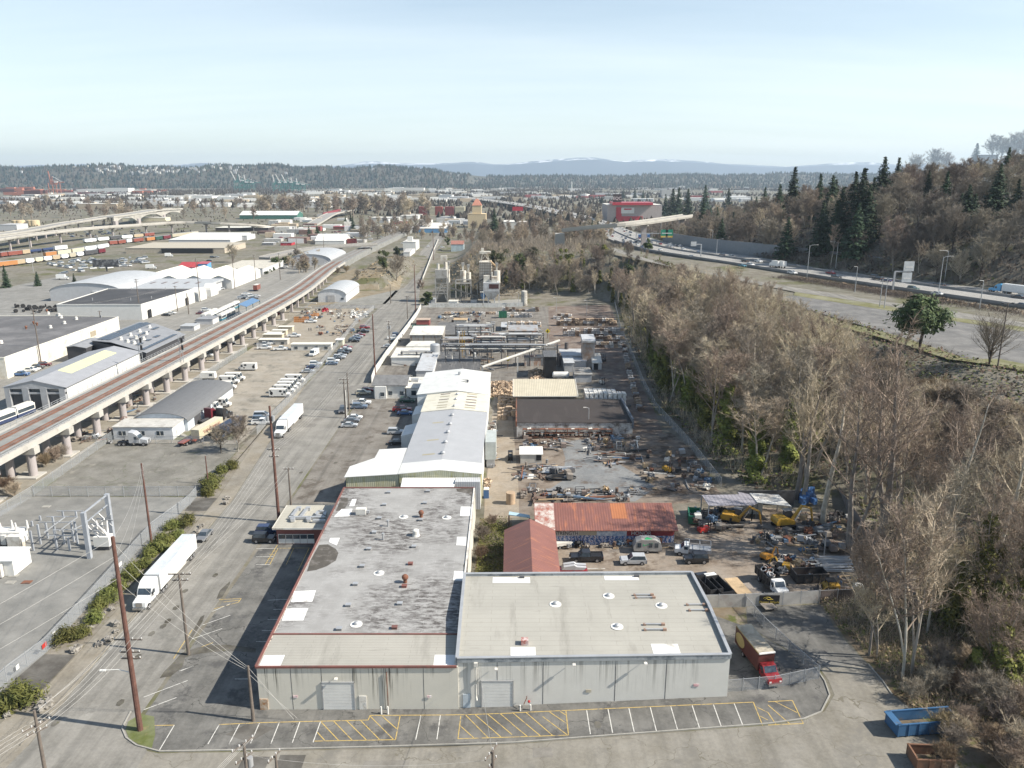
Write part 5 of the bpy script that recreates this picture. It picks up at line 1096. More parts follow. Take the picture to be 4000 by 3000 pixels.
p3=U(133,2775,11.5);pole('old pole at the lower left corner beside the sidewalk',(p3.x,p3.y,0),11.5,.2,((-2.2,3.0,0),(-3.0,2.2,0)),polegrey,key='p3',ang=.9)
p4,h4=pb('C1',200,310,-696);pole('tall brown utility pole beside the office annex with transformers',p4,h4,.27,((-9.5,2.6,0),(-11,2.0,0)),key='p4',trans=2)
p5,h5=pb('C1',305,185,-160);pole('shorter pole standing just behind the office annex pole',p5,h5,.18,((-.4,2.2,0),),polegrey,key='p5')
p6,h6=pb('B1',775,960,620);pole('pole with a pale riser pipe at the near end of the row of parked cars',p6,h6,.2,((-.3,3.0,0),(-1.4,3.0,0)),polegrey,key='p6')
MB().tube([(p6.x+.35,p6.y-.1,0),(p6.x+.35,p6.y-.1,h6*.72)],.12,8).obj('riser_pipe',offwhite,[o for o in C.objects if o.get('label','').startswith('pole with a pale riser')][0])
p7,h7=pb('B1',805,900,565);pole('brown pole standing right behind the riser pipe pole',p7,h7,.2,(),polegrey,key='p7')
p8,h8=pb('B1',1030,580,62);pole('tall brown pole next to the white slat fence',p8,h8,.25,((-5.5,2.4,0),),key='p8')
p9,h9=pb('B1',1155,330,120);pole('pole with two grey transformers beside the parked silver sedan',p9,h9,.2,((-.3,2.6,0),(-1.6,1.6,0)),polegrey,trans=2,key='p9')
p10,h10=pb('A1',1380,1600,1180);pole('tall pole at the side road corner',p10,h10,.24,((-.5,2.6,0),),key='p10')
p11,h11=pb('A1',1310,1650,1450);pole('pole opposite the batching plant gate',p11,h11,.2,((-.5,2.4,0),),polegrey,key='p11')
p12,h12=pb('A1',1165,1515,1355);pole('pole at the mouth of the side road by the quonset yard',p12,h12,.2,(),polegrey,key='p12')
p13,h13=pb('D0',2190,920,445);pole('plain dark pole at the corner of the streaked concrete warehouse',p13,h13,.2,(),polegrey,key='p13')
p14,h14=pb('F',594,2135,1810);pole('reddish pole inside the substation fence among the junipers',p14,h14,.2,(),polewood,key='p14')
p15,h15=pb('B0',1800,1530,1285);pole('short pole by the bushes at the empty lot corner',p15,h15,.14,(),polewood)
p16,h16=pb('A1',1440,1390,1200);pole('pole on the bank above the batching plant',p16,h16,.2,((-.5,2.2,0),),polegrey,key='p16')
p17,h17=pb('V',2650,600,300)if 0 else pb('A1',1535,1140,870);pole('tall pole where the street climbs past the house',p17,h17,.22,((-.5,2.4,0),),key='p17')
for i,(k,x,yb,yt,xt,lb)in enumerate((('B0',360,510,20,0,'tall pole in front of the grey-roofed warehouse by the parked trucks'),('B0',885,230,30,0,'pole with transformers beside the far corner of the grey-roofed warehouse'),('A0',1215,1640,1305,0,'pole at the near corner of the black-roofed white warehouse'),('A0',1535,1585,1365,0,'pole along the wall of the black-roofed white warehouse'),('A0',1730,1500,1125,0,'tall pole by the far corner of the black-roofed white warehouse'),('A0',2030,1390,1090,0,'pole in front of the white pitched roofs'),('V',1105,1095,815,0,'pole beside the cream flat-roofed shop'),('V',1370,1085,800,0,'pole on the side road near the low barrel roof'),('V',1550,790,500,0,'tall pole beside the road bridge'),('V',1845,850,500,0,'pole at the middle of the road bridge'),('B0',1632,60,-120,0,'pole beside the tram yard cars'))):
 p,h=pb(k,x,yb,yt);pole(lb,p,h,.22,((-.5,2.2,0),(-1.6,2.2,0))if i%2==0 else((-.5,2.0,0),),polegrey,trans=1 if i==1 else 0,key='w%d'%i)
q1=U(952,2905,12.0);pole('pole with a white transformer rising at the bottom edge of the picture',(q1.x,q1.y,0),12.0,.2,((-.3,2.8,0),(-2.0,2.2,0)),polegrey,trans=1,key='q1',ang=1.0)
q2=U(1075,2935,12.0);pole('bare pole stub at the bottom edge right of the transformer pole',(q2.x,q2.y,0),11.5,.18,((-.3,2.0,0),),polegrey,key='q2',ang=1.2)
q3=U(1925,2935,12.0);pole('pole with crossarms at the bottom edge in front of the right roller door',(q3.x,q3.y,0),12.0,.2,((-.3,2.6,0),(-1.8,2.4,0)),polegrey,key='q3',ang=1.1)
wirem=mat('wire',(.36,.35,.33),.5)
def wire(a,b,sag=1.0,r=.03,lb='',n=14):
 a,b=Vector(a),Vector(b);r*=.62;pts=[a.lerp(b,i/n)-Vector((0,0,sag*4*(i/n)*(1-i/n)))for i in range(n+1)]
 return tag(MB().tube(pts,r,4,cap=False).obj('power_line',wirem),lb,'power line','overhead wires')
def span(k1,k2,ai,aj,n,lb,sag=1.2,r=.028,z=None):
 b1,h1_,a1,ar1=ARM[k1];b2,h2_,a2,ar2=ARM[k2]
 for i in range(n):
  def pt(b,h,an,ar,j):
   if ar and j<len(ar):dz,w_,_=ar[j];u=-w_/2+w_*i/max(1,n-1);return b+Vector((u*cos(an),u*sin(an),h+dz+.35))
   return b+Vector((0,0,h-.3-.5*i))
  wire(pt(b1,h1_,a1,ar1,ai),pt(b2,h2_,a2,ar2,aj),sag,r,lb)
for i,dz in enumerate((-.2,-2.6,-5.6)):
 wire((p1.x-30+i*1.2,p1.y-52,22+dz*.4),(p1.x,p1.y,h1+dz),1.2,.03,'upper wires running from the tall corner pole to the lower left edge')
 wire((p1.x,p1.y,h1+dz),(p14.x+.3,p14.y,h14+dz*.3),1.5,.03,'upper wires from the tall corner pole to the reddish pole among the junipers')
 wire((p1.x,p1.y,h1+dz-.6),(p13.x,p13.y,h13-.2-i*.25),.9,.03,'wires slanting down from the tall corner pole to the plain dark pole')
wire((p13.x,p13.y,h13-.2),(-29,88.6,.3),.05,.035,'pale guy wire from the plain dark pole down to the ground');wire((p13.x,p13.y,h13-1.2),(-28.6,88.8,.3),.05,.035,'second pale guy wire anchored beside the first one')
for i in range(4):
 u=-1.2+.8*i
 wire((p3.x-22+u,p3.y-40,11),(p3.x+u*.6,p3.y-u*.8,9.5),.6,.028,'wires crossing the lower left corner to the old pole')
 wire((p3.x+u*.6,p3.y-u*.8,9.5),(p1.x+u,p1.y,13.4),.8,.028,'wires from the old corner pole to the crossarms of the tall corner pole')
 wire((p1.x+u,p1.y,13.4),(p4.x+u*.8,p4.y,h4-9.2),1.6,.028,'wires along the street from the tall corner pole to the annex pole')
 wire((p4.x+u*.8,p4.y,h4-9.2),(p6.x+u,p6.y,h6),1.5,.028,'wires along the street from the annex pole to the riser pipe pole')
 wire((p6.x+u,p6.y,h6),(p9.x+u*.8,p9.y,h9),1.8,.028,'wires along the street beyond the riser pipe pole')
 wire((q1.x-14+u*.3,q1.y-40,14),(q1.x+u*.5,q1.y+u*.7,12),.6,.028,'wires meeting the transformer pole at the bottom edge')
for a,b in((p4,p8),(p8,p10)):wire((a.x,a.y,(h4 if a is p4 else h8)-.3),(b.x,b.y,(h8 if b is p8 else h10)-.3),2.5,.03,'top wire strung high along the street between the tall poles')
wire((q1.x,q1.y,11.2),(q2.x,q2.y,11),.3,.03,'short wire between the two poles at the bottom edge');wire((q2.x,q2.y,11),(q3.x,q3.y,11),.8,.03,'wire running along the cross street at the bottom edge')
wire((q3.x,q3.y,11.5),(-4.4,91,6.6),.4,.035,'dark service drop from the bottom pole to the vent stack wall')
for i in range(3):wire((p2.x-1+i,p2.y,h2),(p5.x-.8+i*.8,p5.y,h5),1.2,.028,'wires from the car park pole to the pole behind the office annex');wire((p2.x-1+i,p2.y,h2),(p3.x+.3,p3.y+.3*i,11.4),1.0,.028,'wires from the car park pole to the old corner pole')
for i,j in((0,1),(0,3),(3,4),(4,5),(5,6),(6,7),(7,8)):
 b1,g1,_,_=ARM['w%d'%i];b2,g2,_,_=ARM['w%d'%j]
 for s in(-.9,.9):wire((b1.x+s,b1.y,g1-.2),(b2.x+s,b2.y,g2-.2),1.5,.03,'wires strung along the side road west of the viaduct')
def lamp_post(label,k,x,yb,yt,heads=1,m=None,dirx=1,name='lamp_post',arm=2.2,r=.1,group=None,h=None):
 p=GK(k,x,yb);h=h or TOP(p,k,yt)-p.z;t=thing(name,label,'lamp post',tuple(p),0,group)
 MB().tube([(0,0,0),(0,0,h)],[r*1.3,r*.8],8).L('pole',m or steel,t)
 if heads==1:
  a=MB().tube([(0,0,h-.6),(dirx*arm*.3,0,h),(dirx*arm,0,h+.15)],.07,6).L('arm',m or steel,t);MB().box(dirx*(arm+.35),0,h+.05,.9,.32,.16).L('lamp_head',offwhite,a)
 else:
  a=MB().box(0,0,h-.1,2.2,.1,.1).L('arm',m or steel,t)
  for s in(-1,1):MB().cyl(s*1.2,0,h-.15,.35,.3,10).L('lamp_head',darkgrey,a)
 return t
for k,x,yb,yt,lb in(('B2',660,1075,870,'dark lamp post in front of the brown roof'),('E',1048,615,478,'pale lamp post beside the weathered tank'),('E',1408,655,525,'lamp post in front of the dark trees, left of two'),('E',1700,695,550,'lamp post with a double head before the dark trees'),('E',2112,770,710,'lamp post at the corner of the bale yard'),('E',2120,1060,805,'lamp post halfway along the bale road'),('J4',940,490,322,'white post standing in the scrap heap'),('A0',290,1245,940,'very tall pale light mast beside the freight cars'),('A0',1845,880,700,'tall light mast beside the curving overpass'),('E',578,725,600,'grey post in the recycling yard')):
 lamp_post(lb,k,x,yb,yt,1,None,-1,arm=.8)
def overpass(label,pts,z,wd,cm,pier_every=32,wall=.9,side=-1,pr=1.0,thick=1.6,curved=True,zf=None):
 pl=smooth_line([(p.x,p.y,zf(i)if zf else z)for i,p in enumerate(pts)],4);c=pl[len(pl)//2]
 t=thing('overpass',label,'overpass',(c[0],c[1],0))
 d0,d1=(0,wd*side)if side>0 else(wd*side,0)
 rib('deck',pl,d0,d1,0,cm,thick,t);rib('roadway',pl,d0+.6,d1-.6,.12,fway,.05,t)
 rib('near_barrier',pl,-.2,.3,wall,cm,wall+thick*.55,t);rib('far_barrier',pl,wd*side-.2,wd*side+.3,wall,cm,wall,t)
 acc=0
 for i in range(1,len(pl)):
  acc+=math.dist(pl[i][:2],pl[i-1][:2])
  if acc>pier_every:
   acc=0;m_=offs(pl,wd*side*.5)[i];g0=T(m_[0],m_[1])
   if m_[2]-g0>3.5:MB().box(m_[0],m_[1],g0-.2,pr*1.6,pr*1.6,m_[2]-thick-g0+.2).obj('pier',pierm,t);MB().box(m_[0],m_[1],m_[2]-thick-1.6,wd*.8,1.8,1.6,atan2(pl[i][1]-pl[i-1][1],pl[i][0]-pl[i-1][0])+pi/2).obj('pier_cap',cm,t)
 return t
ovc=mat('overpass_concrete',(.40,.38,.34),.9,var=.1,dirt=(.28,.26,.23),dirt_amt=.3,scale=.1)
overpass('lower elevated road on pale piers crossing behind the freight cars',[UK('A0',x,y,13)for x,y in((-260,1000),(0,962),(300,920),(810,866),(1180,840),(1600,815))]+[UK('A0',x,y,12)for x,y in((1900,822),(2212,812))]+[UK('V',x,y,9)for x,y in((1300,470),)],13,12,ovc,zf=lambda i:(13,13,13,13,13,13,11.5,8,3)[i])
overpass('upper elevated road rising behind the lower one towards the arches',[UK('A0',x,y,13)for x,y in((-260,955),(0,925),(290,885),(620,822),(1010,760))],13,16,ovc)
AB=[UK('A0',x,y,14)for x,y in((980,768),(1180,748),(1400,718),(1580,706))]
t=overpass('grey arched road bridge behind the elevated roads',AB,14,22,ovc,900,zf=lambda i:(14,15,16,16)[i])
for i in range(3):
 a,b=AB[i],AB[i+1];mb=MB();n=8
 pr_=[(u/n,12-8*(abs(2*u/n-1))**2.2)for u in range(n+1)]
 vs=[(a.x+(b.x-a.x)*u,a.y+(b.y-a.y)*u,z)for u,z in pr_]+[(a.x+(b.x-a.x)*u,a.y+(b.y-a.y)*u,13.2)for u,z in pr_]
 vs+=[(v[0],v[1]+3,v[2])for v in vs];m_=2*(n+1)
 mb.add(vs,[(j,j+1,n+2+j,n+1+j)for j in range(n)]+[(m_+j+1,m_+j,m_+n+1+j,m_+n+2+j)for j in range(n)]+[(j,m_+j,m_+j+1,j+1)for j in range(n)]);mb.obj('arch',ovc,t)
 MB().box(a.x,a.y+4,0,4,8,8).obj('pier',pierm,t)
overpass('low grey road bridge crossing the railway beyond the viaduct',[UK('V',x,y,7.5)for x,y in((1250,815),(1550,775),(1850,748),(2212,725),(2420,712))],7.5,11,mat('bridge_grey',(.27,.26,.24),.9),40,zf=lambda i:(5,7,8.2,8.6,8.6)[i])
t=overpass('pale road ramp with dark red side walls rising toward the river',[UK('V',x,y,6)for x,y in((1750,465),(1860,425),(1990,380),(2190,345))],6,18,ovc,60,zf=lambda i:(1,4,8,9)[i])
a,b=UK('V',1830,385,6),UK('V',2020,365,6);MB().beam((a.x,a.y,6),(b.x,b.y,10),1.0,7).obj('red_wall',mat('dark_red',(.22,.05,.06),.7),t)
# ================================================================ vegetation
def leafmat(name,cols,rough=.75,spec=.25,sc=.5):
 m,nt,b=nt_new(name);v=coord(nt);oi=nt.nodes.new('ShaderNodeObjectInfo')
 c=mixc(nt,ramp(nt,noise(nt,v,sc,3,.6),.35,.65),cols[0],cols[1])
 c=mixc(nt,ramp(nt,noise(nt,v,sc*7,2),.3,.7),mixc(nt,.35,c,cols[0]),c)
 hs=nt.nodes.new('ShaderNodeHueSaturation');nt.links.new(c,hs.inputs['Color'])
 r1=nt.nodes.new('ShaderNodeMapRange');r1.inputs[3].default_value=.6;r1.inputs[4].default_value=1.3;nt.links.new(oi.outputs['Random'],r1.inputs[0]);nt.links.new(r1.outputs[0],hs.inputs['Value'])
 r2=nt.nodes.new('ShaderNodeMapRange');r2.inputs[3].default_value=.478;r2.inputs[4].default_value=.518;nt.links.new(oi.outputs['Random'],r2.inputs[0]);nt.links.new(r2.outputs[0],hs.inputs['Hue'])
 nt.links.new(hs.outputs[0],b.inputs['Base Color']);b.inputs['Roughness'].default_value=rough;b.inputs['Specular IOR Level'].default_value=spec
 return m
bark=leafmat('pale_bark',((.25,.225,.19),(.38,.35,.31)),sc=.8);barkd=leafmat('dark_bark',((.06,.045,.035),(.11,.085,.065)))
twig=leafmat('tan_twigs',((.325,.26,.19),(.46,.38,.285)));twigg=leafmat('grey_twigs',((.20,.17,.135),(.30,.255,.205)));twigp=leafmat('pink_twigs',((.30,.24,.185),(.43,.36,.28)))
ivym=leafmat('ivy_leaves',((.085,.105,.024),(.215,.215,.048)));firm=leafmat('fir_needles',((.026,.046,.026),(.06,.088,.042)));pinem=leafmat('pine_needles',((.035,.055,.022),(.085,.105,.035)))
junim=leafmat('juniper_leaves',((.07,.08,.02),(.165,.165,.045)));dryl=leafmat('dry_bramble',((.165,.12,.075),(.27,.205,.13)));greenl=leafmat('bramble_green',((.05,.06,.015),(.12,.125,.035)));evg=leafmat('broad_evergreen',((.03,.045,.016),(.085,.10,.03)))
def tri(vs,fs,p,d,w,r):
 """one twig: a thin tapering triangle"""
 u=d.cross(Vector((r.random()-.5,r.random()-.5,r.random()-.5)))
 if u.length<1e-4:return
 u.normalize();n=len(vs);vs+=[tuple(p-u*w/2),tuple(p+u*w/2),tuple(p+d)];fs.append((n,n+1,n+2))
def limb(vs,fs,pts,rs,n=3):
 b=len(vs)
 for i,p in enumerate(pts):
  d=(pts[min(i+1,len(pts)-1)]-pts[max(i-1,0)]);u=d.cross(Vector((.3,.9,.1))).normalized();w=d.cross(u).normalized()
  for k in range(n):a=2*pi*k/n;vs.append(tuple(p+(u*cos(a)+w*sin(a))*rs[i]))
 for i in range(len(pts)-1):
  for k in range(n):fs.append((b+i*n+k,b+i*n+(k+1)%n,b+(i+1)*n+(k+1)%n,b+(i+1)*n+k))
def mesh_of(name,vs,fs,m):
 me=bpy.data.meshes.new(name);me.from_pydata(vs,[],fs);me.materials.append(m);me.update();return me
def quads(vs,fs,p,s,r,nrm=None,asp=1.0):
 n=nrm or Vector((r.gauss(0,1),r.gauss(0,1),r.gauss(0,1)))
 n=(n+Vector((r.gauss(0,.45),r.gauss(0,.45),r.gauss(0,.45)))).normalized();u=n.cross(Vector((r.gauss(0,1),r.gauss(0,1),r.gauss(0,1)))).normalized();w=n.cross(u)
 b=len(vs);vs+=[tuple(p-u*s*asp),tuple(p-w*s*.6),tuple(p+u*s*asp),tuple(p+w*s*.6)];fs.append((b,b+1,b+2,b+3))
def bare(seed,h,low,nmain,up,blen,nsub,ncl,ntw,tw=.045,tl=1.3,r0=.25,fork=0,thick=1.0):
 """leafless tree: trunk mesh and a mesh of limbs and fine twigs"""
 r=random.Random(seed);tv,tf,cv,cf=[],[],[],[]
 stems=[(Vector((0,0,0)),Vector((r.uniform(-.06,.06),r.uniform(-.06,.06),1)),h,r0)]
 for _ in range(fork):stems.append((Vector((0,0,h*r.uniform(.02,.3))),Vector((r.uniform(-.35,.35),r.uniform(-.35,.35),1)),h*r.uniform(.6,.8),r0*.65))
 for p0,d0,L,rr in stems:
  pts=[p0];d=d0.normalized()
  for i in range(8):
   d=(d+Vector((r.gauss(0,.05),r.gauss(0,.05),.06))).normalized();pts.append(pts[-1]+d*L/8)
  limb(tv,tf,pts,[rr*thick*(1-i/8.3)+.02 for i in range(9)],6)
  a0=r.random()*6
  for i in range(nmain):
   t=low+(1-low)*(i+.5)/nmain;q=t*8;j=min(7,int(q));p=pts[j].lerp(pts[j+1],q-j)
   az=a0+i*2.4+r.uniform(-.4,.4);el=up+r.uniform(-.2,.25);bl=blen*(1.15-.75*t)*r.uniform(.7,1.25)
   d=Vector((cos(az)*cos(el),sin(az)*cos(el),sin(el)));bp=[p];m=4
   for k in range(m):d=(d+Vector((r.gauss(0,.13),r.gauss(0,.13),.10))).normalized();bp.append(bp[-1]+d*bl/m)
   br_=rr*.42*(1.1-t)+.03
   limb(cv,cf,bp,[br_*(1-k/(m+.5))+.012 for k in range(m+1)],3)
   for s in range(nsub):
    u=.25+.75*(s+r.random())/nsub;k=min(m-1,int(u*m));sp=bp[k].lerp(bp[k+1],u*m-k)
    sd=((bp[k+1]-bp[k]).normalized()+Vector((r.gauss(0,.55),r.gauss(0,.55),r.gauss(.12,.4)))).normalized();sl=bl*.42*r.uniform(.6,1.3)
    s2=sp+sd*sl*.5;s3=s2+(sd+Vector((r.gauss(0,.25),r.gauss(0,.25),.15))).normalized()*sl*.5
    limb(cv,cf,[sp,s2,s3],[.035*thick,.025*thick,.012],3)
    for c in range(ncl):
     f=r.random();cp=sp.lerp(s2,f*2)if f<.5 else s2.lerp(s3,f*2-1)
     for _ in range(ntw):
      td=(sd*.6+Vector((r.gauss(0,.6),r.gauss(0,.6),r.gauss(.25,.5)))).normalized();tri(cv,cf,cp,td*tl*r.uniform(.5,1.25),tw,r)
 return(tv,tf),(cv,cf)
def tree_proto(name,tv,cv,bm,cm,extra=()):
 t=bpy.data.objects.new(name,None);C.objects.link(t)
 for nm,(v,f),m in(('trunk',tv,bm),('branches',cv,cm))+tuple(extra):
  o=bpy.data.objects.new(nm,mesh_of(nm,v,f,m));C.objects.link(o);o.parent=t
 return t
def ivy_col(seed,h,rad,n,s=.34):
 r=random.Random(seed);v,f=[],[]
 for i in range(n):
  z=h*r.random()**.9;a=r.random()*2*pi;q=rad*(1.05-.65*(z/h))*(.75+.35*sin(z*1.3+a*2+seed))*r.uniform(.75,1.2)
  quads(v,f,Vector((q*cos(a),q*sin(a),z)),s*r.uniform(.6,1.3),r,Vector((cos(a),sin(a),.5)))
 return v,f
def fir(seed,h,wd,dens=1.0,s=.5):
 r=random.Random(seed);v,f,tv,tf=[],[],[],[]
 limb(tv,tf,[Vector((0,0,0)),Vector((0,0,h*.5)),Vector((0,0,h))],[h*.013,h*.009,.03],6)
 z=h*.08
 while z<h*.985:
  k=1-z/h;L=wd*(k**.8)*.5;nb=max(4,int((6+4*k)*dens))
  for i in range(nb):
   a=r.random()*2*pi;l=L*r.uniform(.55,1.15);m=max(2,int(l/.55))
   for j in range(m):
    q=(j+.6)/m*l;dz=-.22*q+r.gauss(0,.12)+.1*q*q/max(L,1)
    for _ in range(2):quads(v,f,Vector((q*cos(a)+r.gauss(0,.22),q*sin(a)+r.gauss(0,.22),z+dz)),s*r.uniform(.6,1.2)*(.65+.5*k),r,Vector((cos(a)*.5,sin(a)*.5,1)),1.25)
  z+=.62+.35*k
 return(tv,tf),(v,f)
def blob(seed,rx,rz,n,s,m=14,zc=None,spiky=0.0):
 """crown of leaf clumps spread over an uneven volume"""
 r=random.Random(seed);v,f=[],[];zc=rz if zc is None else zc
 cs=[(Vector((r.gauss(0,.42)*rx,r.gauss(0,.42)*rx,zc+r.gauss(0,.42)*rz)),rx*r.uniform(.28,.5))for _ in range(m)]
 for i in range(n):
  c,q=cs[i%m];d=Vector((r.gauss(0,1),r.gauss(0,1),r.gauss(.25,.8))).normalized();p=c+d*q*(r.random()**.4)*(1+spiky*r.random())
  if p.z<.05:p.z=.05+r.random()*.4
  quads(v,f,p,s*r.uniform(.55,1.3),r,d+Vector((0,0,.5)),1.0+spiky)
 return v,f
ALD=[]
for i in range(5):
 a,b=bare(20+i,24,(.42,.3,.5,.38,.46)[i],(17,13,20,15,17)[i],(.85,.7,1.0,.8,.9)[i],(8,9.5,6.5,8.5,7.5)[i],6,5,5,.046,1.4,.27,i%2,1.35);ALD.append(tree_proto('bare_alder',a,b,bark,(twig,twig,twigp,twig,twigg)[i]))
ALI=[]
for i in range(3):
 a,b=bare(40+i,24,.45,16,.85,7.5,6,5,6,.055,1.4,.24);ALI.append(tree_proto('ivy_clad_tree',a,b,bark,(twig,twigg,twig)[i],(('ivy',ivy_col(i+3,(16,13,18)[i],(1.7,1.4,2.0)[i],2300),ivym),)))
MAP=[]
for i in range(4):
 a,b=bare(60+i,13,.18,13,.62,7.0,6,5,7,.06,1.35,.22,2,1.0);MAP.append(tree_proto('bare_maple',a,b,(bark,barkd,bark,barkd)[i],(twigg,twigg,twigp,twigg)[i]))
COT=[]
for i in range(4):
 a,b=bare(80+i,30,.34,17,.75,10,7,4,4,.042,1.5,.42,i%2,1.5);COT.append(tree_proto('bare_cottonwood',a,b,bark,twig))
YNG=[]
for i in range(3):
 a,b=bare(95+i,13,.3,15,.8,4.6,6,4,4,.032,1.0,.13,1,.8);YNG.append(tree_proto('young_tree',a,b,bark,twig))
FIR=[]
for i in range(4):
 a,b=fir(110+i,25,(13,15,11.5,16)[i],1.35,.72);FIR.append(tree_proto('fir_tree',a,b,barkd,firm))
SHR=[]
for i in range(3):
 a,b=bare(130+i,3.2,.05,9,.6,2.6,6,4,5,.035,.8,.05,3,.6);SHR.append(tree_proto('bare_shrub',a,b,barkd,(dryl,twig,twigg)[i]))
used=set()
def plant(pr,loc,h,h0,label,cat='tree',group=None,rz=None,lean=None,sx=1.0):
 k=h/h0;n=dup(pr,loc,rnd.random()*6.28 if rz is None else rz,None,(k*sx,k*sx,k));tag(n,label,cat,group)
 if lean:n.rotation_euler=(lean[0],lean[1],n.rotation_euler.z)
 return n
CAP=[(1900,1030),(2100,1000),(2300,990),(2500,1040),(2700,1030),(2900,1060),(3050,1120),(3200,1210),(3330,1290),(3420,1400),(3560,1470),(3700,1540),(3850,1600),(4000,1620),(4400,1650)]
def px(p):
 dz=p[1]*cos(TH)-(p[2]-H)*sin(TH);u=p[1]*sin(TH)+(p[2]-H)*cos(TH)
 return 2000+FL*p[0]/dz,1500-FL*u/dz
r=random.Random(5);cnt=0;pts=[]
tries=0
while cnt<299 and tries<40000:
 tries+=1
 y=118+r.random()**1.35*320;a,b=lerp(TOE,y)+2,lerp(EDGE,y)-3
 if y<165:a=max(a,74)
 if y>400:x=r.uniform(-24,78);
 else:x=r.uniform(a,b)
 if y>400 and x<a-6:y=r.uniform(462,530)
 if any((x-u)**2+(y-w_)**2<(19 if y<300 else 24)for u,w_ in pts):continue
 z=T(x,y);h=r.uniform(17,26)if y<300 else r.uniform(13,20)
 fx,fy=px((x,y,z+h));lim=lerp(CAP,fx)+r.uniform(0,70)
 if fy<lim:
  d=ray(0,lim);h=H+y*d[2]/d[1]-z
 if h<6:continue
 if 150<y<240 and x<60 and r.random()<.35:continue
 pts.append((x,y));cnt+=1
 fx=px((x,y,z))[0];front=x-lerp(TOE,y)<22 and 170<y<330
 zone='in the wood between the bale road fence and the park-and-ride lot' if y<300 else('on the slope between the bale stacks and the frontage road' if y<440 else 'on the bluff behind the batching plant')
 if(front and r.random()<.62)or(y>330 and r.random()<.26):
  i=r.randrange(3);plant(ALI[i],(x,y,z-.2),h,24,'ivy-clad leafless tree '+zone,'tree','ivy-clad trees '+zone,sx=1.35)
 elif y>440 and r.random()<.45:plant(MAP[r.randrange(4)],(x,y,z-.2),min(h,12),13,'spreading bare tree '+zone,'tree','spreading trees '+zone)
 else:plant(ALD[r.randrange(5)],(x,y,z-.2),h,24,'leafless tan alder '+zone,'tree','bare alders '+zone)
pts=[];cnt=0
while cnt<215:
 x,y=r.uniform(-30,86),446+r.random()**1.4*165
 z=T(x,y)
 if z<2.5 or any((x-u)**2+(y-w_)**2<19 for u,w_ in pts)or(52<x<84 and y>470 and y<560 and x>60):continue
 h=r.uniform(9,15);fx,fy=px((x,y,z+h));lim=lerp(CAP,fx)-40+r.uniform(0,60)
 if fy<lim:d=ray(0,lim);h=max(3.5,H+y*d[2]/d[1]-z)
 pts.append((x,y));cnt+=1
 if r.random()<.34:plant(ALI[r.randrange(3)],(x,y,z-.2),h,24,'ivy-clad bushy tree on the bluff behind the batching plant','tree','ivy-clad trees on the bluff behind the batching plant',sx=1.8)
 else:plant(*((MAP[r.randrange(4)],(x,y,z-.2),h,13)if r.random()<.25 else(COT[r.randrange(4)],(x,y,z-.2),h,30)),'spreading bare tree on the bluff behind the batching plant','tree','spreading trees on the bluff behind the batching plant')
for fx,fy,top,pr,lean,lb in((3108,1950,1440,COT[0],(0,.02),'tall pale cottonwood behind the white-roofed scrap shed'),(3140,1965,1500,COT[1],(0,.16),'slanting cottonwood leaning right behind the scrap shed'),(3214,2050,1480,COT[2],(0,.03),'twin-stemmed cottonwood at the board fence'),(3316,2158,1560,COT[3],(0,0),'straight pale trunk in front of the board fence'),(3436,2180,1360,COT[1],(0,.10),'largest forked cottonwood right of the board fence'),(3660,2230,1560,COT[0],(0,.05),'tall bare tree in the ivy thicket at the right edge'),(3850,2330,1650,COT[2],(0,0),'bare tree above the ivy at the far right edge'),(3395,2562,2080,YNG[0],(0,-.10),'leaning young tree beside the gate yard'),(3425,2570,2200,YNG[1],(0,-.12),'thin dark stem beside the leaning young tree'),(3525,2655,2050,YNG[1],(0,.06),'slim pale tree at the corner of the gate yard'),(3560,2640,1990,YNG[2],(0,.08),'slim tree with an ivy foot at the corner of the gate yard'),(3620,2480,2010,YNG[0],(0,.05),'young bare tree in front of the ivy thicket')):
 p=G(fx,fy);h=TOP(p,'F',top)-p.z;h0=30 if pr in COT else 13;plant(pr,p-Vector((0,0,.2)),h,h0,lb,'tree',rz=1.0,lean=lean)
for fx,fy,top,sx,lb in((3800,2480,1980,1.5,'broad ivy-covered tree at the right edge, left of two'),(3960,2530,2080,1.7,'broad ivy-covered tree at the right edge, right of two'),(3690,2420,2180,1.2,'lower ivy-covered stem left of the broad ivy trees'),(3880,2690,2420,1.3,'ivy mound below the broad ivy trees')):
 p=G(fx,fy);h=TOP(p,'F',top)-p.z;v,f=[],[]
 for q,(dx,dy,kh,kr)in enumerate(((0,0,1,1.25),(2.2*sx,1,.72,1.0),(-2.0*sx,.6,.6,.9),(.8,-1.6,.42,1.5))):
  a,b=ivy_col(fx+q,h*.95*kh,1.55*kr*sx**.5,1900,.27);n0=len(v);v+=[(u[0]+dx,u[1]+dy,u[2])for u in a];f+=[tuple(i+n0 for i in g)for g in b]
 a,b=bare(fx,h*1.15,.3,15,.8,7,6,5,5,.04,1.2,.2,2);t=tree_proto('ivy_clad_tree',a,b,bark,twig,(('ivy',(v,f),ivym),));t.location=p-Vector((0,0,.2));tag(t,lb,'tree')
for i in range(17):
 y=168+i*9.5;x=lerp(TOE,y)+3+(i*5%9);plant(ALI[i%3],(x,y,T(x,y)-.2),20+(i*7%5),24,'tall trunk wrapped in yellow-green ivy at the front of the wood above the bale road','tree','ivy-wrapped trunks at the front of the wood',sx=1.7)
for i in range(60):
 fx,fy=r.uniform(3330,4060),r.uniform(1440,1760);fy=max(fy,lerp(CAP,fx)+45);p=G(fx,fy);plant(SHR[i%3],p,r.uniform(2.5,5),3.2,'bare shrub on the slope below the park-and-ride lot','shrub','bare shrubs below the park-and-ride lot',sx=1.3)
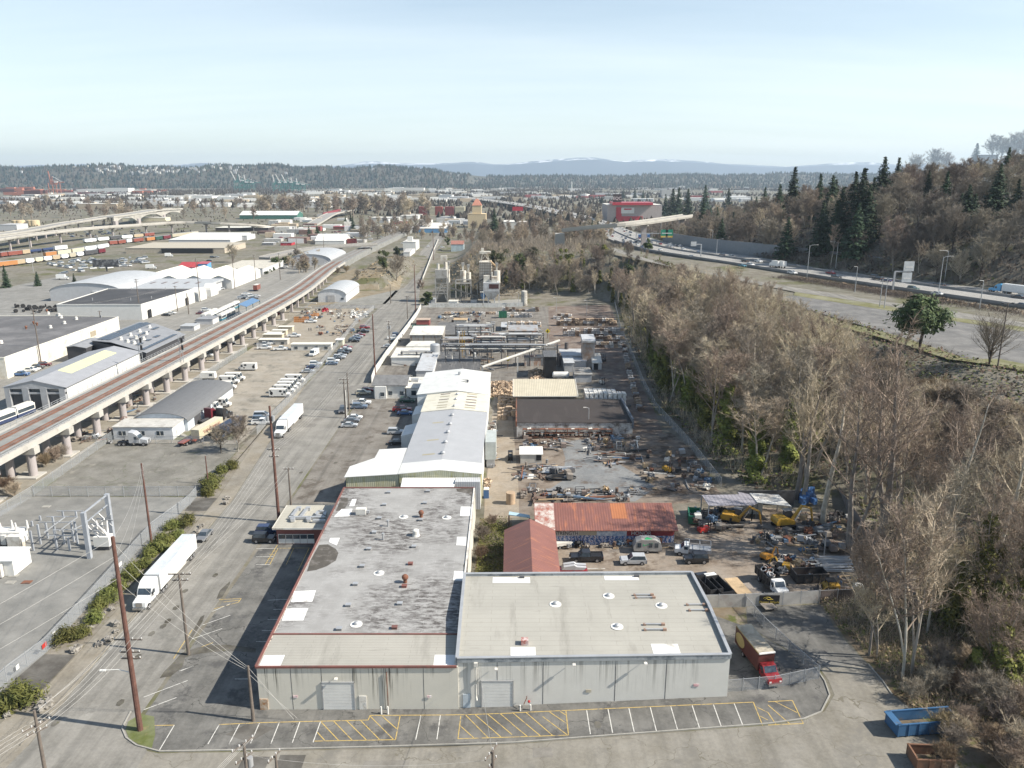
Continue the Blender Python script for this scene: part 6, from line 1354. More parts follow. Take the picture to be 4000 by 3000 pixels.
for i,(fx,fy)in enumerate(((3690,2870),(3745,2890),(3720,2930),(3680,2990),(3770,2850),(3560,2740))):plant(SHR[i%3],G(fx,fy),2.4,3.2,'bare shrub growing over the blue and rusty skips','shrub','bare shrubs over the skips')
for i,(k,x,yb,yt,w_,lb)in enumerate((('A2',60,1300,990,5,'dark evergreen left of the slope woods beside the batching plant'),('A2',170,1250,1000,4.5,'dark bushy evergreen right behind the batching plant tower'),('A2',470,1200,1040,4,'ivy-green evergreen on the bluff under the frontage road'),('A2',800,1120,1010,3.4,'yellow-green evergreen near the frontage road'),('A2',1020,1330,1170,4,'dark evergreen low on the wooded slope'),('A2',740,1090,1020,3,'small evergreen beside the yellow-green one'),('A2',1180,1060,960,3,'small conifer beside the freeway on-ramp'),('A1',1490,1530,1380,3.2,'dark pine at the gate of the batching plant'),('A1',1110,1220,1050,4.5,'dark evergreen on the grassy bank, left of two'),('A1',1220,1110,1030,4,'dark evergreen on the grassy bank, right of two'),('A1',2080,1180,1040,5,'evergreen thicket behind the batching plant'),('A1',1655,1010,940,2.4,'round dark shrub tree beside the pale blue house'))):
 p=GK(k,x,yb);h=max(4,TOP(p,k,yt)-p.z);v,f=blob(200+i,w_,h*.5,2600,.42,18);t=bpy.data.objects.new('evergreen_tree',None);C.objects.link(t);t.location=p;tag(t,lb,'tree')
 o=bpy.data.objects.new('crown',mesh_of('crown',v,f,evg if i not in(2,3)else ivym));C.objects.link(o);o.parent=t;MB().tube([(0,0,-.3),(0,0,h*.5)],[.3,.15],6).L('trunk',barkd,t)
for i,(k,x,yb,yt,lb)in enumerate((('A1',1215,1330,1130,'spreading bare tree on the bank beside the street'),('A1',880,1300,1230,'rusty bare bush at the foot of the bank'),('A1',1180,960,840,'broad bare tree on the grassy knoll'),('A1',1050,960,850,'bare tree left of the grassy knoll'),('A1',930,1000,880,'bare tree beside the end of the road bridge'),('A1',1700,960,880,'bare tree above the pale blue house'),('A1',1480,900,780,'bare tree beside the climbing street'),('V',860,900,730,'round russet tree in the street bend west of the tracks'),('A1',2100,1060,900,'tall bare tree above the batching plant'),('A1',1960,1040,900,'bare tree above the ribbed tower'),('A1',1420,1420,1330,'rusty bramble tree beside the batching plant silo'),('A2',1000,1130,1000,'leafless tree beside the on-ramp'),('B0',2060,1250,980,'small bare tree beside the trailer yard fence'),('B0',1910,1260,1050,'small bare tree behind the blue container'))):
 p=GK(k,x,yb);h=max(3,TOP(p,k,yt)-p.z);plant(MAP[i%4],p-Vector((0,0,.2)),h,13,lb)
p=UK('W',715,1390,23.6);h=TOP(p,'W',600)-p.z
v,f=blob(301,5.4,h*.33,5600,.40,17,h*.62,.8);t=bpy.data.objects.new('lone_pine',None);C.objects.link(t);t.location=p;tag(t,'lone dark pine with a broad lopsided crown beside the park-and-ride lot','tree')
o=bpy.data.objects.new('crown',mesh_of('crown',v,f,pinem));C.objects.link(o);o.parent=t;MB().tube([(0,0,-6),(-.3,0,h*.2),(.3,0,h*.5),(.5,0,h*.85)],[.55,.45,.32,.1],8).L('trunk',barkd,t)
p=UK('W',1710,1560,24.35);a,b=bare(311,1.1*(TOP(p,'W',1060)-p.z),.12,15,.75,8,6,4,3,.03,1.1,.22,4);t=tree_proto('bare_tree',a,b,barkd,twigg);t.location=p;tag(t,'lone multi-stemmed bare tree on the grass tip of the park-and-ride lot','tree')
FL_=[(200,330,760),(80,480,800),(420,390,800),(520,400,860),(560,620,1080),(770,340,1000),(710,370,900),(960,240,720),(1090,250,640),(830,480,1000),(1500,370,800),(1690,480,900),(1640,560,860),(1770,130,420),(2030,160,560),(1950,300,760),(2120,430,800),(600,500,1050),(880,420,800),(740,650,1130),(440,640,1100),(1760,560,840)]
FC=[(1430,510,800),(1510,520,790),(1320,570,770),(1380,520,800),(1140,660,800),(1860,520,760),(2060,590,740),(2170,510,780),(1640,600,900),(1760,680,900),(690,790,940),(740,800,950),(480,790,860),(550,785,860),(1060,520,620),(1130,540,625),(1170,545,620),(775,580,670),(960,520,610),(1660,490,760),(160,760,860)]
for i,(k,x,yt,yb)in enumerate([('A3',*q)for q in FL_]+[('A2',*q)for q in FC]+[('A1',2060,700,905),('A1',460,840,930),('A1',530,830,920),('A1',820,730,830),('A1',775,760,830),('A0',645,1250,1345),('A0',330,1235,1365),('A0',60,1180,1380),('A0',1535,630,665),('A1',840,760,890),('A1',1320,790,830)]):
 p=GK(k,x,yb);h=max(6,TOP(p,k,yt)-p.z)
 if k=='A3' or(k=='A2' and x>1100 and yb>700):lb,gp='dark fir on the hillside beyond the freeway','firs on the hillside beyond the freeway'
 elif k=='A2' and yb<680:lb,gp='dark fir standing behind the red and grey casino hall','firs around the casino hall'
 elif k=='A2':lb,gp='dark fir beside the freeway ramp in the middle distance','firs beside the freeway ramp'
 elif x==2060:lb,gp='single tall fir in front of the beige grain tower',None
 elif k=='A0':lb,gp={645:'single dark fir beside the road of the truck yard',330:'dark conifer next to the pale light mast',60:'tall yellow-green conifers at the left edge of the picture',1535:'pair of distant dark firs beyond the arched bridge'}[x],None
 else:lb,gp='dark fir in the town beyond the road bridge','firs in the town beyond the road bridge'
 plant(FIR[i%4],p-Vector((0,0,.3)),h,25,lb,'tree',gp)
r=random.Random(9);n=0;pts=[];tries=0
HCAP=[(2300,930),(2600,880),(2750,830),(3000,780),(3200,720),(3400,700),(3600,640),(3750,640),(3850,600),(4000,560),(4300,540)]
while n<299 and tries<40000:
 tries+=1;y=235+765*r.random()**1.7;w_=lerp(WALL,y);x=w_+5+r.random()**1.25*min(200,70+.2*y)
 if any((x-u)**2+(y-q)**2<34+y*.04 for u,q in pts):continue
 z=T(x,y);fx,fy=px((x,y,z))
 if fx>4150 or fx<2250:continue
 h=r.uniform(11,18);fy2=px((x,y,z+h))[1];lim=lerp(HCAP,fx)+r.uniform(-10,40)
 if fy2<lim:d=ray(0,lim);h=H+y*d[2]/d[1]-z
 if h<4:continue
 if x<w_+9 and y<330:continue
 pts.append((x,y));n+=1;q=r.random()
 if q>.9:plant(FIR[n%4],(x,y,z-.2),max(7,h*1.35),25,'dark fir on the hillside beyond the freeway','tree','firs on the hillside beyond the freeway');continue
 plant(MAP[r.randrange(4)]if q<.8 else ALD[r.randrange(5)],(x,y,z-.2),h*(1 if q<.8 else 1.15),13 if q<.8 else 24,'grey leafless tree on the hillside beyond the freeway','tree','bare trees on the hillside beyond the freeway')
for i,(x,yb,yt)in enumerate(((1920,300,95),(2010,300,120),(2100,320,100),(2170,330,70),(1430,420,215),(1260,450,265),(1530,400,250))):
 p=GK('A3',x,yb);plant(MAP[i%4],p,TOP(p,'A3',yt)-p.z,13,'pale bare tree on the skyline beside the hilltop house','tree','bare skyline trees on the ridge')
JUN=[]
for i in range(3):
 v,f=blob(400+i,1.5,.75,1500,.13,11,.7,1.6);t=bpy.data.objects.new('juniper_bush',None);C.objects.link(t)
 o=bpy.data.objects.new('foliage',mesh_of('foliage',v,f,junim));C.objects.link(o);o.parent=t;JUN.append(t)
for i,(k,x,y,s)in enumerate((('C0',590,1330,1.15),('C0',700,1290,1.0),('C0',790,1160,1.15),('C0',850,1050,1.0),('C0',950,975,1.1),('C0',1050,880,1.2),('C0',1150,780,1.2),('C0',1225,700,1.05),('C0',1285,610,1.1),('C0',1380,560,1.25),('C0',1440,475,1.2),('C0',1530,440,1.1),('C0',1490,360,1.05),('C0',1620,330,1.15),('C0',1810,75,1.25),('C0',1840,20,1.3),('B0',1790,1560,1.2),('B0',1900,1430,1.2),('B0',2000,1390,1.1),('B0',1850,1500,1.1),('D0',60,800,1.6),('D0',200,740,1.5))):
 n=dup(JUN[i%3],GK(k,x,y),i*1.3,None,s*.84);tag(n,'yellow-green juniper at the lower left corner beside the dark driveway' if k=='D0' else('yellow-green juniper beside the empty lot north of the dark driveway' if(k=='B0' or y<100)else 'yellow-green juniper in the row along the substation fence'),'bush','junipers at the lower left corner' if k=='D0' else('junipers beside the empty lot' if(k=='B0' or y<100)else 'junipers along the substation fence'))
for i,(k,x,y,s,lb)in enumerate((('V',1215,1025,1.4,'round clipped shrub beside the cream-roofed shop, left of three'),('V',1255,1000,1.3,'round clipped shrub beside the cream-roofed shop, middle of three'),('V',1297,985,1.2,'round clipped shrub beside the cream-roofed shop, right of three'))):
 p=GK(k,x,y);v,f=blob(420+i,1.8,1.2,500,.35,10);tag(struct(MB().add([(a[0]+p.x,a[1]+p.y,a[2])for a in v],f).obj('clipped_shrub',evg,fix=False),'thing'),lb,'bush')
for i,(k,x,y,s)in enumerate((('V',1330,960,4.5),('V',1425,905,3.5))):
 p=GK(k,x,y);v,f=blob(430+i,s,s*.9,1500,.45,12);t=thing('broad_tree',('dark leafy tree at the corner of the cream-roofed shop','dark leafy tree right of the shop corner tree')[i],'tree',tuple(p));o=bpy.data.objects.new('crown',mesh_of('crown',v,f,evg));C.objects.link(o);o.parent=t;MB().tube([(0,0,0),(0,0,s)],[.3,.2],6).L('trunk',barkd,t)
for i in range(17):
 fx,fy=((3700,2700),(3780,2740),(3860,2780),(3920,2720),(3980,2800),(3960,2900),(3880,2960),(3990,2980),(3640,2700),(3820,2690),(3950,2660),(3900,2850),(3900,2600),(3780,2620),(3650,2640),(3990,2740),(3930,3010))[i]
 p=G(fx,fy);plant(SHR[i%3],p,2.4+1.4*((i*7)%5)/4,3.2,'tangled bare shrub in the thicket at the lower right corner','shrub','bare shrubs at the lower right corner')
for i,(k,x,y,h)in enumerate((('B0',400,1380,2.6),('B0',480,1340,3),('B0',540,1310,2.6),('B0',60,1610,3),('B0',130,1640,2.6),('A1',700,1270,4),('A1',780,1250,4),('A1',640,1290,3),('C1',1960,470,2.2),('C1',1950,640,2.2),('C1',2040,350,2))):
 plant(SHR[i%3],GK(k,x,y),h,3.2,'russet shrub '+('between the viaduct piers' if k=='B0' else 'at the foot of the grassy bank' if k=='A1' else 'in the weedy gap beside the red shed'),'shrub','russet shrubs '+('between the viaduct piers' if k=='B0' else 'at the foot of the grassy bank' if k=='A1' else 'in the weedy gap beside the red shed'))
def cover(name,n,region,m,s,hmax,seed,tw=0):
 r=random.Random(seed);v,f=[],[]
 for _ in range(n):
  x,y,k=region(r)
  if x is None:continue
  z=T(x,y);hh=hmax*k*r.random()
  if tw and r.random()<tw:
   d=Vector((r.gauss(0,.5),r.gauss(0,.5),1)).normalized()*r.uniform(.6,1.6);tri(v,f,Vector((x,y,z)),d*(1+hmax*.4),.05,r)
  else:quads(v,f,Vector((x,y,z+hh)),s*r.uniform(.5,1.4),r,Vector((0,0,1)))
 return struct(MB().add(v,f).obj(name,m,local=True,fix=False),'stuff')
def slope_region(r):
 y=70+r.random()**1.3*370;a,b=lerp(TOE,y)-1,lerp(EDGE,y)
 if 118<y<165:a+=2
 x=r.uniform(a,b+3)
 if y<118 and x<54:return None,None,0
 k=noise_at(x,y)
 return x,y,k
def noise_at(x,y):return .35+.65*abs(sin(x*.21+1.3*sin(y*.13))*cos(y*.17+sin(x*.11)))
def low_right(r):
 x,y=r.uniform(50,88),r.uniform(86,118)
 if x<52+(104-y)*.12 and y>92:return None,None,0
 if y<95 and x<53:return None,None,0
 return x,y,noise_at(x*2,y*2)
def hill_region(r):
 y=r.uniform(230,900);x=lerp(WALL,y)+3+r.random()**1.3*230;fx=px((x,y,T(x,y)))[0]
 if fx>4200:return None,None,0
 return x,y,noise_at(x*.6,y*.6)
cover('bramble_thicket',38000,slope_region,dryl,.45,1.8,1,.45);cover('ivy_ground_cover',24000,slope_region,greenl,.42,1.8,2)
cover('bramble_thicket',14000,low_right,dryl,.22,1.6,3,.5);cover('ivy_ground_cover',5000,low_right,greenl,.24,1.2,4)
cover('hillside_scrub',44000,hill_region,barkd,.95,3.6,5,.3);cover('hillside_green_scrub',8000,hill_region,greenl,.7,2.0,6)
def saplings(name,n,region,m,l0,l1,w_,seed):
 r=random.Random(seed);v,f=[],[]
 for _ in range(n):
  x,y,k=region(r)
  if x is None:continue
  z=T(x,y);q=r.uniform(l0,l1)
  for _ in range(5):d=Vector((r.gauss(0,.38),r.gauss(0,.38),1)).normalized()*q*r.uniform(.5,1.1);tri(v,f,Vector((x+r.gauss(0,.3),y+r.gauss(0,.3),z+r.random()*q*.35)),d,w_,r)
 return struct(MB().add(v,f).obj(name,m,local=True,fix=False),'stuff')
def slope2(r):
 x,y,k=slope_region(r)
 if x is None or px((x,y,T(x,y)+5))[1]<lerp(CAP,px((x,y,T(x,y)))[0])-10:return None,None,0
 return x,y,k
saplings('sapling_thicket',9500,slope2,twig,2.5,6,.06,21);saplings('hillside_saplings',20000,hill_region,twigg,3,7,.13,22);saplings('corner_thicket',2600,low_right,twig,1,3.2,.035,23)
def bluff2(r):
 y=462+r.random()*340;x=r.uniform(-34,lerp([(q[1],q[0])for q in FW],y)-9);return(x,y,1)if T(x,y)>3 and not(50<x and y<575)else(None,None,0)
def gap_region(r):
 x,y=r.uniform(-6.6,-1.0),r.uniform(115,150);return x,y,.5+.5*sin(y*.7)**2
cover('weeds',5000,gap_region,junim,.18,1.6,7,.2)
def bank_region(r):
 y=r.uniform(440,640);x=r.uniform(-62,10)if r.random()<.6 else r.uniform(-132,-72)
 return(x,y,noise_at(x,y))if T(x,y)>.4 and not(-86<x<-44 and T(x,y)<1)else(None,None,0)
cover('bank_scrub',12000,bank_region,dryl,.6,2.2,8,.4)
def verge_region(r):
 t=r.random()*14;i=int(t);a=Vector(FWS[i+2]);b=Vector(FWS[i+3]);q=a.lerp(b,t-i);return q.x-3-r.random()*9,q.y-2-r.random()*4,.6
saplings('roadside_thicket',5200,lambda r:(lambda q:(q[0]-r.random()*9,q[1],1))(verge_region(r)),twigg,.6,1.9,.08,24)
saplings('bluff_thicket',9000,bluff2,twigg,2,5.5,.12,25)
cover('verge_scrub',5200,lambda r:verge_region(r),dryl,.5,1.2,10,.3)
for l in(ALD,ALI,MAP,COT,YNG,FIR,SHR,JUN):
 for t in l:hide_proto(t)
# ================================================================ vehicles
tyre=mat('tyre_rubber',(.02,.02,.021),.85);rimm=mat('wheel_rim',(.35,.35,.36),.35,.5);lampm=mat('lamp_glass',(.6,.6,.58),.2);tailm=paint('tail_lamp',(.35,.02,.02));chrome=mat('chrome',(.5,.5,.5),.2,.8)
PNT={}
def P(n):
 cols=dict(white=(.74,.74,.72),silver=(.42,.43,.44),grey=(.16,.165,.175),black=(.015,.015,.018),navy=(.025,.04,.10),blue=(.05,.13,.30),red=(.25,.018,.022),maroon=(.14,.02,.03),green=(.03,.08,.06),beige=(.42,.38,.29),teal=(.03,.17,.24),skyblue=(.10,.38,.66),slate=(.12,.16,.22),orange=(.42,.19,.07),cream=(.60,.53,.38),brown=(.22,.12,.07),tan=(.42,.33,.22),rustred=(.23,.07,.05),dkgrey=(.07,.07,.075),purple=(.16,.12,.2))
 if n not in PNT:PNT[n]=paint('car_'+n,cols[n])
 return PNT[n]
BASE=P('white')
def wheels(t,xs,y,r_,w_=.24,dual=False):
 for x in xs:
  for s in(-1,1):
   o=MB().tube([(0,-w_/2,0),(0,w_/2,0)],r_,14).L('wheel',tyre,t);o.location=(x,s*y,r_)
   MB().tube([(0,s*(w_/2+.012),0),(0,s*(w_/2-.03),0)],r_*.6,10).L('rim',rimm,o)
def frustum(mb,x0,x1,X0,X1,z0,z1,w0,w1,m=0):
 return mb.add([(x0,-w0,z0),(x1,-w0,z0),(x1,w0,z0),(x0,w0,z0),(X0,-w1,z1),(X1,-w1,z1),(X1,w1,z1),(X0,w1,z1)],[(0,3,2,1),(4,5,6,7),(0,1,5,4),(1,2,6,5),(2,3,7,6),(3,0,4,7)],m)
def pane(t,nm,a,b,c,d,lift,k=.10):
 a,b,c,d=map(Vector,(a,b,c,d));m=(a+b+c+d)/4;n=(b-a).cross(d-a).normalized()*lift
 o=MB().add([p.lerp(m,k)+n for p in(a,b,c,d)],[(0,1,2,3)]).obj(nm,gl,t,local=True);return o
def auto(kind):
 L,W,Hh,belt,hood,rb,rr_,fr,fb,wr_=dict(sedan=(4.75,1.84,1.46,.95,.92,-1.75,-1.0,.35,1.15,.33),suv=(4.9,1.95,1.8,1.1,1.08,-2.35,-2.1,.15,1.0,.38),pickup=(5.9,2.0,1.88,1.15,1.12,-.75,-.65,.75,1.45,.41),boxy=(4.4,1.9,1.95,1.2,1.18,-2.05,-2.0,.45,.7,.43),minivan=(5.1,2.0,1.8,1.05,.98,-2.5,-2.25,.7,1.8,.35))[kind]
 t=bpy.data.objects.new({'sedan':'parked_car','suv':'parked_suv','pickup':'pickup_truck','boxy':'off_road_car','minivan':'minivan'}[kind],None);C.objects.link(t)
 h=L/2;w_=W/2;mb=MB()
 side=[(-h,.42),(-h+.08,.32),(h-.1,.3),(h,.45),(h-.03,hood-.22),(h-.25,hood-.06),(fb,belt),(rb,belt)]+([(-h+.05,belt),(-h,belt-.12)]if kind!='sedan' else[(-h+.2,belt-.03),(-h,belt-.2)])
 n=len(side);vs=[(x,-w_*(.93 if z<.4 else 1.0 if z<belt-.08 else .95),z)for x,z in side];vs+=[(x,-y,z)for x,y,z in vs]
 mb.add(vs,[(i,(i+1)%n,n+(i+1)%n,n+i)for i in range(n)]+[tuple(range(n))[::-1],tuple(range(n,2*n))])
 wb,wt=w_*.94,w_*.78
 frustum(mb,rb,fb,rr_,fr,belt-.01,Hh,wb,wt)
 if kind=='pickup':
  mb.box(-1.85,0,belt,2.1,W*.78,.012,0,1)
  for s in(-1,1):mb.box(-1.85,s*w_*.9,belt,2.1,.12,.14)
  mb.box(-2.88,0,belt,.1,W*.9,.14)
 body=mb.L('body',[BASE,black],t)
 z0,z1=belt-.01,Hh
 pane(t,'windshield',(fb,-wb,z0),(fb,wb,z0),(fr,wt,z1),(fr,-wt,z1),.012,.07);pane(t,'rear_window',(rb,wb,z0),(rb,-wb,z0),(rr_,-wt,z1),(rr_,wt,z1),.012,.12)
 for s in(-1,1):
  q=[(rb,s*wb,z0),(fb,s*wb,z0),(fr,s*wt,z1),(rr_,s*wt,z1)]
  pane(t,'side_window',*(q if s<0 else[q[1],q[0],q[3],q[2]]),.012,.09)
  MB().box(h-.06,s*w_*.72,hood-.38,.14,.34,.18).L('headlight',lampm,t);MB().box(-h+.02,s*w_*.8,belt-.36,.1,.2,.22).L('taillight',tailm,t)
  MB().box(fb-.25,s*(w_+.08),belt,.12,.18,.13).L('mirror',BASE,t)
 MB().box(h-.01,0,hood-.5,.06,W*.5,.24).L('grille',black,t)
 wheels(t,(-h*.62,h*.63),w_-.1,wr_)
 if kind=='boxy':MB().tube([(-h-.12,0,.95),(-h+.05,0,.95)],.38,14).L('spare_wheel',tyre,t)
 return t
AUTO={k:auto(k)for k in('sedan','suv','pickup','boxy','minivan')}
def put(kind,col,k,x,y,deg,label,group=None,dz=0.0,s=1.0):
 p=GK(k,x,y)if not isinstance(k,Vector)else k
 n=dup(AUTO[kind],p+Vector((0,0,.03+dz)),R(deg),None,s,{BASE:P(col)});return tag(n,label,{'sedan':'car','suv':'suv','pickup':'pickup truck','boxy':'off-road car','minivan':'minivan'}[kind],group)
CN_=dict(dkgrey='dark grey',navy='navy blue',slate='blue-grey')
put('sedan','grey','C0',1770,445,-92,'dark grey sedan driving down the street behind the parked trailer truck')
put('boxy','black','C1',75,478,0,'black boxy off-road car parked beside the maroon office annex');put('suv','navy','C1',110,405,0,'dark SUV half hidden behind the black off-road car')
for kd,c,x,y,dg,lb in(('suv','silver',1212,1095,0,'silver SUV parked alone at the edge of the long shadow'),('sedan','black',1222,1185,0,'black sedan nearest the lean-to of the long metal warehouse'),('pickup','red',1265,900,0,'red pickup parked in the shade of the grey bay'),('sedan','blue',1288,928,0,'blue sedan beside the red pickup'),('suv','green',1310,822,0,'dark green wagon in the shade below the white annex'),('sedan','silver',808,1035,2,'silver sedan nearest the viewer in the row of three'),('sedan','grey',828,995,2,'dark car in the middle of the row of three'),('sedan','white',852,968,2,'white sedan farthest in the row of three'),('suv','slate',897,875,2,'blue-grey SUV beside the white pickup'),('pickup','white',915,842,2,'white pickup parked below the cottage office'),('suv','dkgrey',748,908,-85,'small dark car parked behind the riser pipe pole'),('suv','beige',930,755,4,'beige SUV parked at the corner of the cottage office'),('sedan','red',955,728,4,'red car behind the beige SUV'),('sedan','slate',655,498,4,'blue-grey sedan first in the angled row along the van yard fence'),('suv','white',668,477,4,'white SUV second in the angled row along the van yard fence'),('sedan','black',690,458,4,'black car third in the angled row along the van yard fence'),('suv','silver',722,446,4,'silver SUV fourth in the angled row along the van yard fence'),('sedan','silver',735,428,4,'pale silver car fifth in the angled row along the van yard fence'),('suv','black',752,408,4,'black SUV sixth in the angled row along the van yard fence'),('pickup','black',770,392,4,'black pickup seventh in the angled row along the van yard fence'),('sedan','white',776,372,4,'pale car eighth in the angled row along the van yard fence'),('sedan','red',785,358,4,'red car at the far end of the first angled row'),('suv','black',848,302,4,'black SUV first in the angled row beyond the cream cabin'),('sedan','navy',858,280,4,'navy car second in the angled row beyond the cream cabin'),('sedan','silver',880,264,4,'silver car third in the angled row beyond the cream cabin'),('sedan','red',902,250,4,'red sedan fourth in the angled row beyond the cream cabin'),('pickup','black',925,220,4,'black pickup fifth in the angled row beyond the cream cabin'),('suv','red',942,186,4,'red SUV at the far end of the angled rows'),('sedan','silver',450,565,6,'silver sedan parked inside the van yard fence'),('sedan','navy',492,528,6,'navy sedan parked inside the van yard fence'),('suv','white',518,503,6,'white SUV parked inside the van yard fence'),('pickup','white',1192,275,10,'white pickup beside the white slat fence'),('suv','navy',1222,250,10,'dark SUV beyond the white pickup at the slat fence'),('sedan','black',1205,297,10,'black sedan under the white pickup at the slat fence'),('sedan','silver',1145,348,8,'silver sedan beside the pole with two transformers'),('minivan','silver',55,950,4,'silver van behind the fence left of the white trailer truck'),('suv','slate',45,985,4,'grey SUV behind the fence beside the silver van'),('pickup','white',55,1012,4,'white work truck nearest the corner of the truck yard'),('pickup','white',475,135,5,'white pickup in front of the orange barricades'),('pickup','white',330,258,5,'white pickup beside the office trailers'),('pickup','white',75,362,5,'white pickup nearest the fence behind the van yard'),('pickup','silver',70,335,8,'silver pickup in the crowd beside the grey-beige trailer'),('pickup','white',215,372,8,'white pickup left of the long white office trailer'),('pickup','white',130,322,8,'white pickup right below the grey-beige trailer'),('pickup','silver',90,318,8,'farthest pickup in the crowd beside the grey-beige trailer')):
 put(kd,c,'B1',x,y,dg,lb)
for kd,c,k,x,y,dg,lb in(('pickup','blue','B0',182,592,0,'blue pickup at the end of the row by the grey-roofed warehouse'),('pickup','white','B0',250,560,5,'white pickup second in the row by the grey-roofed warehouse'),('sedan','white','B0',292,548,5,'white car third in the row by the grey-roofed warehouse'),('pickup','dkgrey','B0',312,532,5,'dark pickup fourth in the row by the grey-roofed warehouse'),('suv','maroon','B0',385,508,8,'maroon SUV farthest in the row by the grey-roofed warehouse'),('sedan','black','B0',1440,75,0,'black car at the wall of the black-roofed white warehouse'),('sedan','white','B0',1482,60,0,'white car beside the black one at the white wall'),('suv','white','V',568,1425,5,'white SUV beside the tram yard fence'),('sedan','maroon','V',512,1458,5,'maroon car beside the tram yard fence'),('sedan','black','V',602,885,0,'black car on the road below the russet tree'),('suv','black','V',640,850,10,'black SUV near the russet tree'),('sedan','silver','V',680,848,10,'silver car near the russet tree'),('pickup','silver','V',720,1195,60,'blue-grey pickup at the arched porch'),('sedan','black','V',1385,970,0,'black car by the cream-roofed shop'),('sedan','white','V',1420,955,0,'white car by the cream-roofed shop'),('suv','white','V',1520,910,8,'white SUV below the road bridge'),('sedan','silver','V',1500,925,8,'silver car below the road bridge'),('sedan','silver','B0',1990,320,6,'silver car parked under the viaduct'),('pickup','white','B0',1780,430,6,'white pickup parked under the viaduct beside the van yard'),('pickup','white','B0',1940,320,6,'white pickup in the shade of the viaduct'),('suv','red','B1',185,65,6,'red SUV under the far spans of the viaduct'),('suv','white','A1',1487,1030,95,'white SUV climbing the street past the white cottages'),('sedan','black','A1',1590,1060,5,'dark blue car beside the pale blue house'),('suv','white','A1',1610,1035,5,'white car beside the pale blue house'),('sedan','black','J3',960,1440,60,'small dark car in front of the batching plant'),('sedan','white','A1',1270,1000,5,'white car by the white tower house')):
 put(kd,c,k,x,y,dg,lb)
r=random.Random(4)
for i in range(9):put('sedan' if i%3 else 'suv',r.choice(['white','silver','black','grey','silver']),'V',950+(i%4)*46+(i//4)*22,1295-(i//4)*24,12,'car in the small cluster parked behind the blue canopy','cars clustered behind the blue canopy')
put('pickup','black','C2',640,640,180,'black pickup with junk in its bed in front of the mural',s=1.06);put('suv','silver','C2',1045,665,180,'silver SUV parked alone in front of the mural');put('boxy','black','C2',1585,655,180,'black off-road car with a spare wheel beside the white utility truck')
def step_van():
 t=bpy.data.objects.new('step_van',None);C.objects.link(t);mb=MB()
 mb.ext([(-3.4,.5),(2.3,.5),(2.3,1.5),(1.9,2.75),(-3.4,2.75)],-1.05,1.05);mb.ext([(2.3,.5),(3.3,.5),(3.3,1.15),(2.3,1.4)],-.95,.95)
 mb.L('body',white,t);MB().box(-.8,0,2.75,5.2,2.0,.08).L('roof_cap',offwhite,t)
 pane(t,'windshield',(2.3,-1.0,1.5),(2.3,1.0,1.5),(1.92,1.0,2.7),(1.92,-1.0,2.7),.02,.08)
 for s in(-1,1):
  for x,z,a,b in((-2.6,1.5,.5,.62),(-2.9,2.3,.3,.25),(.4,2.2,.5,.38),(.9,1.2,.28,.3),(3.0,.8,.22,.24)):
   o=MB().add([(x+a*cos(i*pi/6),s*(1.056 if x<2.4 else .956),z+b*sin(i*pi/6))for i in range(12)],[tuple(range(12))]).L('black_spot',black,t)
  MB().box(1.75,s*1.055,1.5,.75,.03,.85).L('side_window',gl,t);MB().box(3.32,s*.7,.8,.05,.25,.2).L('headlight',lampm,t)
 wheels(t,(-2.2,2.4),.9,.42,.28);return t
SV=step_van()
for k,x,y,dg,lb in(('B1',212,775,0,'spotted white step van nearest the viewer in the row of five by the street fence'),('B1',252,740,0,'second spotted step van in the row of five by the street fence'),('B1',278,712,0,'middle spotted step van in the row of five by the street fence'),('B1',302,686,0,'fourth spotted step van in the row of five by the street fence'),('B1',342,648,0,'farthest spotted step van in the row of five by the street fence'),('B0',2140,545,180,'spotted step van parked alone facing the viaduct'),('B0',1825,895,0,'spotted step van nearest the small white office'),('B0',1905,860,0,'spotted step van behind the one nearest the small white office'),('B0',1920,735,0,'spotted step van at the flank of the arched shed'),('B0',1955,708,0,'second step van at the flank of the arched shed'),('B0',1985,660,0,'third step van at the flank of the arched shed'),('B0',2035,632,0,'farthest step van in the group at the arched shed')):
 n=dup(SV,GK(k,x,y)+Vector((0,0,.02)),R(dg),lb);n['category']='van';n['group']='white step vans with black spots'
t=thing('delivery_van','tall white delivery van on the pale slab in front of the long office trailer','van',tuple(GK('B1',503,415)),R(-100));MB().ext([(-2.9,.4),(2.9,.4),(2.9,1.0),(2.2,1.2),(1.5,2.4),(-2.9,2.5)],-.98,.98).L('body',BASE,t);pane(t,'windshield',(2.18,-.95,1.22),(2.18,.95,1.22),(1.52,.95,2.38),(1.52,-.95,2.38),.02,.06);wheels(t,(-1.9,1.9),.88,.36)
MB().box(.9,-.99,1.4,.9,.03,.6).L('side_window',gl,t);MB().box(.9,.99,1.4,.9,.03,.6).L('side_window',gl,t)
t=thing('camper_trailer','small white caravan at the back corner of the van yard','caravan',tuple(GK('B0',1805,620)));MB().box(0,0,.5,5.2,2.2,2.1,0,0,.94).L('body',white,t);MB().box(1.2,-1.09,1.4,1.1,.05,.7).L('window',gl,t);wheels(t,(0,),1.0,.33)
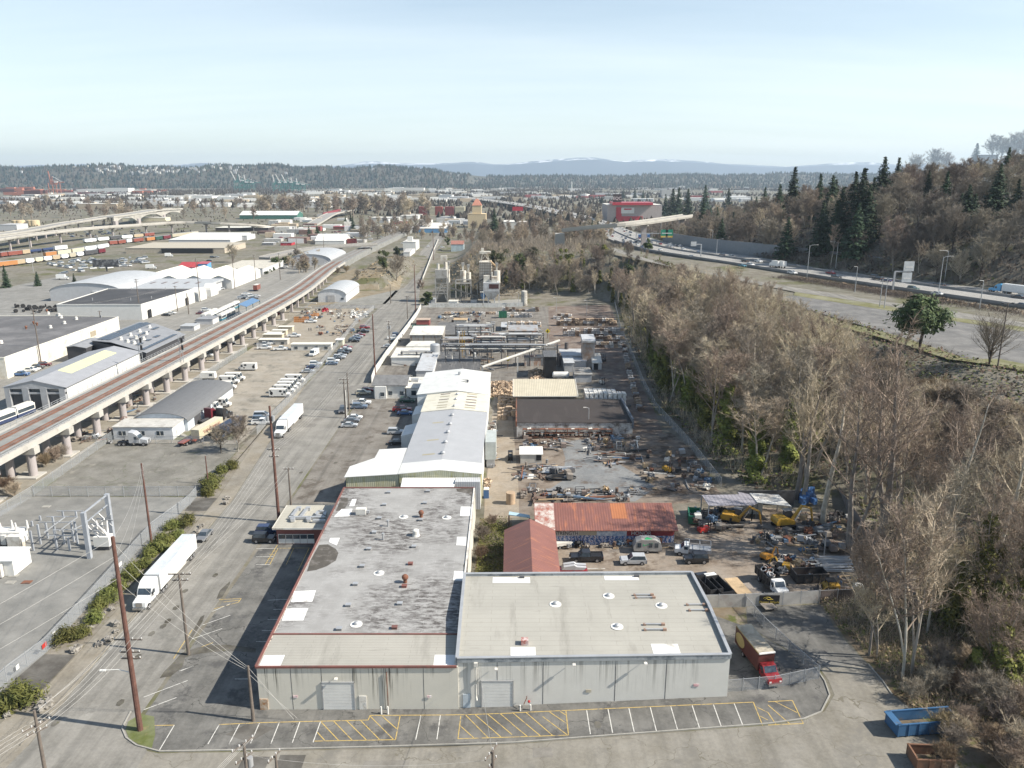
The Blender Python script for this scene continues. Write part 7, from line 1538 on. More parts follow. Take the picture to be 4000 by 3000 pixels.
def tractor(t,col,o=0.0,sleeper=True):
 m=P(col);mb=MB()
 mb.ext([(o+1.1,.75),(o+3.25,.75),(o+3.4,1.0),(o+3.3,1.7),(o+1.3,2.05)],-1.05,1.05);cb=mb.L('hood',m,t)
 MB().ext([(o-1.5,.9),(o+1.35,.9),(o+1.35,2.0),(o+.75,3.0),(o-.2,3.75),(o-1.5,3.95)],-1.2,1.2).L('cab',m,t)
 pane(t,'windshield',(o+1.36,-1.15,2.02),(o+1.36,1.15,2.02),(o+.78,1.12,2.98),(o+.78,-1.12,2.98),.02,.05)
 for s in(-1,1):
  MB().box(o+.35,s*1.21,1.9,.8,.03,.8).L('side_window',gl,t);MB().box(o+3.3,s*.85,1.05,.1,.28,.3).L('headlight',lampm,t);MB().box(o+1.2,s*1.42,1.9,.15,.2,.7).L('mirror',black,t)
  MB().cyl(o-.3,s*1.0,.5,.32,.6,8).L('fuel_tank',chrome,t)
 MB().box(o+3.38,0,.95,.08,1.1,.75).L('grille',chrome,t);MB().box(o+3.4,0,.45,.25,2.2,.35).L('bumper',chrome,t)
 MB().box(o-2.8,0,.75,4.4,.9,.3).L('frame',darkgrey,t);wheels(t,(o+2.3,o-3.0,o-4.2),1.05,.52,.32)
def semi(label,k,x,y,deg,col,tcol='white',trailer=True,tl=15.6,dz=0.0,name='trailer_truck'):
 p=GK(k,x,y)if not isinstance(k,Vector)else k
 t=thing(name,label,'truck',tuple(p+Vector((0,0,.02+dz))),R(deg));tractor(t,col,4.5)
 if trailer:
  tm=P(tcol);MB().box(1.9-tl/2+.6,0,1.15,tl,2.58,2.9).L('trailer_box',tm,t)
  MB().box(1.9-tl/2+.6,0,4.05,tl-.2,2.4,.03).L('trailer_roof',mat('trailer_roof',(.52,.55,.57),.45),t)
  for s in(-1,1):MB().box(-tl/2+1.5,s*1.0,.5,4.5,.06,.65).L('side_skirt',offwhite,t);MB().box(-.5,s*.8,.1,.12,.12,1.1).L('landing_leg',darkgrey,t)
  wheels(t,(2.4-tl+1.6,2.4-tl+2.8),1.05,.52,.32)
 return t
semi('white trailer truck parked along the junipers in the foreground','C0',1390,880,-90.5,'white');
semi('white trailer truck driving away from the camera edge of the van yard fence','B1',265,1060,-91,'white')['label']='white trailer truck parked beside the van yard fence up the street'
pk=GK('A3',2080,1445);t=semi('bright blue trailer truck on the far side of the freeway',pk,0,0,117,'skyblue',dz=.4)
semi('grey truck tractor without a trailer behind the fence of the truck yard','B0',1040,1190,0,'silver',trailer=False)
semi('dark red truck tractor between the two shipping containers and the vans','B0',1745,1010,75,'maroon',trailer=False);semi('black truck tractor beside the dark red one','B0',1850,1010,75,'black',trailer=False)
for x0,y0,m_,lb,tx in((1700,1175,P('cream'),'cream shipping container with red lettering on a red chassis trailer','YANG MING'),(1885,1165,mat('container_navy',(.035,.05,.085),.6,dirt=(.09,.1,.12),dirt_amt=.3),'navy shipping container on a chassis trailer behind the bare tree','ZIM')):
 p=GK('B0',x0,y0);t=thing('container_trailer',lb,'container trailer',tuple(p),R(80));MB().box(5.8,0,1.3,12.2,2.44,2.6).L('container',[m_],t)
 mb=MB()
 for i in range(24):
  for s in(-1,1):mb.box(.1+i*.5,s*1.23,1.45,.16,.05,2.3)
 mb.L('corrugation',m_,t);MB().box(5,0,1.0,13,.9,.3).L('chassis',P('rustred'),t);wheels(t,(.8,2.1),1.05,.5,.32)
 tx_=text(tx,1.3,P('red')if tx[0]=='Y' else P('silver'),None,(0,0,0),(pi/2,0,pi),.01);tx_.parent=t;tx_.location=(6.0,1.29,2.6);tx_.rotation_euler=(pi/2,0,pi);tx_.scale.x=1.2
 tx_=text(tx,1.3,P('red')if tx[0]=='Y' else P('silver'),None,(0,0,0),(pi/2,0,0),.01);tx_.parent=t;tx_.location=(6.0,-1.29,2.6);tx_.scale.x=1.2
p=GK('B0',1580,1200);t=thing('flatbed_trailer','empty red flatbed chassis beside the cream container','trailer',tuple(p),R(80));MB().box(5,0,.95,12,1.6,.28).L('bed',P('rustred'),t);wheels(t,(.5,1.8),.9,.48,.3)
p=GK('Q',745,1165);t=thing('box_truck','dark red box truck with a dirty pale roof behind the short fence','truck',tuple(p+Vector((0,0,.02))),R(-80))
redbrownp=mat('box_red',(.095,.03,.025),.6,dirt=(.09,.05,.03),dirt_amt=.4);MB().box(-3.0,0,1.0,7.2,2.45,2.75).L('cargo_box',redbrownp,t)
MB().box(-3.0,0,3.75,7.2,2.4,.05).L('box_roof',mat('dirty_roof',(.45,.40,.31),.8,dirt=(.28,.24,.18),dirt_amt=.6,scale=.8),t)
mb=MB();mb.tube([(.62,-1.2,3.72),(.62,1.2,3.72)],.16,8);mb.L('box_front_rail',white,t)
for s in(-1,1):
 MB().add([(-5.0+1.4*cos(i*pi/8),s*1.235,2.3+1.0*sin(i*pi/8))for i in range(16)],[tuple(range(16))]).L('gold_panel',mat('faded_gold',(.42,.33,.14),.7),t);MB().box(-3.0,s*1.235,3.65,7.2,.03,.12).L('gold_stripe',MATS['faded_gold'],t);MB().box(.55,s*1.1,2.4,.12,.12,2.6).L('gold_edge',MATS['faded_gold'],t)if 0 else None
rp=P('red');MB().ext([(.7,.7),(3.4,.7),(3.5,1.0),(3.4,1.45),(2.15,1.6),(1.55,2.35),(.7,2.4)],-1.0,1.0).L('cab',rp,t);pane(t,'windshield',(2.16,-.95,1.62),(2.16,.95,1.62),(1.57,.9,2.33),(1.57,-.9,2.33),.02,.06)
for s in(-1,1):MB().box(1.3,s*1.01,1.55,.8,.03,.6).L('side_window',gl,t);MB().box(3.46,s*.75,.95,.1,.3,.22).L('headlight',lampm,t);MB().box(2.0,s*1.3,1.6,.1,.18,.5).L('mirror',black,t)
MB().box(3.55,0,.55,.2,2.0,.25).L('bumper',chrome,t);wheels(t,(2.5,-4.2),.9,.45,.35)
def dump(label,k,x,y,deg,cab,bed,load=None,bl=5.0):
 p=GK(k,x,y);t=thing('dump_truck',label,'dump truck',tuple(p+Vector((0,0,.02))),R(deg));m=P(cab);bm_=bed
 MB().ext([(2.0,.7),(4.2,.7),(4.3,1.05),(4.15,1.55),(3.1,1.7),(2.55,2.5),(1.6,2.55),(1.6,.7)],-1.0,1.0).L('cab',m,t);pane(t,'windshield',(3.12,-.95,1.7),(3.12,.95,1.7),(2.57,.9,2.48),(2.57,-.9,2.48),.02,.06)
 for s in(-1,1):MB().box(2.2,s*1.01,1.6,.8,.03,.65).L('side_window',gl,t);MB().box(4.26,s*.75,1.0,.1,.3,.24).L('headlight',lampm,t);MB().box(2.9,s*1.35,1.7,.1,.2,.55).L('mirror',black,t)
 mb=MB();x0,x1=1.3-bl,1.3
 mb.box((x0+x1)/2,0,1.0,bl,2.4,.12);
 for s in(-1,1):mb.box((x0+x1)/2,s*1.17,1.1,bl,.08,1.35)
 mb.box(x0,0,1.1,.08,2.4,1.35);mb.box(x1,0,1.1,.08,2.4,1.5)
 for i in range(5):
  for s in(-1,1):mb.box(x0+.4+i*(bl-.8)/4,s*1.24,1.0,.12,.1,1.45)
 b=mb.L('dump_bed',bm_,t);MB().box(0,0,.6,7,.8,.35).L('frame',darkgrey,t);wheels(t,(3.1,-2.2),.95,.48,.4)
 return t,x0,x1
blk2=mat('worn_black_steel',(.03,.03,.032),.6,dirt=(.16,.13,.1),dirt_amt=.25)
t,a,b=dump('white and black dump truck loaded with scrap pipe behind the gate sign','X',1880,715,-80,'white',blk2)
r=random.Random(3)
for i in range(9):
 an=r.random()*6;c=Vector((r.uniform(a+.8,b-.8),r.uniform(-.7,.7),2.2+r.random()*.4));MB().tube([c+Vector((.45*cos(q*.7)*1,.45*sin(q*.7),.25*sin(q*.7+an)))for q in range(10)],.1,6).L('scrap_ring',r.choice((rust,midgrey,mat('grey_brown',(.2,.16,.14),.8),steel)),t)
dump('black dump truck with an empty rusty bed beside the beige roof','X',1085,800,105,'white',blk2,bl=5.2);dump('black dump trailer truck half hidden by the parapet','X',955,790,105,'black',blk2,bl=4.6)
p=GK('X',1430,800);t=thing('flatbed_trailer','flatbed trailer with a pale plywood deck','trailer',tuple(p),R(100));MB().box(0,0,.85,7.0,2.5,.15).L('deck',tan,t);MB().box(0,0,.6,7.4,1.0,.22).L('chassis',black,t);wheels(t,(-.6,.6),1.05,.4,.25)
p=GK('X',1700,880);t=thing('ramp_trailer','low grey equipment trailer with a steel ramp','trailer',tuple(p),R(102));MB().box(0,0,.5,8.5,2.1,.14).L('deck',mat('dirty_deck',(.24,.21,.18),.8),t);MB().box(0,0,.3,8.5,.9,.2).L('chassis',black,t);wheels(t,(-.4,.6),1.15,.36,.22)
p=GK('C2',1560,590);t=thing('utility_truck','white utility truck carrying a silver pipe rack','truck',tuple(p),R(168));MB().ext([(.8,.6),(3.3,.6),(3.4,.95),(3.25,1.35),(2.2,1.5),(1.6,2.2),(.8,2.25)],-1,1).L('cab',BASE,t);pane(t,'windshield',(2.22,-.95,1.52),(2.22,.95,1.52),(1.62,.9,2.18),(1.62,-.9,2.18),.02,.06);MB().box(-1.3,0,.9,4.0,2.0,.7).L('bed',steel,t);wheels(t,(2.4,-1.9),.95,.42)
for s in(-1,1):MB().box(1.3,s*1.01,1.4,.7,.03,.6).L('side_window',gl,t)
mb=MB()
for s in(-1,1):
 mb.beam((-3.2,s*.95,2.7),(1.6,s*.95,2.7),.08)
 for x in(-3.2,-1.2,.7):mb.beam((x,s*.95,1.6),(x,s*.95,2.7),.08)
for x in(-3.2,-1.2,.7):mb.beam((x,-.95,2.7),(x,.95,2.7),.08)
mb.L('rack',steel,t)
def excavator(label,k,x,y,deg,s=1.0,col=None,boom=1,fold=.0):
 p=GK(k,x,y);t=thing('excavator',label,'excavator',tuple(p),R(deg));t.scale=(s,)*3;m=col or yellow
 for q in(-1,1):
  MB().ext([(-1.9,.1),(-1.6,0),(1.6,0),(1.9,.1),(1.95,.5),(1.6,.75),(-1.6,.75),(-1.95,.5)],q*1.15-.28,q*1.15+.28).L('track',black,t)
 MB().box(0,0,.4,2.2,2.0,.5).L('undercarriage',darkgrey,t);MB().ext([(-2.2,1.0),(1.2,1.0),(1.2,1.5),(-.2,2.1),(-2.0,2.1),(-2.3,1.7)],-1.2,1.2).L('house',m,t)
 c=MB().ext([(.0,1.0),(1.5,1.0),(1.6,2.0),(1.1,2.9),(.0,2.9)],.3,1.2).L('cab',darkgrey,t);MB().box(.8,1.22,1.7,1.1,.03,1.0).L('window',gl,c);MB().box(.5,.75,2.9,1.5,1.1,.08).L('cab_roof',midgrey,c)
 a=[(1.0,-.3,1.6),(2.6,-.3,4.0),(4.4,-.3,3.4)]if boom else[(1.0,-.3,1.6),(2.0,-.3,3.6),(3.0,-.3,3.0)]
 MB().tube(a,[.3,.26,.2],6).L('boom',m,t);st=MB().tube([a[-1],(a[-1][0]+.5,-.3,.9)],[.2,.15],6).L('stick',m,t);MB().tube([(1.6,-.3,1.3),(2.6,-.3,3.1)],.09,6).L('ram',chrome,t)
 e=a[-1][0]+.5;MB().ext([(e-.1,1.0),(e+.3,.9),(e+.2,.1),(e-.8,.05),(e-.7,.5)],-.75,.15).L('bucket',darkgrey,st);return t
excavator('large yellow excavator parked beside the white-roofed scrap shed','J4',665,290,10,1.15);excavator('yellow excavator with a dark boom under the grey-roofed scrap shed','J4',300,265,-25,1.1,mat('dull_yellow',(.40,.22,.03),.6,dirt=(.1,.06,.03),dirt_amt=.4))
excavator('small yellow mini excavator nearest the viewer in the middle of the yard','J4',640,590,160,.62,boom=0);excavator('small orange-yellow excavator behind the mini excavator','J4',545,520,30,.66,mat('orange_yellow',(.40,.19,.03),.6),boom=0)
p=GK('J4',985,740);t=thing('skid_loader','yellow skid loader with big tyres near the brown screened fence','loader',tuple(p),R(180));MB().ext([(-1.3,.4),(1.1,.4),(1.2,1.1),(.2,1.3),(-1.3,1.4)],-.75,.75).L('body',yellow,t);mb=MB()
for x in(-.5,.7):
 for s in(-.7,.7):mb.beam((x,s,1.2),(x,s,2.0),.09)
mb.box(.1,0,2.0,1.6,1.6,.1);mb.L('cage',black,t);wheels(t,(-.75,.75),.85,.48,.35)
for s in(-1,1):MB().tube([(-1.2,s*.85,1.4),(.8,s*.85,1.3),(1.9,s*.85,.5)],.09,6).L('lift_arm',yellow,t)
MB().ext([(1.8,.1),(2.6,.05),(2.6,.15),(1.95,.2),(1.9,.75),(1.8,.75)],-.95,.95).L('bucket',darkgrey,t)
def forklift(label,k,x,y,deg,m):
 p=GK(k,x,y);t=thing('forklift',label,'forklift',tuple(p),R(deg));MB().box(-.3,0,.3,2.2,1.2,.9).L('body',m,t);mb=MB()
 for a in(-.9,.5):
  for s in(-.5,.5):mb.beam((a,s,1.2),(a,s,2.2),.09)
 mb.box(-.2,0,2.2,1.6,1.2,.08);mb.L('overhead_guard',black,t);MB().box(.95,-.4,.1,.12,.14,2.6).L('mast',black,t);MB().box(.95,.4,.1,.12,.14,2.6).L('mast',black,t)
 for s in(-.3,.3):MB().box(1.5,s,.12,1.1,.12,.06).L('fork',steel,t)
 wheels(t,(-.9,.5),.5,.33,.25)
forklift('yellow forklift among the scrap on the right of the concrete pad','B2',1345,1425,-60,yellow);forklift('black and yellow forklift beside the white canopy shed','Y',345,540,-90,black);forklift('yellow forklift by the wall of the grey bay','Y',60,470,-90,yellow);forklift('dark forklift parked by the ladder behind the ribbed lean-to','J2',1810,720,70,darkgrey);forklift('white and black loader on the bale road','E',1850,1355,-70,offwhite);forklift('red lift parked by the blue scrap bins','C2',1665,395,20,redp)
p=GK('C2',1165,560);t=thing('old_caravan','old silver caravan with a green tarp hanging over it in front of the mural','caravan',tuple(p),R(178));MB().ext([(-2.6,.5),(2.6,.5),(2.7,1.3),(2.2,2.4),(1.2,2.8),(-1.4,2.8),(-2.4,2.2),(-2.7,1.3)],-1.05,1.05).L('body',mat('dull_silver',(.38,.37,.35),.6,.2,dirt=(.25,.22,.19),dirt_amt=.5),t)
for x in(-1.6,-.5,1.6):MB().box(x,1.07,1.3,.7,.05,.9).L('window',gl,t)
MB().add([(-.9,1.1,2.2),(.9,1.1,1.6),(.9,1.0,2.75),(.2,0,2.95),(-.9,.6,2.9)],[(0,1,2,3,4)]).L('tarp',paint('tarp_green',(.02,.30,.10),.5),t);wheels(t,(0,),.95,.34)
p=GK('C2',530,735);t=thing('boat_trailer','red trailer loaded with silver jet skis beside the red shed','trailer',tuple(p),R(0));MB().box(0,0,.5,5,2,.12).L('frame',rp,t);MB().box(4,0,.5,3.5,.15,.12).L('drawbar',offwhite,t);wheels(t,(0,),1.1,.33)
for s in(-.5,.5):MB().ext([(-2.2,.7),(1.8,.7),(2.3,1.2),(.6,1.3),(.1,1.6),(-1.8,1.3)],s-.35,s+.35).L('jet_ski',mat('silver_hull',(.45,.45,.46),.35),t)
p=GK('C2',430,520);t=thing('covered_boat','small white boat on a trailer at the corner of the two red sheds','boat',tuple(p),R(20));MB().ext([(-2,.5),(1.4,.5),(2.3,1.1),(-2,1.2)],-.8,.8).L('hull',offwhite,t);wheels(t,(-.8,),.85,.3)
def fw_at(k,x,y):return GK(k,x,y,0)
FWD=117
def on_deck(k,x,y):
 fx,fy=K(k,x,y);p=U(fx,fy,24.6)
 for _ in range(6):
  best=min(FWS,key=lambda q:abs(q[1]-p.y));p=U(fx,fy,best[2]+.12)
 b=min(range(1,len(FWS)),key=lambda i:abs(FWS[i][1]-p.y));a=FWS[b-1];q=FWS[b]
 return p,math.degrees(atan2(q[1]-a[1],q[0]-a[0]))
for kd,c,k,x,y,away,lb in(('suv','green','W',615,495,0,'dark green SUV on the near lanes of the freeway'),('sedan','white','W',965,562,0,'white car behind the green SUV on the near freeway lanes'),('sedan','silver','W',2195,730,0,'grey car at the right edge on the near freeway lanes'),('sedan','dkgrey','A3',2160,1470,1,'dark car trailing the blue truck'),('suv','black','A3',1478,1370,1,'black SUV on the far lanes between the blue truck and the sign gantry'),('sedan','red','A3',540,1262,1,'red car on the far lanes of the freeway'),('suv','black','A3',905,1292,1,'black SUV beside the end of the noise wall, first of three'),('suv','black','A3',945,1312,1,'black SUV beside the end of the noise wall, second of three'),('sedan','navy','A3',1022,1328,1,'dark car beside the sign gantry, last of three'),('suv','white','A3',210,1262,0,'white pickup-like SUV on the near lanes left of the conifer'),('sedan','dkgrey','A3',245,1202,1,'dark car in the shade of the noise wall'),('suv','black','A3',590,1300,0,'dark SUV behind the roadside conifer'),('suv','white','A2',2130,1162,0,'white SUV on the far lanes near the noise wall'),('suv','black','A2',2015,1158,1,'black SUV near the noise wall'),('sedan','teal','A2',1990,1200,0,'teal car on the near lanes of the freeway'),('suv','white','A2',2060,1192,0,'white SUV behind the teal car'),('suv','white','A2',1888,1118,1,'white SUV under the tall curved lamp post'),('sedan','black','A2',1815,1104,1,'black car under the tall curved lamp post'),('sedan','blue','A2',1608,1082,1,'blue car beside the sign gantry over the freeway'),('suv','white','A2',1480,1056,0,'white SUV before the overpass'),('sedan','silver','A2',1455,1026,1,'silver car before the overpass'),('sedan','silver','A2',1378,1034,1,'grey car close to the overpass pier'),('sedan','white','A2',1280,1060,0,'white car nearest the overpass on the near lanes'),('sedan','red','A2',1282,1008,1,'red car beyond the overpass pier'),('sedan','white','A2',1358,1018,1,'white car beyond the overpass pier'),('sedan','silver','A2',1550,1118,0,'silver car behind the roadside brush')):
 p,hd=on_deck(k,x,y);put(kd,c,p,0,0,hd if away else hd+180,lb)
def box_lorry(label,p,deg,col='white',L=7.0):
 t=thing('box_truck',label,'truck',tuple(p),R(deg));MB().box(-.8,0,1.0,L-2.2,2.4,2.6).L('cargo_box',P(col),t);MB().ext([(L/2-1.8,.6),(L/2,.6),(L/2,1.3),(L/2-.5,2.3),(L/2-1.8,2.3)],-1.05,1.05).L('cab',BASE,t);pane(t,'windshield',(L/2,-1,1.32),(L/2,1,1.32),(L/2-.48,1,2.28),(L/2-.48,-1,2.28),.02,.05);wheels(t,(-2.2,L/2-.9),.95,.45,.3);return t
p,hd=on_deck('A3',60,1205);box_lorry('white box truck in the shade of the noise wall, left of two',p,hd);p,hd=on_deck('A3',105,1208);box_lorry('white box truck in the shade of the noise wall, right of two',p,hd)
p,hd=on_deck('A2',1100,955);box_lorry('blue box truck emerging under the overpass',p,hd,'blue');p,hd=on_deck('A2',1175,952);box_lorry('white and blue bus-like truck under the overpass',p,hd,'blue')
box_lorry('white box truck beside the scrap truck lot',GK('A0',1305,1220),8,'white',8);box_lorry('white box truck at the cream warehouse dock',GK('A0',1460,1115),10,'white',7);box_lorry('white truck at the edge of the scrap truck lot',GK('A0',540,1310),8,'white',8)
p=GK('V',1118,1205);t=thing('cargo_trailer','rust red cargo trailer on the side road west of the viaduct','trailer',tuple(p),R(90));MB().box(0,0,1,7,2.5,3).L('box',P('rustred'),t);MB().box(0,0,4.0,7,2.5,.06).L('roof',offwhite,t);wheels(t,(-2,-1),1,.45)
dc={}
def dot_car(col):
 mb=MB();mb.ext([(-2.3,.3),(2.3,.3),(2.3,.8),(1.2,.95),(-2.3,1.0)],-.9,.9,0);frustum(mb,-2.1,1.0,-1.7,.3,.95,1.5,.85,.7,1);mb.box(-.7,0,1.5,1.9,1.4,.03,0,0)
 return mb.obj('distant_car',[P(col),gl],None,local=True)
r=random.Random(17)
for c in('white','silver','black','navy','red','grey'):dc[c]=dot_car(c)
def dot(col,p,deg,lb,gp,s=1.0):
 o=dc[col].copy();C.objects.link(o);o.location=p;o.rotation_euler=(0,0,R(deg));o.scale=(s,)*3;return tag(o,lb,'car',gp)
for i in range(145):
 q=r.random()**1.2*(len(FWS)-34)+30;j=int(q);a,b=Vector(FWS[j]),Vector(FWS[min(len(FWS)-1,j+1)]);p=a.lerp(b,q-j);d=(b-a).normalized();lane=r.choice((3,6.5,10,13.5,22,25.5,29,33));p+=Vector((d.y,-d.x,0))*lane+Vector((0,0,.15))
 dot(r.choice(('white','white','silver','silver','black','navy','red','grey','white')),p,math.degrees(atan2(d.y,d.x))+(0 if lane>18 else 180),'tiny car in the traffic on the far stretch of the freeway','traffic on the far stretch of the freeway')
for i in range(82):
 x,y=r.uniform(400,1290),r.uniform(1125,1275)
 if y>1330-.12*x or y<1200-.09*x:continue
 dot(r.choice(('white','silver','silver','white','grey','silver')),GK('A0',x,y),r.uniform(0,360),'grey wreck in the crowded scrap truck lot west of the tracks','wrecks in the scrap truck lot',r.uniform(.9,1.6))
for i in range(60):
 x,y=r.uniform(1180,2180),r.uniform(870,1010);dot(r.choice(('white','silver','black','white','red')),GK('A1',x-1000,y),r.uniform(-20,20),'tiny parked car in the town below the bridge ramp','tiny cars parked in the town')
for i in range(46):
 x,y=r.uniform(560,1280),r.uniform(880,945);dot(r.choice(('black','grey','navy','silver')),GK('A0',x,y),r.uniform(-20,20),'tiny parked car under the elevated roads','tiny cars under the elevated roads')
def rail_car(kind,col,k,x0,x1,y0,y1,label):
 a,b=GK(k,x0,y0),GK(k,x1,y1);L=(b-a).length;t=thing('freight_car',label,'freight car',tuple((a+b)/2),atan2(b.y-a.y,b.x-a.x),'freight cars in the rail yard');m=P(col);L=max(8,L*.94)
 if kind=='tank':MB().tube([(-L/2,0,2.4),(-L/2+.5,0,2.4),(L/2-.5,0,2.4),(L/2,0,2.4)],[.9,1.45,1.45,.9],14).L('body',m,t)
 elif kind=='hopper':MB().ext([(-L/2,1.9),(-L/2+1.6,1.0),(L/2-1.6,1.0),(L/2,1.9),(L/2-.5,4.3),(-L/2+.5,4.3)],-1.5,1.5).L('body',m,t);MB().box(0,0,4.3,L-1.6,1.6,.15).L('hatch',steel,t)
 else:MB().box(0,0,1.1,L,3,3.4).L('body',m,t);MB().box(0,0,4.5,L,2.7,.12).L('roof',steel,t);
 for s in(-1,1):MB().box(s*L*.36,0,.25,2.4,2.2,.8).L('bogie',black,t)
RC=[('box','orange',0,60,1205,1198),('box','orange',80,130,1195,1190),('box','tan',135,212,1188,1178),('hopper','white',218,290,1176,1168),('hopper','cream',297,368,1166,1157),('hopper','white',374,444,1156,1148),('hopper','tan',448,516,1146,1138),('hopper','white',522,588,1136,1128),('hopper','beige',592,652,1126,1118),('hopper','white',656,720,1116,1108),('box','dkgrey',725,842,1106,1090),('box','maroon',846,905,1088,1080),('box','rustred',0,58,1120,1112),('box','rustred',62,190,1112,1098),('box','tan',195,250,1096,1090),('tank','navy',256,360,1088,1076),('tank','navy',366,460,1075,1064),('box','white',466,580,1062,1050),('box','orange',385,485,1118,1106),('box','cream',490,610,1104,1090),('box','cream',615,722,1088,1072),('hopper','white',726,830,1066,1052),('hopper','white',834,938,1050,1034),('hopper','white',722,832,995,985),('hopper','white',838,942,982,972),('box','dkgrey',948,1036,970,962),('hopper','white',1044,1146,962,954),('hopper','tan',1150,1238,952,944),('box','rustred',1244,1332,942,934),('box','rustred',942,1012,1014,1008),('box','rustred',1016,1082,1008,1000),('box','white',1088,1146,996,990),('box','rustred',1150,1236,992,982),('box','orange',1262,1334,982,974),('box','green',1338,1400,974,966),('box','maroon',1406,1470,966,957),('box','beige',1476,1715,950,922)]
for i,(kd,c,x0,x1,y0,y1)in enumerate(RC):
 w_=('in the nearest row of the rail yard' if i<12 else 'in the second row of the rail yard' if i<23 else 'in the farthest row below the elevated road' if i<29 else 'in the row leading past the white flat warehouse')
 same=[q for q in range(len(RC))if RC[q][1]==c and(q<12,q<23,q<29)==(i<12,i<23,i<29)];n_=same.index(i)
 cn={'dkgrey':'dark grey','rustred':'rust red'}.get(c,c);kn={'box':'boxcar','hopper':'hopper car','tank':'tank car'}[kd]
 rail_car(kd,c,'A0',x0,x1,y0,y1,f'{cn} {kn} {w_}'+('' if len(same)==1 else ', '+('leftmost','second','third','fourth','fifth','sixth')[n_]+f' {cn} one'))
def tram(label,k,x,y,L,deg=90,low='teal',n=3):
 p=GK(k,x,y);t=thing('tram',label,'tram',tuple(p),R(deg));u=L/n
 for i in range(n):
  c=-L/2+u*(i+.5);MB().box(c,0,.35,u-.35,2.5,1.0).L('lower_body',P(low),t);b=MB().box(c,0,1.35,u-.3,2.5,2.0).L('upper_body',white,t);MB().box(c,0,3.35,u-.8,1.8,.35).L('roof_box',offwhite,b)
  for s in(-1,1):MB().box(c,s*1.26,1.6,u-.9,.04,1.1).L('side_window',gl,b)
 for s in(-1,1):MB().box(s*(L/2-.14),0,1.5,.06,2.2,1.3).L('windshield',gl,t)
tram('white and teal tram nearest the viaduct','V',790,1500,20);tram('white and teal tram second from the viaduct','V',690,1490,22);tram('white tram behind the two front trams','V',830,1420,24);tram('yellow-fronted white tram farthest from the viaduct','V',610,1500,18)
tram('dark blue tram cut off by the left edge of the picture','B0',40,1000,22,80,'navy')
for o in[*AUTO.values(),SV]:hide_proto(o)
# ================================================================ freeway furniture
def wallrib(name,label,pl,d,top,bot,m,cat='barrier',w_=.5):
 c=pl[len(pl)//2];t=thing(name,label,cat,c);o=ribbon('wall',offs(pl,d),0,w_,top,m,top+bot);o.parent=t;o.location=-Vector(c);return t
bar=mat('barrier_concrete',(.25,.245,.24),.9,dirt=(.17,.165,.16),dirt_amt=.3,scale=.2)
wallrib('freeway_barrier','low concrete barrier and retaining wall along the near edge of the freeway',FWS[:36],0,1.1,3.0,bar)
wallrib('freeway_barrier','concrete median barrier between the two freeway carriageways',FWS[:60],19.5,1.1,0,bar)
wallrib('freeway_barrier','low concrete barrier along the far edge of the freeway before the noise wall',FWS[:16],38.6,1.1,0,bar)
nw=offs(FWS[11:36],41);t=thing('noise_wall','tall grey noise wall along the foot of the wooded hillside','noise wall',nw[8]);mb=MB()
hts=[1.2+min(6.6,i*1.5)for i in range(len(nw))]
for i in range(len(nw)-1):
 (a,b,c),(d,e,f)=nw[i],nw[i+1];h0,h1=hts[i],hts[i+1]
 mb.add([(a,b,c-1),(d,e,f-1),(d,e,f+h1),(a,b,c+h0),(a+.5,b,c-1),(d+.5,e,f-1),(d+.5,e,f+h1),(a+.5,b,c+h0)],[(0,1,2,3),(7,6,5,4),(3,2,6,7)])
mb.obj('wall',mat('noise_wall_grey',(.21,.225,.24),.85,var=.1),t)
overpass('slender concrete road bridge crossing over the freeway',[UK('A2',x,y,z)for x,y,z in((430,880,31),(700,852,34),(980,832,36),(1260,800,37),(1560,755,38))],36,9,ovc,70,pr=2.2,thick=1.8,zf=lambda i:(31,34,36,37,38)[i])
p=UK('A2',440,880,31);MB().box(p.x-2,p.y+6,8,7,9,20).obj('abutment',ovc,[o for o in C.objects if str(o.get('label','')).startswith('slender concrete road')][0])
for k,x,yb,yt,dx,lb in(('A3',335,1297,1012,1,'tall curved freeway lamp post right of the noise wall shade'),('A3',582,1225,985,-1,'curved lamp post in front of the noise wall behind the conifer'),('A3',1470,1452,1110,1,'tall curved lamp post on the near freeway edge by the white car'),('A3',1522,1340,1060,-1,'curved lamp post on the far freeway edge behind the near one'),('A2',1765,1105,960,1,'curved lamp post on the near freeway edge left of the two box trucks'),('A2',1725,1065,880,-1,'curved lamp post in front of the noise wall near the overpass'),('A2',2160,1080,925,-1,'curved lamp post before the tallest part of the noise wall'),('A2',1208,962,898,1,'curved lamp post beside the green highway signs'),('W',1570,760,358,-1,'short leaning lamp post between the frontage road and the freeway'),('W',130,740,330,1,'slim pole on the yellow verge, left of two'),('W',197,765,330,1,'slim pole on the yellow verge, right of two'),('A2',1285,900,665,1,'lamp post on the overpass above the right pier'),('A3',750,1420,1200,-1,'lamp post on the verge beside the roadside conifer')):
 lamp_post(lb,k,x,yb,yt,1,None,dx,arm=3.2 if 'curved' in lb else .6,r=.14)
lamp_post('tall twin-headed car park lamp beside the lone bare tree','W',1825,1640,680,2,polegrey,r=.16)
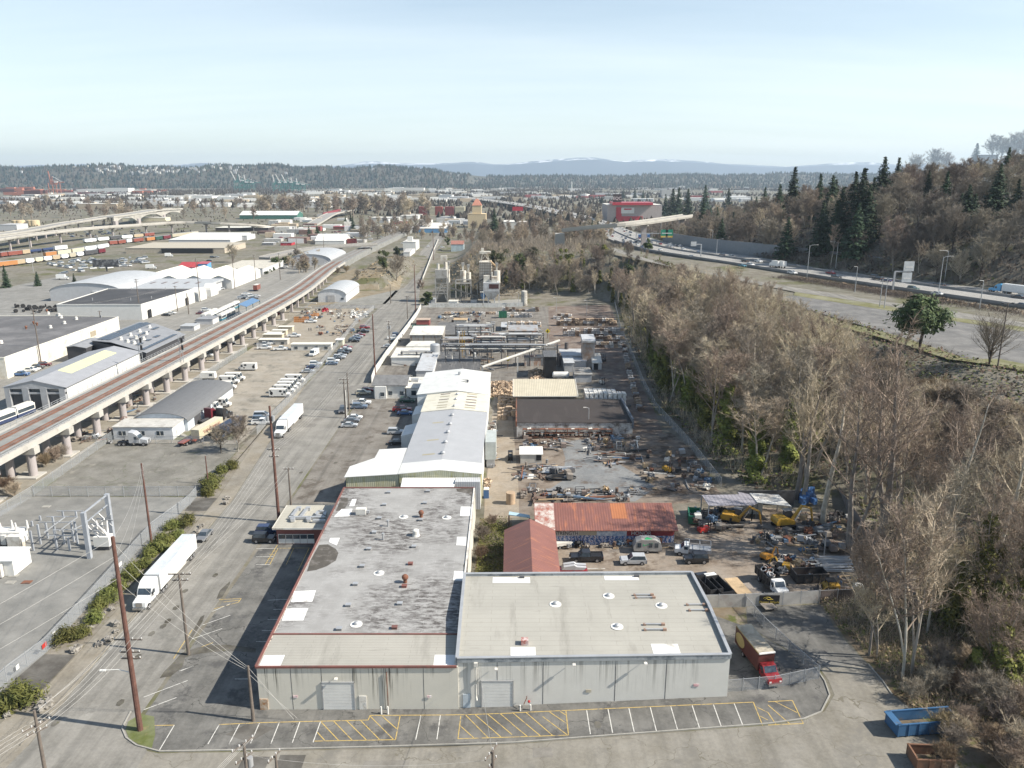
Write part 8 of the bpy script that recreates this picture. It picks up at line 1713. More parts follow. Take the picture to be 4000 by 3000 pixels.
def sgn(label,k,xp,yb,yt,xe,boards,m,tx=None):
 p=UK(k,xp,yb,24.6);z=TOP(p,k,yt);e=UK(k,xe,yb,24.6);e.y=p.y;e.x=p.x+(K(k,xe,0)[0]-K(k,xp,0)[0])*p.y*1.01/FL
 t=thing('sign_gantry',label,'sign gantry',tuple(p));MB().beam(p,(p.x,p.y,z),.6).obj('post',steel,t);MB().beam((p.x,p.y,z),(e.x,e.y,z),.5).obj('arm',steel,t)
 for u,w_,h_,dz,mm in boards:b=MB().box(p.x+(e.x-p.x)*u,p.y-.4,z+dz,w_,.15,h_).obj('sign_board',mm,t);MB().box(p.x+(e.x-p.x)*u,p.y-.5,z+dz+h_*.35,w_*.7,.04,h_*.12).obj('legend',white,b)
sgrn=paint('sign_green',(.01,.22,.13),.5);syel=paint('exit_yellow',(.6,.4,.02),.5);sback=mat('sign_back',(.50,.52,.53),.5)
sgn('grey sign gantry over the near lanes with two boards seen from behind','A3',1078,1397,1240,1215,((.8,4.2,4.0,.2,sback),(.75,4.0,4.0,-4.4,sback)),steel)
sgn('gantry with two green highway signs over yellow exit panels before the overpass','A2',1072,960,910,1370,((.79,5.2,4.6,-1.8,sgrn),(.93,5.4,4.6,-1.8,sgrn),(.79,5,1.2,-3.1,syel),(.93,5,1.2,-3.1,syel)),steel)
sgn('small gantry over the freeway near the tall curved lamp post','A2',1630,1110,1005,1555,((.9,3.2,2.6,-1,sback),),steel)
# ================================================================ the town and the port beyond
def far(name,label,cat,k,x0,x1,yb,yt,dep,wm,rm,gp=None,**kw):
 t,q=building(name,label,cat,k,x0,x1,yb,yt,dep,wm,rm,**kw)
 if gp:t['group']=gp
 return t,q
greyb=mat('town_grey',(.42,.41,.39),.8);brickm=mat('town_maroon',(.27,.075,.07),.8,var=.15);tanb=mat('town_tan',(.46,.38,.28),.8);beig=mat('grain_beige',(.56,.45,.29),.85,var=.1);casr=paint('hall_red',(.45,.03,.05),.5);shing=mat('brown_shingle',(.2,.13,.11),.9)
t,(a,b,yf,z,r_)=far('casino_hall','large grey hall with a red roof band and a white screen behind the freeway','hall','A2',822,1290,812,665,70,mat('hall_wall',(.40,.35,.33),.8),offwhite)
L_=b-a;MB().box(a+L_*.45,yf+14,z,L_*.74,40,3.6).obj('red_band',casr,t);MB().box(a+L_*.21,yf-.6,8,L_*.1,1.2,z-11).obj('red_panel',casr,t);MB().box(a+L_*.45,yf-.5,8,L_*.4,.8,(z-8)*.3).obj('red_panel',casr,t)
s_=MB().box(a+L_*.37,yf-1,z-(z-8)*.52,L_*.24,.6,(z-8)*.36).obj('screen',white,t);MB().box(a+L_*.37,yf-1.4,z-(z-8)*.30,L_*.14,.1,2).obj('screen_lettering',casr,s_)
MB().box(a+L_*.18,yf+6,z,12,4,15).obj('sign_tower',mat('sign_dark',(.06,.05,.05),.6),t);text('EQC',6,white,t,(a+L_*.18,yf+3.8,z+9),(pi/2,0,0),.1)
t,(a,b,yf,z,r_)=far('grain_tower','beige grain elevator with a pinkish pyramid-roofed tower','grain elevator','A1',1842,1980,850,745,30,beig,beig)
MB().box((a+b)/2,yf+10,z,(b-a)*.5,14,12).obj('upper_tower',beig,t);MB().box((a+b)/2,yf+10,z+12,(b-a)*.55,15,9,0,0,.25).obj('tower_roof',mat('pink_tile',(.45,.2,.14),.8),t)
for x0,x1,m,lb in((1408,1480,brickm,'leftmost maroon block of the stacked containers below the bare trees'),(1500,1546,mat('stack_cream',(.64,.58,.42),.8),'narrow cream block of the stacked containers'),(1549,1612,mat('stack_red',(.36,.10,.08),.8),'brick red block of the stacked containers next to the narrow cream one'),(1634,1708,brickm,'maroon block of the stacked containers near the grain elevator'),(1722,1805,MATS['stack_cream'],'wide cream block of the stacked containers nearest the grain elevator')):
 t,(a,b,yf,z,r_)=far('container_stack',lb,'container stack','A1',x0,x1,755,682,14,m,m,'stacked containers by the river');mb=MB()
 for i in range(1,6):mb.box((a+b)/2,yf-.1,z*i/6,b-a,.3,.3)
 mb.obj('joint',darkgrey,t)
far('blue_depot','blue depot with a white metal roof in front of the container stacks','depot','A1',1372,1650,905,868,40,paint('depot_blue',(.12,.28,.48),.6),offwhite,rise=5)
t,(a,b,yf,z,r_)=far('tower_house','white flat-roofed house with a small square tower beside the climbing street','house','A1',1272,1382,1060,985,30,white,offwhite);MB().box((a+b)/2,yf+8,z,5,5,4.5).obj('tower',white,t)
far('cottage','white cottage row with grey roofs below the tower house','cottage','A1',1275,1330,1110,1075,40,white,greyb,gable=1.5)
far('pale_house','pale blue two-storey house with a reddish hipped roof above the plant','house','A1',1692,1790,1060,1005,10,mat('pale_blue',(.42,.5,.52),.8),mat('red_tile',(.3,.14,.11),.9),gable=3)
far('hilltop_house','grey hilltop house with a brown gabled roof','house','A3',1825,1985,285,238,12,greyb,shing,gable=6);far('hilltop_house','dark roofed house at the right edge of the ridge','house','A3',2100,2230,290,235,12,greyb,darkgrey,gable=3)
far('canopy_depot','long cream-roofed loading hall with dark bays below the elevated road','loading hall','V',670,1240,560,525,30,mat('bay_dark',(.07,.06,.06),.9),MATS['cream_white_roof'])
far('flat_warehouse','wide white warehouse with a faintly vaulted roof below the loading hall','warehouse','V',165,830,690,655,70,pg,white,rise=3);far('white_annex','white annex right of the wide vaulted warehouse','annex','V',840,1010,660,610,30,pg,white)
far('tan_warehouse','wide tan-roofed warehouse with a dark open loading dock','warehouse','V',-300,770,800,745,60,mat('tan_wall',(.45,.39,.31),.8),mat('tan_roof',(.40,.36,.29),.85,var=.1),rise=.5)
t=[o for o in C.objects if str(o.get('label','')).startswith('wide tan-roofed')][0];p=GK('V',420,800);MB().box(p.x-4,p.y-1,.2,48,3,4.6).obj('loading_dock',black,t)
far('gable_shed','white-roofed shed with a brown gabled porch north of the elevated road','shed','V',930,1550,430,388,40,mat('shed_green',(.06,.16,.13),.7),white,gable=6)
far('red_shop','red-fronted shop beside the road bridge','shop','V',1372,1490,716,688,14,casr,midgrey);far('white_dome_hall','white low-domed hall right of the red-fronted shop','hall','V',1745,2060,705,665,34,white,white,gable=6)
far('filling_station','red canopy of the filling station beyond the road bridge','filling station','V',1940,2130,545,512,16,redtrim,casr);far('fuel_canopy','pale canopy with parked cars beside the red-fronted shop','canopy','V',1170,1295,715,690,10,midgrey,pg)
far('black_letter_hall','cream hall with a dark sign between the arched bridge and the lower road','hall','A0',1060,1430,805,775,20,MATS['stack_cream'],offwhite)
far('tank_hall','grey hall at the left edge behind the elevated roads','hall','A0',0,150,890,835,25,pg,pg)
for i,x in enumerate((148,180,275,305)):vessel('beige upright tank behind the elevated roads, '+('leftmost','second','third','rightmost')[i]+' of four','A0',x,845,795,6.5,beig,cone=False,nm='tank')
t=thing('billboard','dark roadside billboard on a post in front of the rail yard','billboard',tuple(GK('A0',925,1240)));p=GK('A0',925,1240);z=TOP(p,'A0',1140);MB().beam(p,(p.x,p.y,z),.7).obj('post',darkgrey,t);MB().box(p.x,p.y-.5,z-5.2,20,.6,5.6).obj('board',mat('board_dark',(.07,.07,.075),.6,dirt=(.3,.3,.3),dirt_amt=.4),t)
t=thing('billboard','red and black double billboard on a post left of the freeway','billboard',tuple(GK('A2',50,800)));p=GK('A2',50,800);z=TOP(p,'A2',680);MB().beam(p,(p.x,p.y,z),1).obj('post',darkgrey,t);MB().box(p.x,p.y-.6,z-6,16,.6,6).obj('board',casr,t);MB().box(p.x-12,p.y-.6,z-6,8,.6,6).obj('board',black,t)
t=thing('chimney','thin white chimney standing alone on the plain','chimney',tuple(GK('A2',515,560)));p=GK('A2',515,560);MB().tube([p,(p.x,p.y,TOP(p,'A2',462))],[2.6,1.8],10).obj('shaft',white,t)
vessel('white round water tank on the plain right of the chimney','A2',630,600,570,16,white,cone=False,nm='water_tank')
for k,x0,x1,yb,yt,dep,m,lb in(('A0',660,905,560,530,60,white,'white port warehouse right of the red crane'),('A0',905,1110,562,520,60,white,'taller white port warehouse in the middle of the port'),('A0',1105,1305,560,535,60,offwhite,'white port warehouse with a red load behind it'),('A0',1405,1832,608,588,60,white,'long thin white warehouse on the plain'),('A0',1255,1415,622,606,40,white,'low white shed beside the long thin warehouse'),('A1',55,360,692,655,60,offwhite,'pale warehouse behind the row of bare river trees'),('A1',360,640,690,640,60,white,'white warehouse behind the row of bare river trees'),('A1',640,880,640,600,60,white,'white warehouse farther back above the river trees'),('A1',990,1230,608,582,60,white,'white warehouse at the end of the river trees'),('A1',1140,1450,540,518,60,offwhite,'distant white hall left of the plateau'),('A1',0,355,770,735,40,MATS['shed_green'],'green and white hall at the river end of the town'),('A1',440,900,555,540,50,offwhite,'low white halls below the green cranes'),('A1',1250,1400,790,758,30,offwhite,'white halls left of the container stacks'),('A1',1000,1200,800,775,30,greyb,'grey hall among the cars left of the white halls'),('A2',1290,1390,600,535,25,greyb,'grey office block behind the casino hall'),('A2',0,130,850,815,30,offwhite,'flat white shop roof above the wood'),('A0',665,1010,700,655,40,tanb,'tan hall behind the trees left of the arched bridge'),('A0',0,200,620,595,40,pg,'pale tank farm building at the left edge'),('A1',2140,2230,870,812,40,offwhite,'flat white-roofed store right of the lone fir'),('A1',1180,1310,830,805,14,casr,'red and white drive-in shop')):
 far('town_hall' if 0 else 'distant_warehouse',lb,'warehouse',k,x0,x1,yb,yt,dep,m,offwhite if m is not white else white)
r=random.Random(21);cm=[paint('box_red',(.36,.09,.06),.7),paint('box_rust',(.42,.15,.09),.7),white,paint('box_maroon',(.2,.05,.05),.7)]
for i in range(64):
 x=r.uniform(0,1400);yb=r.uniform(545,585)-(x>350)*r.uniform(0,12);p=GK('A0',x,yb);tag(MB().box(p.x,p.y,0,r.uniform(25,75),16,r.uniform(5,22 if x<350 else 11)).obj('container_block',cm[r.randrange(4)if x>340 else r.randrange(2)]),'block of stacked containers in the distant port','container stack','container blocks in the distant port')
def cluster(n,k,x0,x1,y0,y1,sz,hh,name,lb,gp,cols):
 for i in range(n):
  p=GK(k,r.uniform(x0,x1),r.uniform(y0,y1));q=sz*r.uniform(.5,1.6)
  tag(MB().box(p.x,p.y,-.3,q*1.7,q,hh*r.uniform(.6,1.4)+.3,r.uniform(-.2,.2)).obj(name,cols[r.randrange(len(cols))]),lb,name.replace('_',' '),gp)
cl=[white,offwhite,pg,greyb,tanb,white]
cluster(70,'A0',0,2200,572,690,26,7,'plain_building','pale low building scattered on the industrial plain','buildings of the industrial plain',cl);cluster(95,'A1',300,2200,525,640,30,8,'valley_building','pale low building in the valley before the plateau','buildings of the valley',cl)
cluster(70,'A2',0,2100,495,640,26,7,'valley_house','small pale building in the valley right of the freeway','buildings right of the freeway',cl+[brickm]);cluster(60,'A1',0,900,760,1000,10,4.5,'town_house','small building in the town beyond the road bridge','small buildings beyond the road bridge',cl+[brickm,shing]);cluster(26,'A1',1000,1950,750,900,9,4.5,'town_shop','small building between the street and the container stacks','small buildings below the container stacks',cl)
def crane(label,k,x,yb,yt,m,up,wd,gp=None):
 p=GK(k,x,yb);hh=TOP(p,k,yt);t=thing('port_crane',label,'crane',tuple(p),0,gp);L=wd
 for a in(-L/2,L/2):
  for b in(-14,14):MB().beam((a,b,0),(a,b,hh*.5),2.2).L('leg',m,t)
 mb=MB();mb.beam((-L/2,0,hh*.5),(L/2,0,hh*.5),3,14);mb.beam((-L/2,-14,hh*.2),(L/2,-14,hh*.2),3);mb.beam((-L/2,-14,0),(L/2,-14,hh*.5),2);mb.L('portal',m,t)
 MB().beam((-L*.2,0,hh*.52),(L*1.3,0,hh*.52),3).L('girder',m,t);MB().beam((-L*.3,0,hh*.5),(-L*.1,0,hh*.78),2.5).L('apex',m,t);MB().beam((-L*.1,0,hh*.78),(L,0,hh*.54),1.4).L('stay',white,t);MB().box(L*.3,0,hh*.5,L*.4,10,6).L('machine_house',white,t)
 MB().beam((-L*.4,0,hh*.52),(-L*(.9 if up else .55),0,hh),3.2).L('boom',m if m is cm[1]else white,t)
p_=paint('crane_green',(.05,.20,.17),.6)
crane('tall orange-red harbour crane in the distant port','A0',480,572,372,cm[1],0,32)
for i,(x,yt)in enumerate(((2075,372),(2115,400),(2160,405))):crane('green gantry crane of the left crane group, '+('with the highest boom','in the middle','on the right')[i],'A0',x,545,yt,p_,i==0,44,'green port cranes')
for i,(x,yt)in enumerate(((190,405),(240,400),(290,400),(345,430),(390,435))):crane('green gantry crane of the right crane group, '+('leftmost','second','third','fourth','rightmost')[i],'A1',x,548,yt,p_,i in(1,2),38,'green port cranes')
LOW=[]
for i in range(3):
 a,b=bare(500+i,13,.15,9,.8,5,4,3,5,.22,1.9,.3,1,1.6);LOW.append(tree_proto('leafless_tree',a,b,twigg,(twigg,twig,twigp)[i]))
def belt(n,k,x0,x1,y0,y1,h0,h1,lb,gp):
 for i in range(n):p=GK(k,r.uniform(x0,x1),r.uniform(y0,y1));plant(LOW[i%3],p-Vector((0,0,.3)),r.uniform(h0,h1),13,lb,'tree',gp,sx=1.15)
belt(75,'A1',0,1500,690,765,22,34,'tall leafless tree in the belt along the river','trees in the river belt');belt(60,'A0',0,2200,660,800,15,24,'leafless tree on the plain behind the elevated roads','trees on the plain behind the elevated roads');belt(45,'A1',900,1500,830,960,9,15,'leafless tree around the grassy knoll','trees around the grassy knoll')
belt(120,'A2',0,860,690,1010,9,15,'leafless tree left of the freeway in the middle distance','trees left of the distant freeway');belt(30,'A1',1560,2200,880,1010,8,13,'leafless tree between the houses and the freeway','trees between the houses and the freeway');belt(22,'V',1450,1800,880,1030,7,10,'slender street tree along the railway fence','street trees along the railway fence')
def woods(name,n,m,fn,seed):
 q=random.Random(seed);v,f=[],[]
 for _ in range(n):
  x,y,z,h,w_=fn(q);b=len(v);a=q.random()*3
  for i in range(4):v.append((x+w_*cos(a+i*pi/2),y+w_*sin(a+i*pi/2),z-1))
  v.append((x,y,z+h));f+=[(b+i,b+(i+1)%4,b+4)for i in range(4)]
 return struct(MB().add(v,f).obj(name,m,local=True,fix=False),'stuff')
wd_=leafmat('far_wood',((.05,.042,.03),(.085,.07,.05)),sc=.004);wdk=leafmat('far_conifers',((.012,.022,.018),(.03,.042,.028)),sc=.004)
def plainfn(q):
 y=900+q.random()**.7*3800;x=q.uniform(-.78,.62)*y;k=sin(x*.004+1)+sin(y*.0043+x*.001);h=q.uniform(5,13)if k>-.2 else 3
 return x,y,T(x,y),h,h*.55
woods('distant_woods',15000,wd_,plainfn,31)
def ridge_z(x,y):
 """wooded ridge behind the port and the long plateau to its right"""
 a=5000+.05*x;top=lerp([(-6000,120),(-3000,128),(-1500,132),(-800,122),(-300,80),(0,66),(600,70),(2500,84),(6000,90)],x)
 return top*sm((y-a)/(700 if x<-300 else 1600))*(1+.07*sin(x*.006)+.05*sin(x*.017+y*.002))
hx=[-6500+i*110 for i in range(130)];hy=[4700+i*90 for i in range(45)]
hv=[(x,y,ridge_z(x,y)-1)for y in hy for x in hx];n_=len(hx)
hf=[(j*n_+i,j*n_+i+1,(j+1)*n_+i+1,(j+1)*n_+i)for j in range(len(hy)-1)for i in range(n_-1)]
hm_=ground_mat('ridge_ground',(.07,.062,.043),(.04,.044,.03),.004,.05,spots=(.10,.085,.06),spot_amt=.3);struct(MB().add(hv,hf).obj('hills',hm_,local=True,fix=False))
def ridgefn(q):
 x=q.uniform(-6400,6500);a=5000+.05*x;y=a+q.random()**1.2*(1000 if x<-200 else 1900);h=q.uniform(14,30);return x,y,ridge_z(x,y),h,h*.42
woods('ridge_forest',9000,wdk,ridgefn,41);woods('ridge_woods',11000,wd_,lambda q:(lambda a:(a[0],a[1],a[2],a[3]*.6,a[4]*.9))(ridgefn(q)),43)
for i in range(80):
 x=r.uniform(-2750,-1800)if i<60 else r.uniform(-6000,5000);y=5000+.05*x+r.uniform(420,640);z=ridge_z(x,y);tag(MB().box(x,y,z,15,10,15).obj('hill_house',offwhite if i%3 else pg),'tiny pale house on the distant wooded ridge','house','houses on the distant ridge')
def range_(name,y0,x0,x1,prof,amp,seed,m,depth=2500,nx=170,ny=12):
 q=random.Random(seed);ph=[q.random()*6 for _ in range(8)];v=[]
 for j in range(ny):
  for i in range(nx):
   x=x0+(x1-x0)*i/(nx-1);fx=2000+FL*x/y0/.97;k=1-abs(2*j/(ny-1)-1)
   z=(lerp(prof,fx)*(1+0*k))*(k**.8);z+=k*amp*sum(sin(x*.0021*(1.7**n)+ph[n]+j*.9)/(1.6**n)for n in range(6));v.append((x,y0+depth*(j/(ny-1)-.5),max(-1,z)))
 f=[(j*nx+i,j*nx+i+1,(j+1)*nx+i+1,(j+1)*nx+i)for j in range(ny-1)for i in range(nx-1)]
 return struct(MB().add(v,f).obj(name,m,local=True,fix=False))
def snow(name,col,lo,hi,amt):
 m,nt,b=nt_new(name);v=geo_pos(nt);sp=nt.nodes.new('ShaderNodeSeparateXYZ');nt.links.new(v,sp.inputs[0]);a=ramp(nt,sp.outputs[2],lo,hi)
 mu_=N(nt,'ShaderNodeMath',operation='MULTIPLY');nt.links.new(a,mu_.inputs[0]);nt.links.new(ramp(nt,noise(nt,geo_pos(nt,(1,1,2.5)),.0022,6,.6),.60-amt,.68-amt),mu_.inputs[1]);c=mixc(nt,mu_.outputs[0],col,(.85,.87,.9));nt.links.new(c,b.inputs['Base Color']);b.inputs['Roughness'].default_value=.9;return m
hz=lambda y,px_:70+(690-px_)*y/FL
PR=[(-300,666),(50,655),(150,648),(260,656),(350,650),(420,656),(560,648),(700,650),(800,643),(1000,655),(1350,650),(1450,638),(1600,646),(1750,640),(1850,636),(1950,646),(2050,640),(2160,630),(2320,622),(2440,632),(2600,626),(2700,634),(2850,648),(3000,655),(3150,648),(3330,642),(3500,648),(3700,640),(3850,634),(4200,640)]
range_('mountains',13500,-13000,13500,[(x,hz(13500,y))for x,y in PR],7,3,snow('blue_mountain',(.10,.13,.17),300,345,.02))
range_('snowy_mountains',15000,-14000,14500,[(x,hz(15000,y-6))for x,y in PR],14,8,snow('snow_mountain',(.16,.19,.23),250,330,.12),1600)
for t in LOW:hide_proto(t)
for o in dc.values():bpy.data.objects.remove(o)
# ================================================================ painted lines, kerbs and stains
def line_set(name,m,segs,w_=.12,off=.044):
 mb=MB()
 for a,b in segs:
  u=Vector((b[0]-a[0],b[1]-a[1],0)).normalized();n=Vector((-u.y,u.x,0))*w_/2;k=max(1,int(math.dist(a[:2],b[:2])/3));P_=[]
  for i in range(k+1):q=Vector((a[0]+(b[0]-a[0])*i/k,a[1]+(b[1]-a[1])*i/k,0));P_+=[q-n,q+n]
  mb.add([(q.x,q.y,T(q.x,q.y)+off)for q in P_],[(2*i,2*i+2,2*i+3,2*i+1)for i in range(k)])
 return struct(mb.obj(name,m,local=True))
def sg(k,*l):return[((lambda p:(p.x,p.y))(GK(k,a,b)),(lambda p:(p.x,p.y))(GK(k,c,d)))for a,b,c,d in l]
ZM['D5']=(400,2550,1.27)
pw=mat('worn_white_line',(.58,.57,.53),.8,dirt=(.2,.19,.18),dirt_amt=.35,scale=3);py_=mat('worn_yellow_line',(.50,.36,.12),.8,dirt=(.2,.17,.13),dirt_amt=.35,scale=3)
line_set('parking_lines',pw,sg('D5',(250,362,190,463),(357,360,282,486),(580,357,523,455),(680,355,628,455),(780,348,735,450),(878,346,836,452),(980,343,942,448),(1083,340,1045,446),(205,284,368,223),(205,221,424,138),(380,92,480,56),(657,131,735,131))+sg('C0',(1830,1085,1990,1015),(1750,1200,1990,1115),(1660,1320,1920,1230),(1565,1595,1720,1535))+sg('D1',(1425,875,1380,1085),(1593,873,1563,1082))+sg('D2',*((x,830-.045*(x-645),x+33+(x-645)*.035,1037-.053*(x-645))for x in(645,830,1010,1195,1372,1557,1740,1920)))+sg('C1',(0,540,200,536),(0,610,150,608),(0,678,120,676),(100,985,330,975),(150,1065,280,1062),(100,1152,220,1150),(50,1247,160,1245),(0,1343,110,1343)))
line_set('yellow_lines',py_,sg('D5',(250,362,357,360),(580,357,780,348),(780,348,1083,340))+sg('D1',(555,925,970,915),(970,915,985,875),(985,875,2212,855),(505,1097,1205,1085),(1205,1085,1245,880),(530,1020,595,1092),(560,928,715,1092),(672,925,832,1090),(785,922,955,1088),(905,920,1070,1086),(985,880,1190,1085),(1090,880,1215,990),(1745,1077,2212,1062),(1770,880,1745,1077),(1762,962,1885,1072),(1808,868,2005,1067),(1890,866,2118,1063),(2000,862,2212,1040),(2108,858,2212,945))+sg('D2',(0,853,2085,760),(0,1062,488,1045),(488,1045,466,838),(0,948,130,1055),(8,853,243,1050),(122,850,350,1048),(265,885,476,1042),(325,845,472,945),(415,840,466,872),(2085,760,2165,960),(2110,800,2212,850),(2140,880,2212,915))+sg('D3',(0,757,210,745),(210,745,305,945),(305,945,0,958),(60,755,250,850),(0,785,185,945),(0,850,70,955))+sg('C1',(80,676,185,508),(120,676,190,536),(190,536,460,533),(325,535,262,676),(460,533,362,735),(85,660,130,662),(100,625,150,628),(115,590,165,592),(140,560,180,562))+sg('C0',(1890,980,2085,970),(2085,970,2060,1003),(1930,1000,2075,985),(1850,1060,2060,1003),(1660,1240,1500,1490),(1840,1352,1640,1425)))
def kerb(pts,m=concrete):
 mb=MB()
 for a,b in zip(pts,pts[1:]):mb.beam((a[0],a[1],T(*a[:2])+.07),(b[0],b[1],T(*b[:2])+.07),.18,.17)
 return struct(mb.obj('kerb',m,local=True))
kerb([(-51.6,90.5),(-51.2,87.2),(-49.8,85.4),(-47.8,84.0),(-44.4,82.9),(-32.3,83.2),(-17.8,83.7),(0,84.2),(33.4,86.4),(38.1,87.1),(40.9,88.4),(43.3,91.7),(43.8,94.7),(43.7,98)]);kerb([(51.5,98.4),(51.8,94.4),(51.7,91.5)]);kerb([(-62.6,84),(-62.2,104),(-62.7,150)],ground_mat('old_kerb',(.25,.225,.18),(.2,.18,.15),.2,2))
sheet('corner_grass',[(-51,88.5),(-50.6,86.9),(-49.3,85.2),(-47.3,84),(-45.6,83.4),(-46.3,86),(-48,89.5),(-50,90)],grass,.05)
wet=ground_mat('damp_stain',(.055,.05,.042),(.09,.08,.06),.5,2.0,spots=(.10,.10,.05),spot_amt=.3)
def stain(k,pts,m=wet,off=.048):ps=[GK(k,x,y)for x,y in pts];return sheet('stain',[(p.x,p.y)for p in ps],m,off)
stain('C0',[(1700,1395),(1820,1375),(1960,1370),(2210,1400),(2210,1440),(2000,1420),(1860,1430),(1700,1450),(1600,1480),(1580,1560),(1480,1640),(1380,1658),(1420,1600),(1500,1520),(1570,1440)]);stain('C0',[(1735,1130),(1770,1110),(1750,1170),(1650,1330),(1600,1410),(1565,1410),(1640,1300)]);stain('C0',[(1990,820),(1985,850),(1920,960),(1870,975),(1900,900)])
for q in([(-23.5,84.2),(-20,88.2),(-15.9,86.3),(-19.4,82.9)]and[(-37.2,86.0),(-34.6,88.4),(-31.2,87.2),(-33.6,84.6)],[(-33.8,70),(-33.5,82),(-30.2,82),(-30,70)],[(-29.2,70),(-29,82.3),(-25.8,82.3),(-25.6,70)]):sheet('asphalt_patch',q,darkpatch,.040)
for q in([(-18.2,81.3),(-12.6,81.4),(-12.9,79.2),(-18.6,79.2)],[(2.6,83.2),(5.0,83.2),(5.1,81.5),(2.7,81.5)]):sheet('trench_patch',q,ground_mat('trench_grey',(.20,.185,.16),(.17,.155,.135),.3,2),.040)
for i,(k,x,y)in enumerate((('C0',1310,1275),('C0',1520,1050),('C0',1410,1210),('C0',1450,1165),('C0',1190,1475),('C0',1860,770),('C0',1600,905),('B1',690,1345),('B1',845,1325),('B1',390,1430),('D2',740,957),('D0',1040,765),('D0',480,940))):
 p=GK(k,x,y);sheet('oil_spot',[(p.x+.5*cos(a),p.y+.8*sin(a))for a in(0,1,2,3,4,5.2)],wet,.05)
for i,y in enumerate((198,214,232,252,280)):sheet('paving_patch',[(-66+i*3,y),(-60+i*3,y+.5),(-60.2+i*3,y+9),(-66+i*3,y+8.5)],ground_mat('patched_road',(.20,.19,.17),(.17,.16,.145),.3,2),.030)
# ================================================================ bales, scrap and small things
r=random.Random(77)
def lump(name,sx,sy,sz,m,j=.08):
 v,f=[],[];n=3
 mb=MB().box(0,0,0,sx,sy,sz);me=bpy.data.meshes.new(name);bm=bmesh.new();q=[bm.verts.new(p)for p in mb.v]
 for fc in mb.f:bm.faces.new([q[i]for i in fc])
 bmesh.ops.subdivide_edges(bm,edges=bm.edges[:],cuts=n,use_grid_fill=True)
 for w_ in bm.verts:w_.co+=Vector((r.gauss(0,j),r.gauss(0,j),r.gauss(0,j)if w_.co.z>.01 else 0))
 bmesh.ops.recalc_face_normals(bm,faces=bm.faces);bm.to_mesh(me);bm.free();me.materials.append(m);o=bpy.data.objects.new(name,me);C.objects.link(o);return o
bc=[mat('bale_tan',(.42,.32,.23),.95,var=.4,fine=9),mat('bale_grey',(.40,.385,.37),.95,var=.4,fine=9),mat('bale_brown',(.20,.145,.11),.95,var=.5,fine=9),mat('bale_white',(.58,.56,.53),.9,var=.3,fine=9)]
BL=[lump('paper_bale',1.7,1.2,1.15,m)for m in bc]
def one(pr,loc,rz,lb,cat,gp,s=1.0):o=pr.copy();C.objects.link(o);o.location=loc;o.rotation_euler=(0,0,rz);o.scale=(s,)*3 if not isinstance(s,tuple)else s;return tag(o,lb,cat,gp)
def stack(x0,x1,yb,lev,rows,wts,lb,k='E'):
 a,b=GK(k,x0,yb),GK(k,x1,yb);n=max(1,int((b-a).length/1.75))
 for j in range(rows):
  for i in range(n):
   h=max(1,lev-(r.random()<.25)-(j>rows-2 and r.random()<.3))
   for q in range(h):
    if q<h-2 and j>0 and 0<i<n-1:continue
    p=a.lerp(b,(i+.5)/n);one(r.choices(BL,wts)[0],(p.x+r.gauss(0,.1),p.y+j*1.3+r.gauss(0,.08),T(p.x,p.y)+q*1.15),r.gauss(0,.05),lb,'bale',lb.replace('paper bale','paper bales'))
stack(945,1262,828,3,3,(4,1,2,1),'paper bale in the tan block behind the stained plate shed');stack(900,1180,712,2,2,(1,3,1,3),'paper bale in the pale row farther behind the stained plate shed');stack(1410,1990,792,3,2,(5,1,3,1),'paper bale in the long tan wall at the edge of the dark trees');stack(1475,2060,892,3,2,(1,3,3,2),'paper bale in the long grey wall in front of the tan one');stack(1790,2080,1000,2,2,(3,2,3,3),'paper bale in the untidy heap right of the stained tower');stack(1700,2060,945,2,2,(2,2,3,3),'paper bale in the broken row between the grey wall and the heap');stack(1380,1560,725,2,2,(2,2,3,1),'paper bale in the dark block before the trees');stack(890,1240,655,2,1,(1,3,2,2),'paper bale in the farthest row along the plant fence');stack(330,860,682,1,1,(5,0,2,2),'paper bale in the low row along the board fence of the plant')
for i in range(26):p=GK('E',2062+150*(i/25)**1.3+(i%2)*6,1010+i*24);one(r.choice(BL),p,r.gauss(.1,.3),'paper bale in the line along the bale road fence','bale','bales along the bale road');
tg=mat('loose_paper',(.50,.38,.27),.95,var=.4)
def heap(name,k,x0,x1,y0,y1,n,s,hh,ms,lb):
 v,f=[],[]
 for _ in range(n):fx,fy=r.uniform(-1,1),r.uniform(-1,1);p=GK(k,(x0+x1)/2+fx*(x1-x0)/2,(y0+y1)/2+fy*(y1-y0)/2);e=max(0,1-fx*fx-fy*fy);quads(v,f,Vector((p.x,p.y,p.z+.1+hh*e*r.random())),s*r.uniform(.5,1.4),r)
 return tag(struct(MB().add(v,f).obj(name,ms,fix=False),'stuff'),lb,'heap')
heap('waste_paper','E',775,990,1330,1480,700,.55,2.2,tg,'heap of loose tan paper between the white bay and the cream shed');heap('waste_paper','E',1140,1300,1225,1305,350,.5,2.2,tg,'heap of tan paper sheets below the ribbed hut');heap('waste_paper','B1',1975,2030,1490,1560,60,.5,.8,tg,'small pile of paper at the corner of the long metal warehouse')
rl=MB().cyl(0,0,0,.9,1.5,14).obj('paper_roll',bc[0],local=True)
for i in range(22):p=GK('E',872+(i%4)*42+r.uniform(-8,8),1520+(i//4)*34);one(rl,p,0,'brown paper roll in the group beside the dust unit','paper roll','paper rolls beside the dust unit',r.uniform(.8,1.2))
bg_=lump('bulk_bag',1.15,1.15,1.5,white,.05)
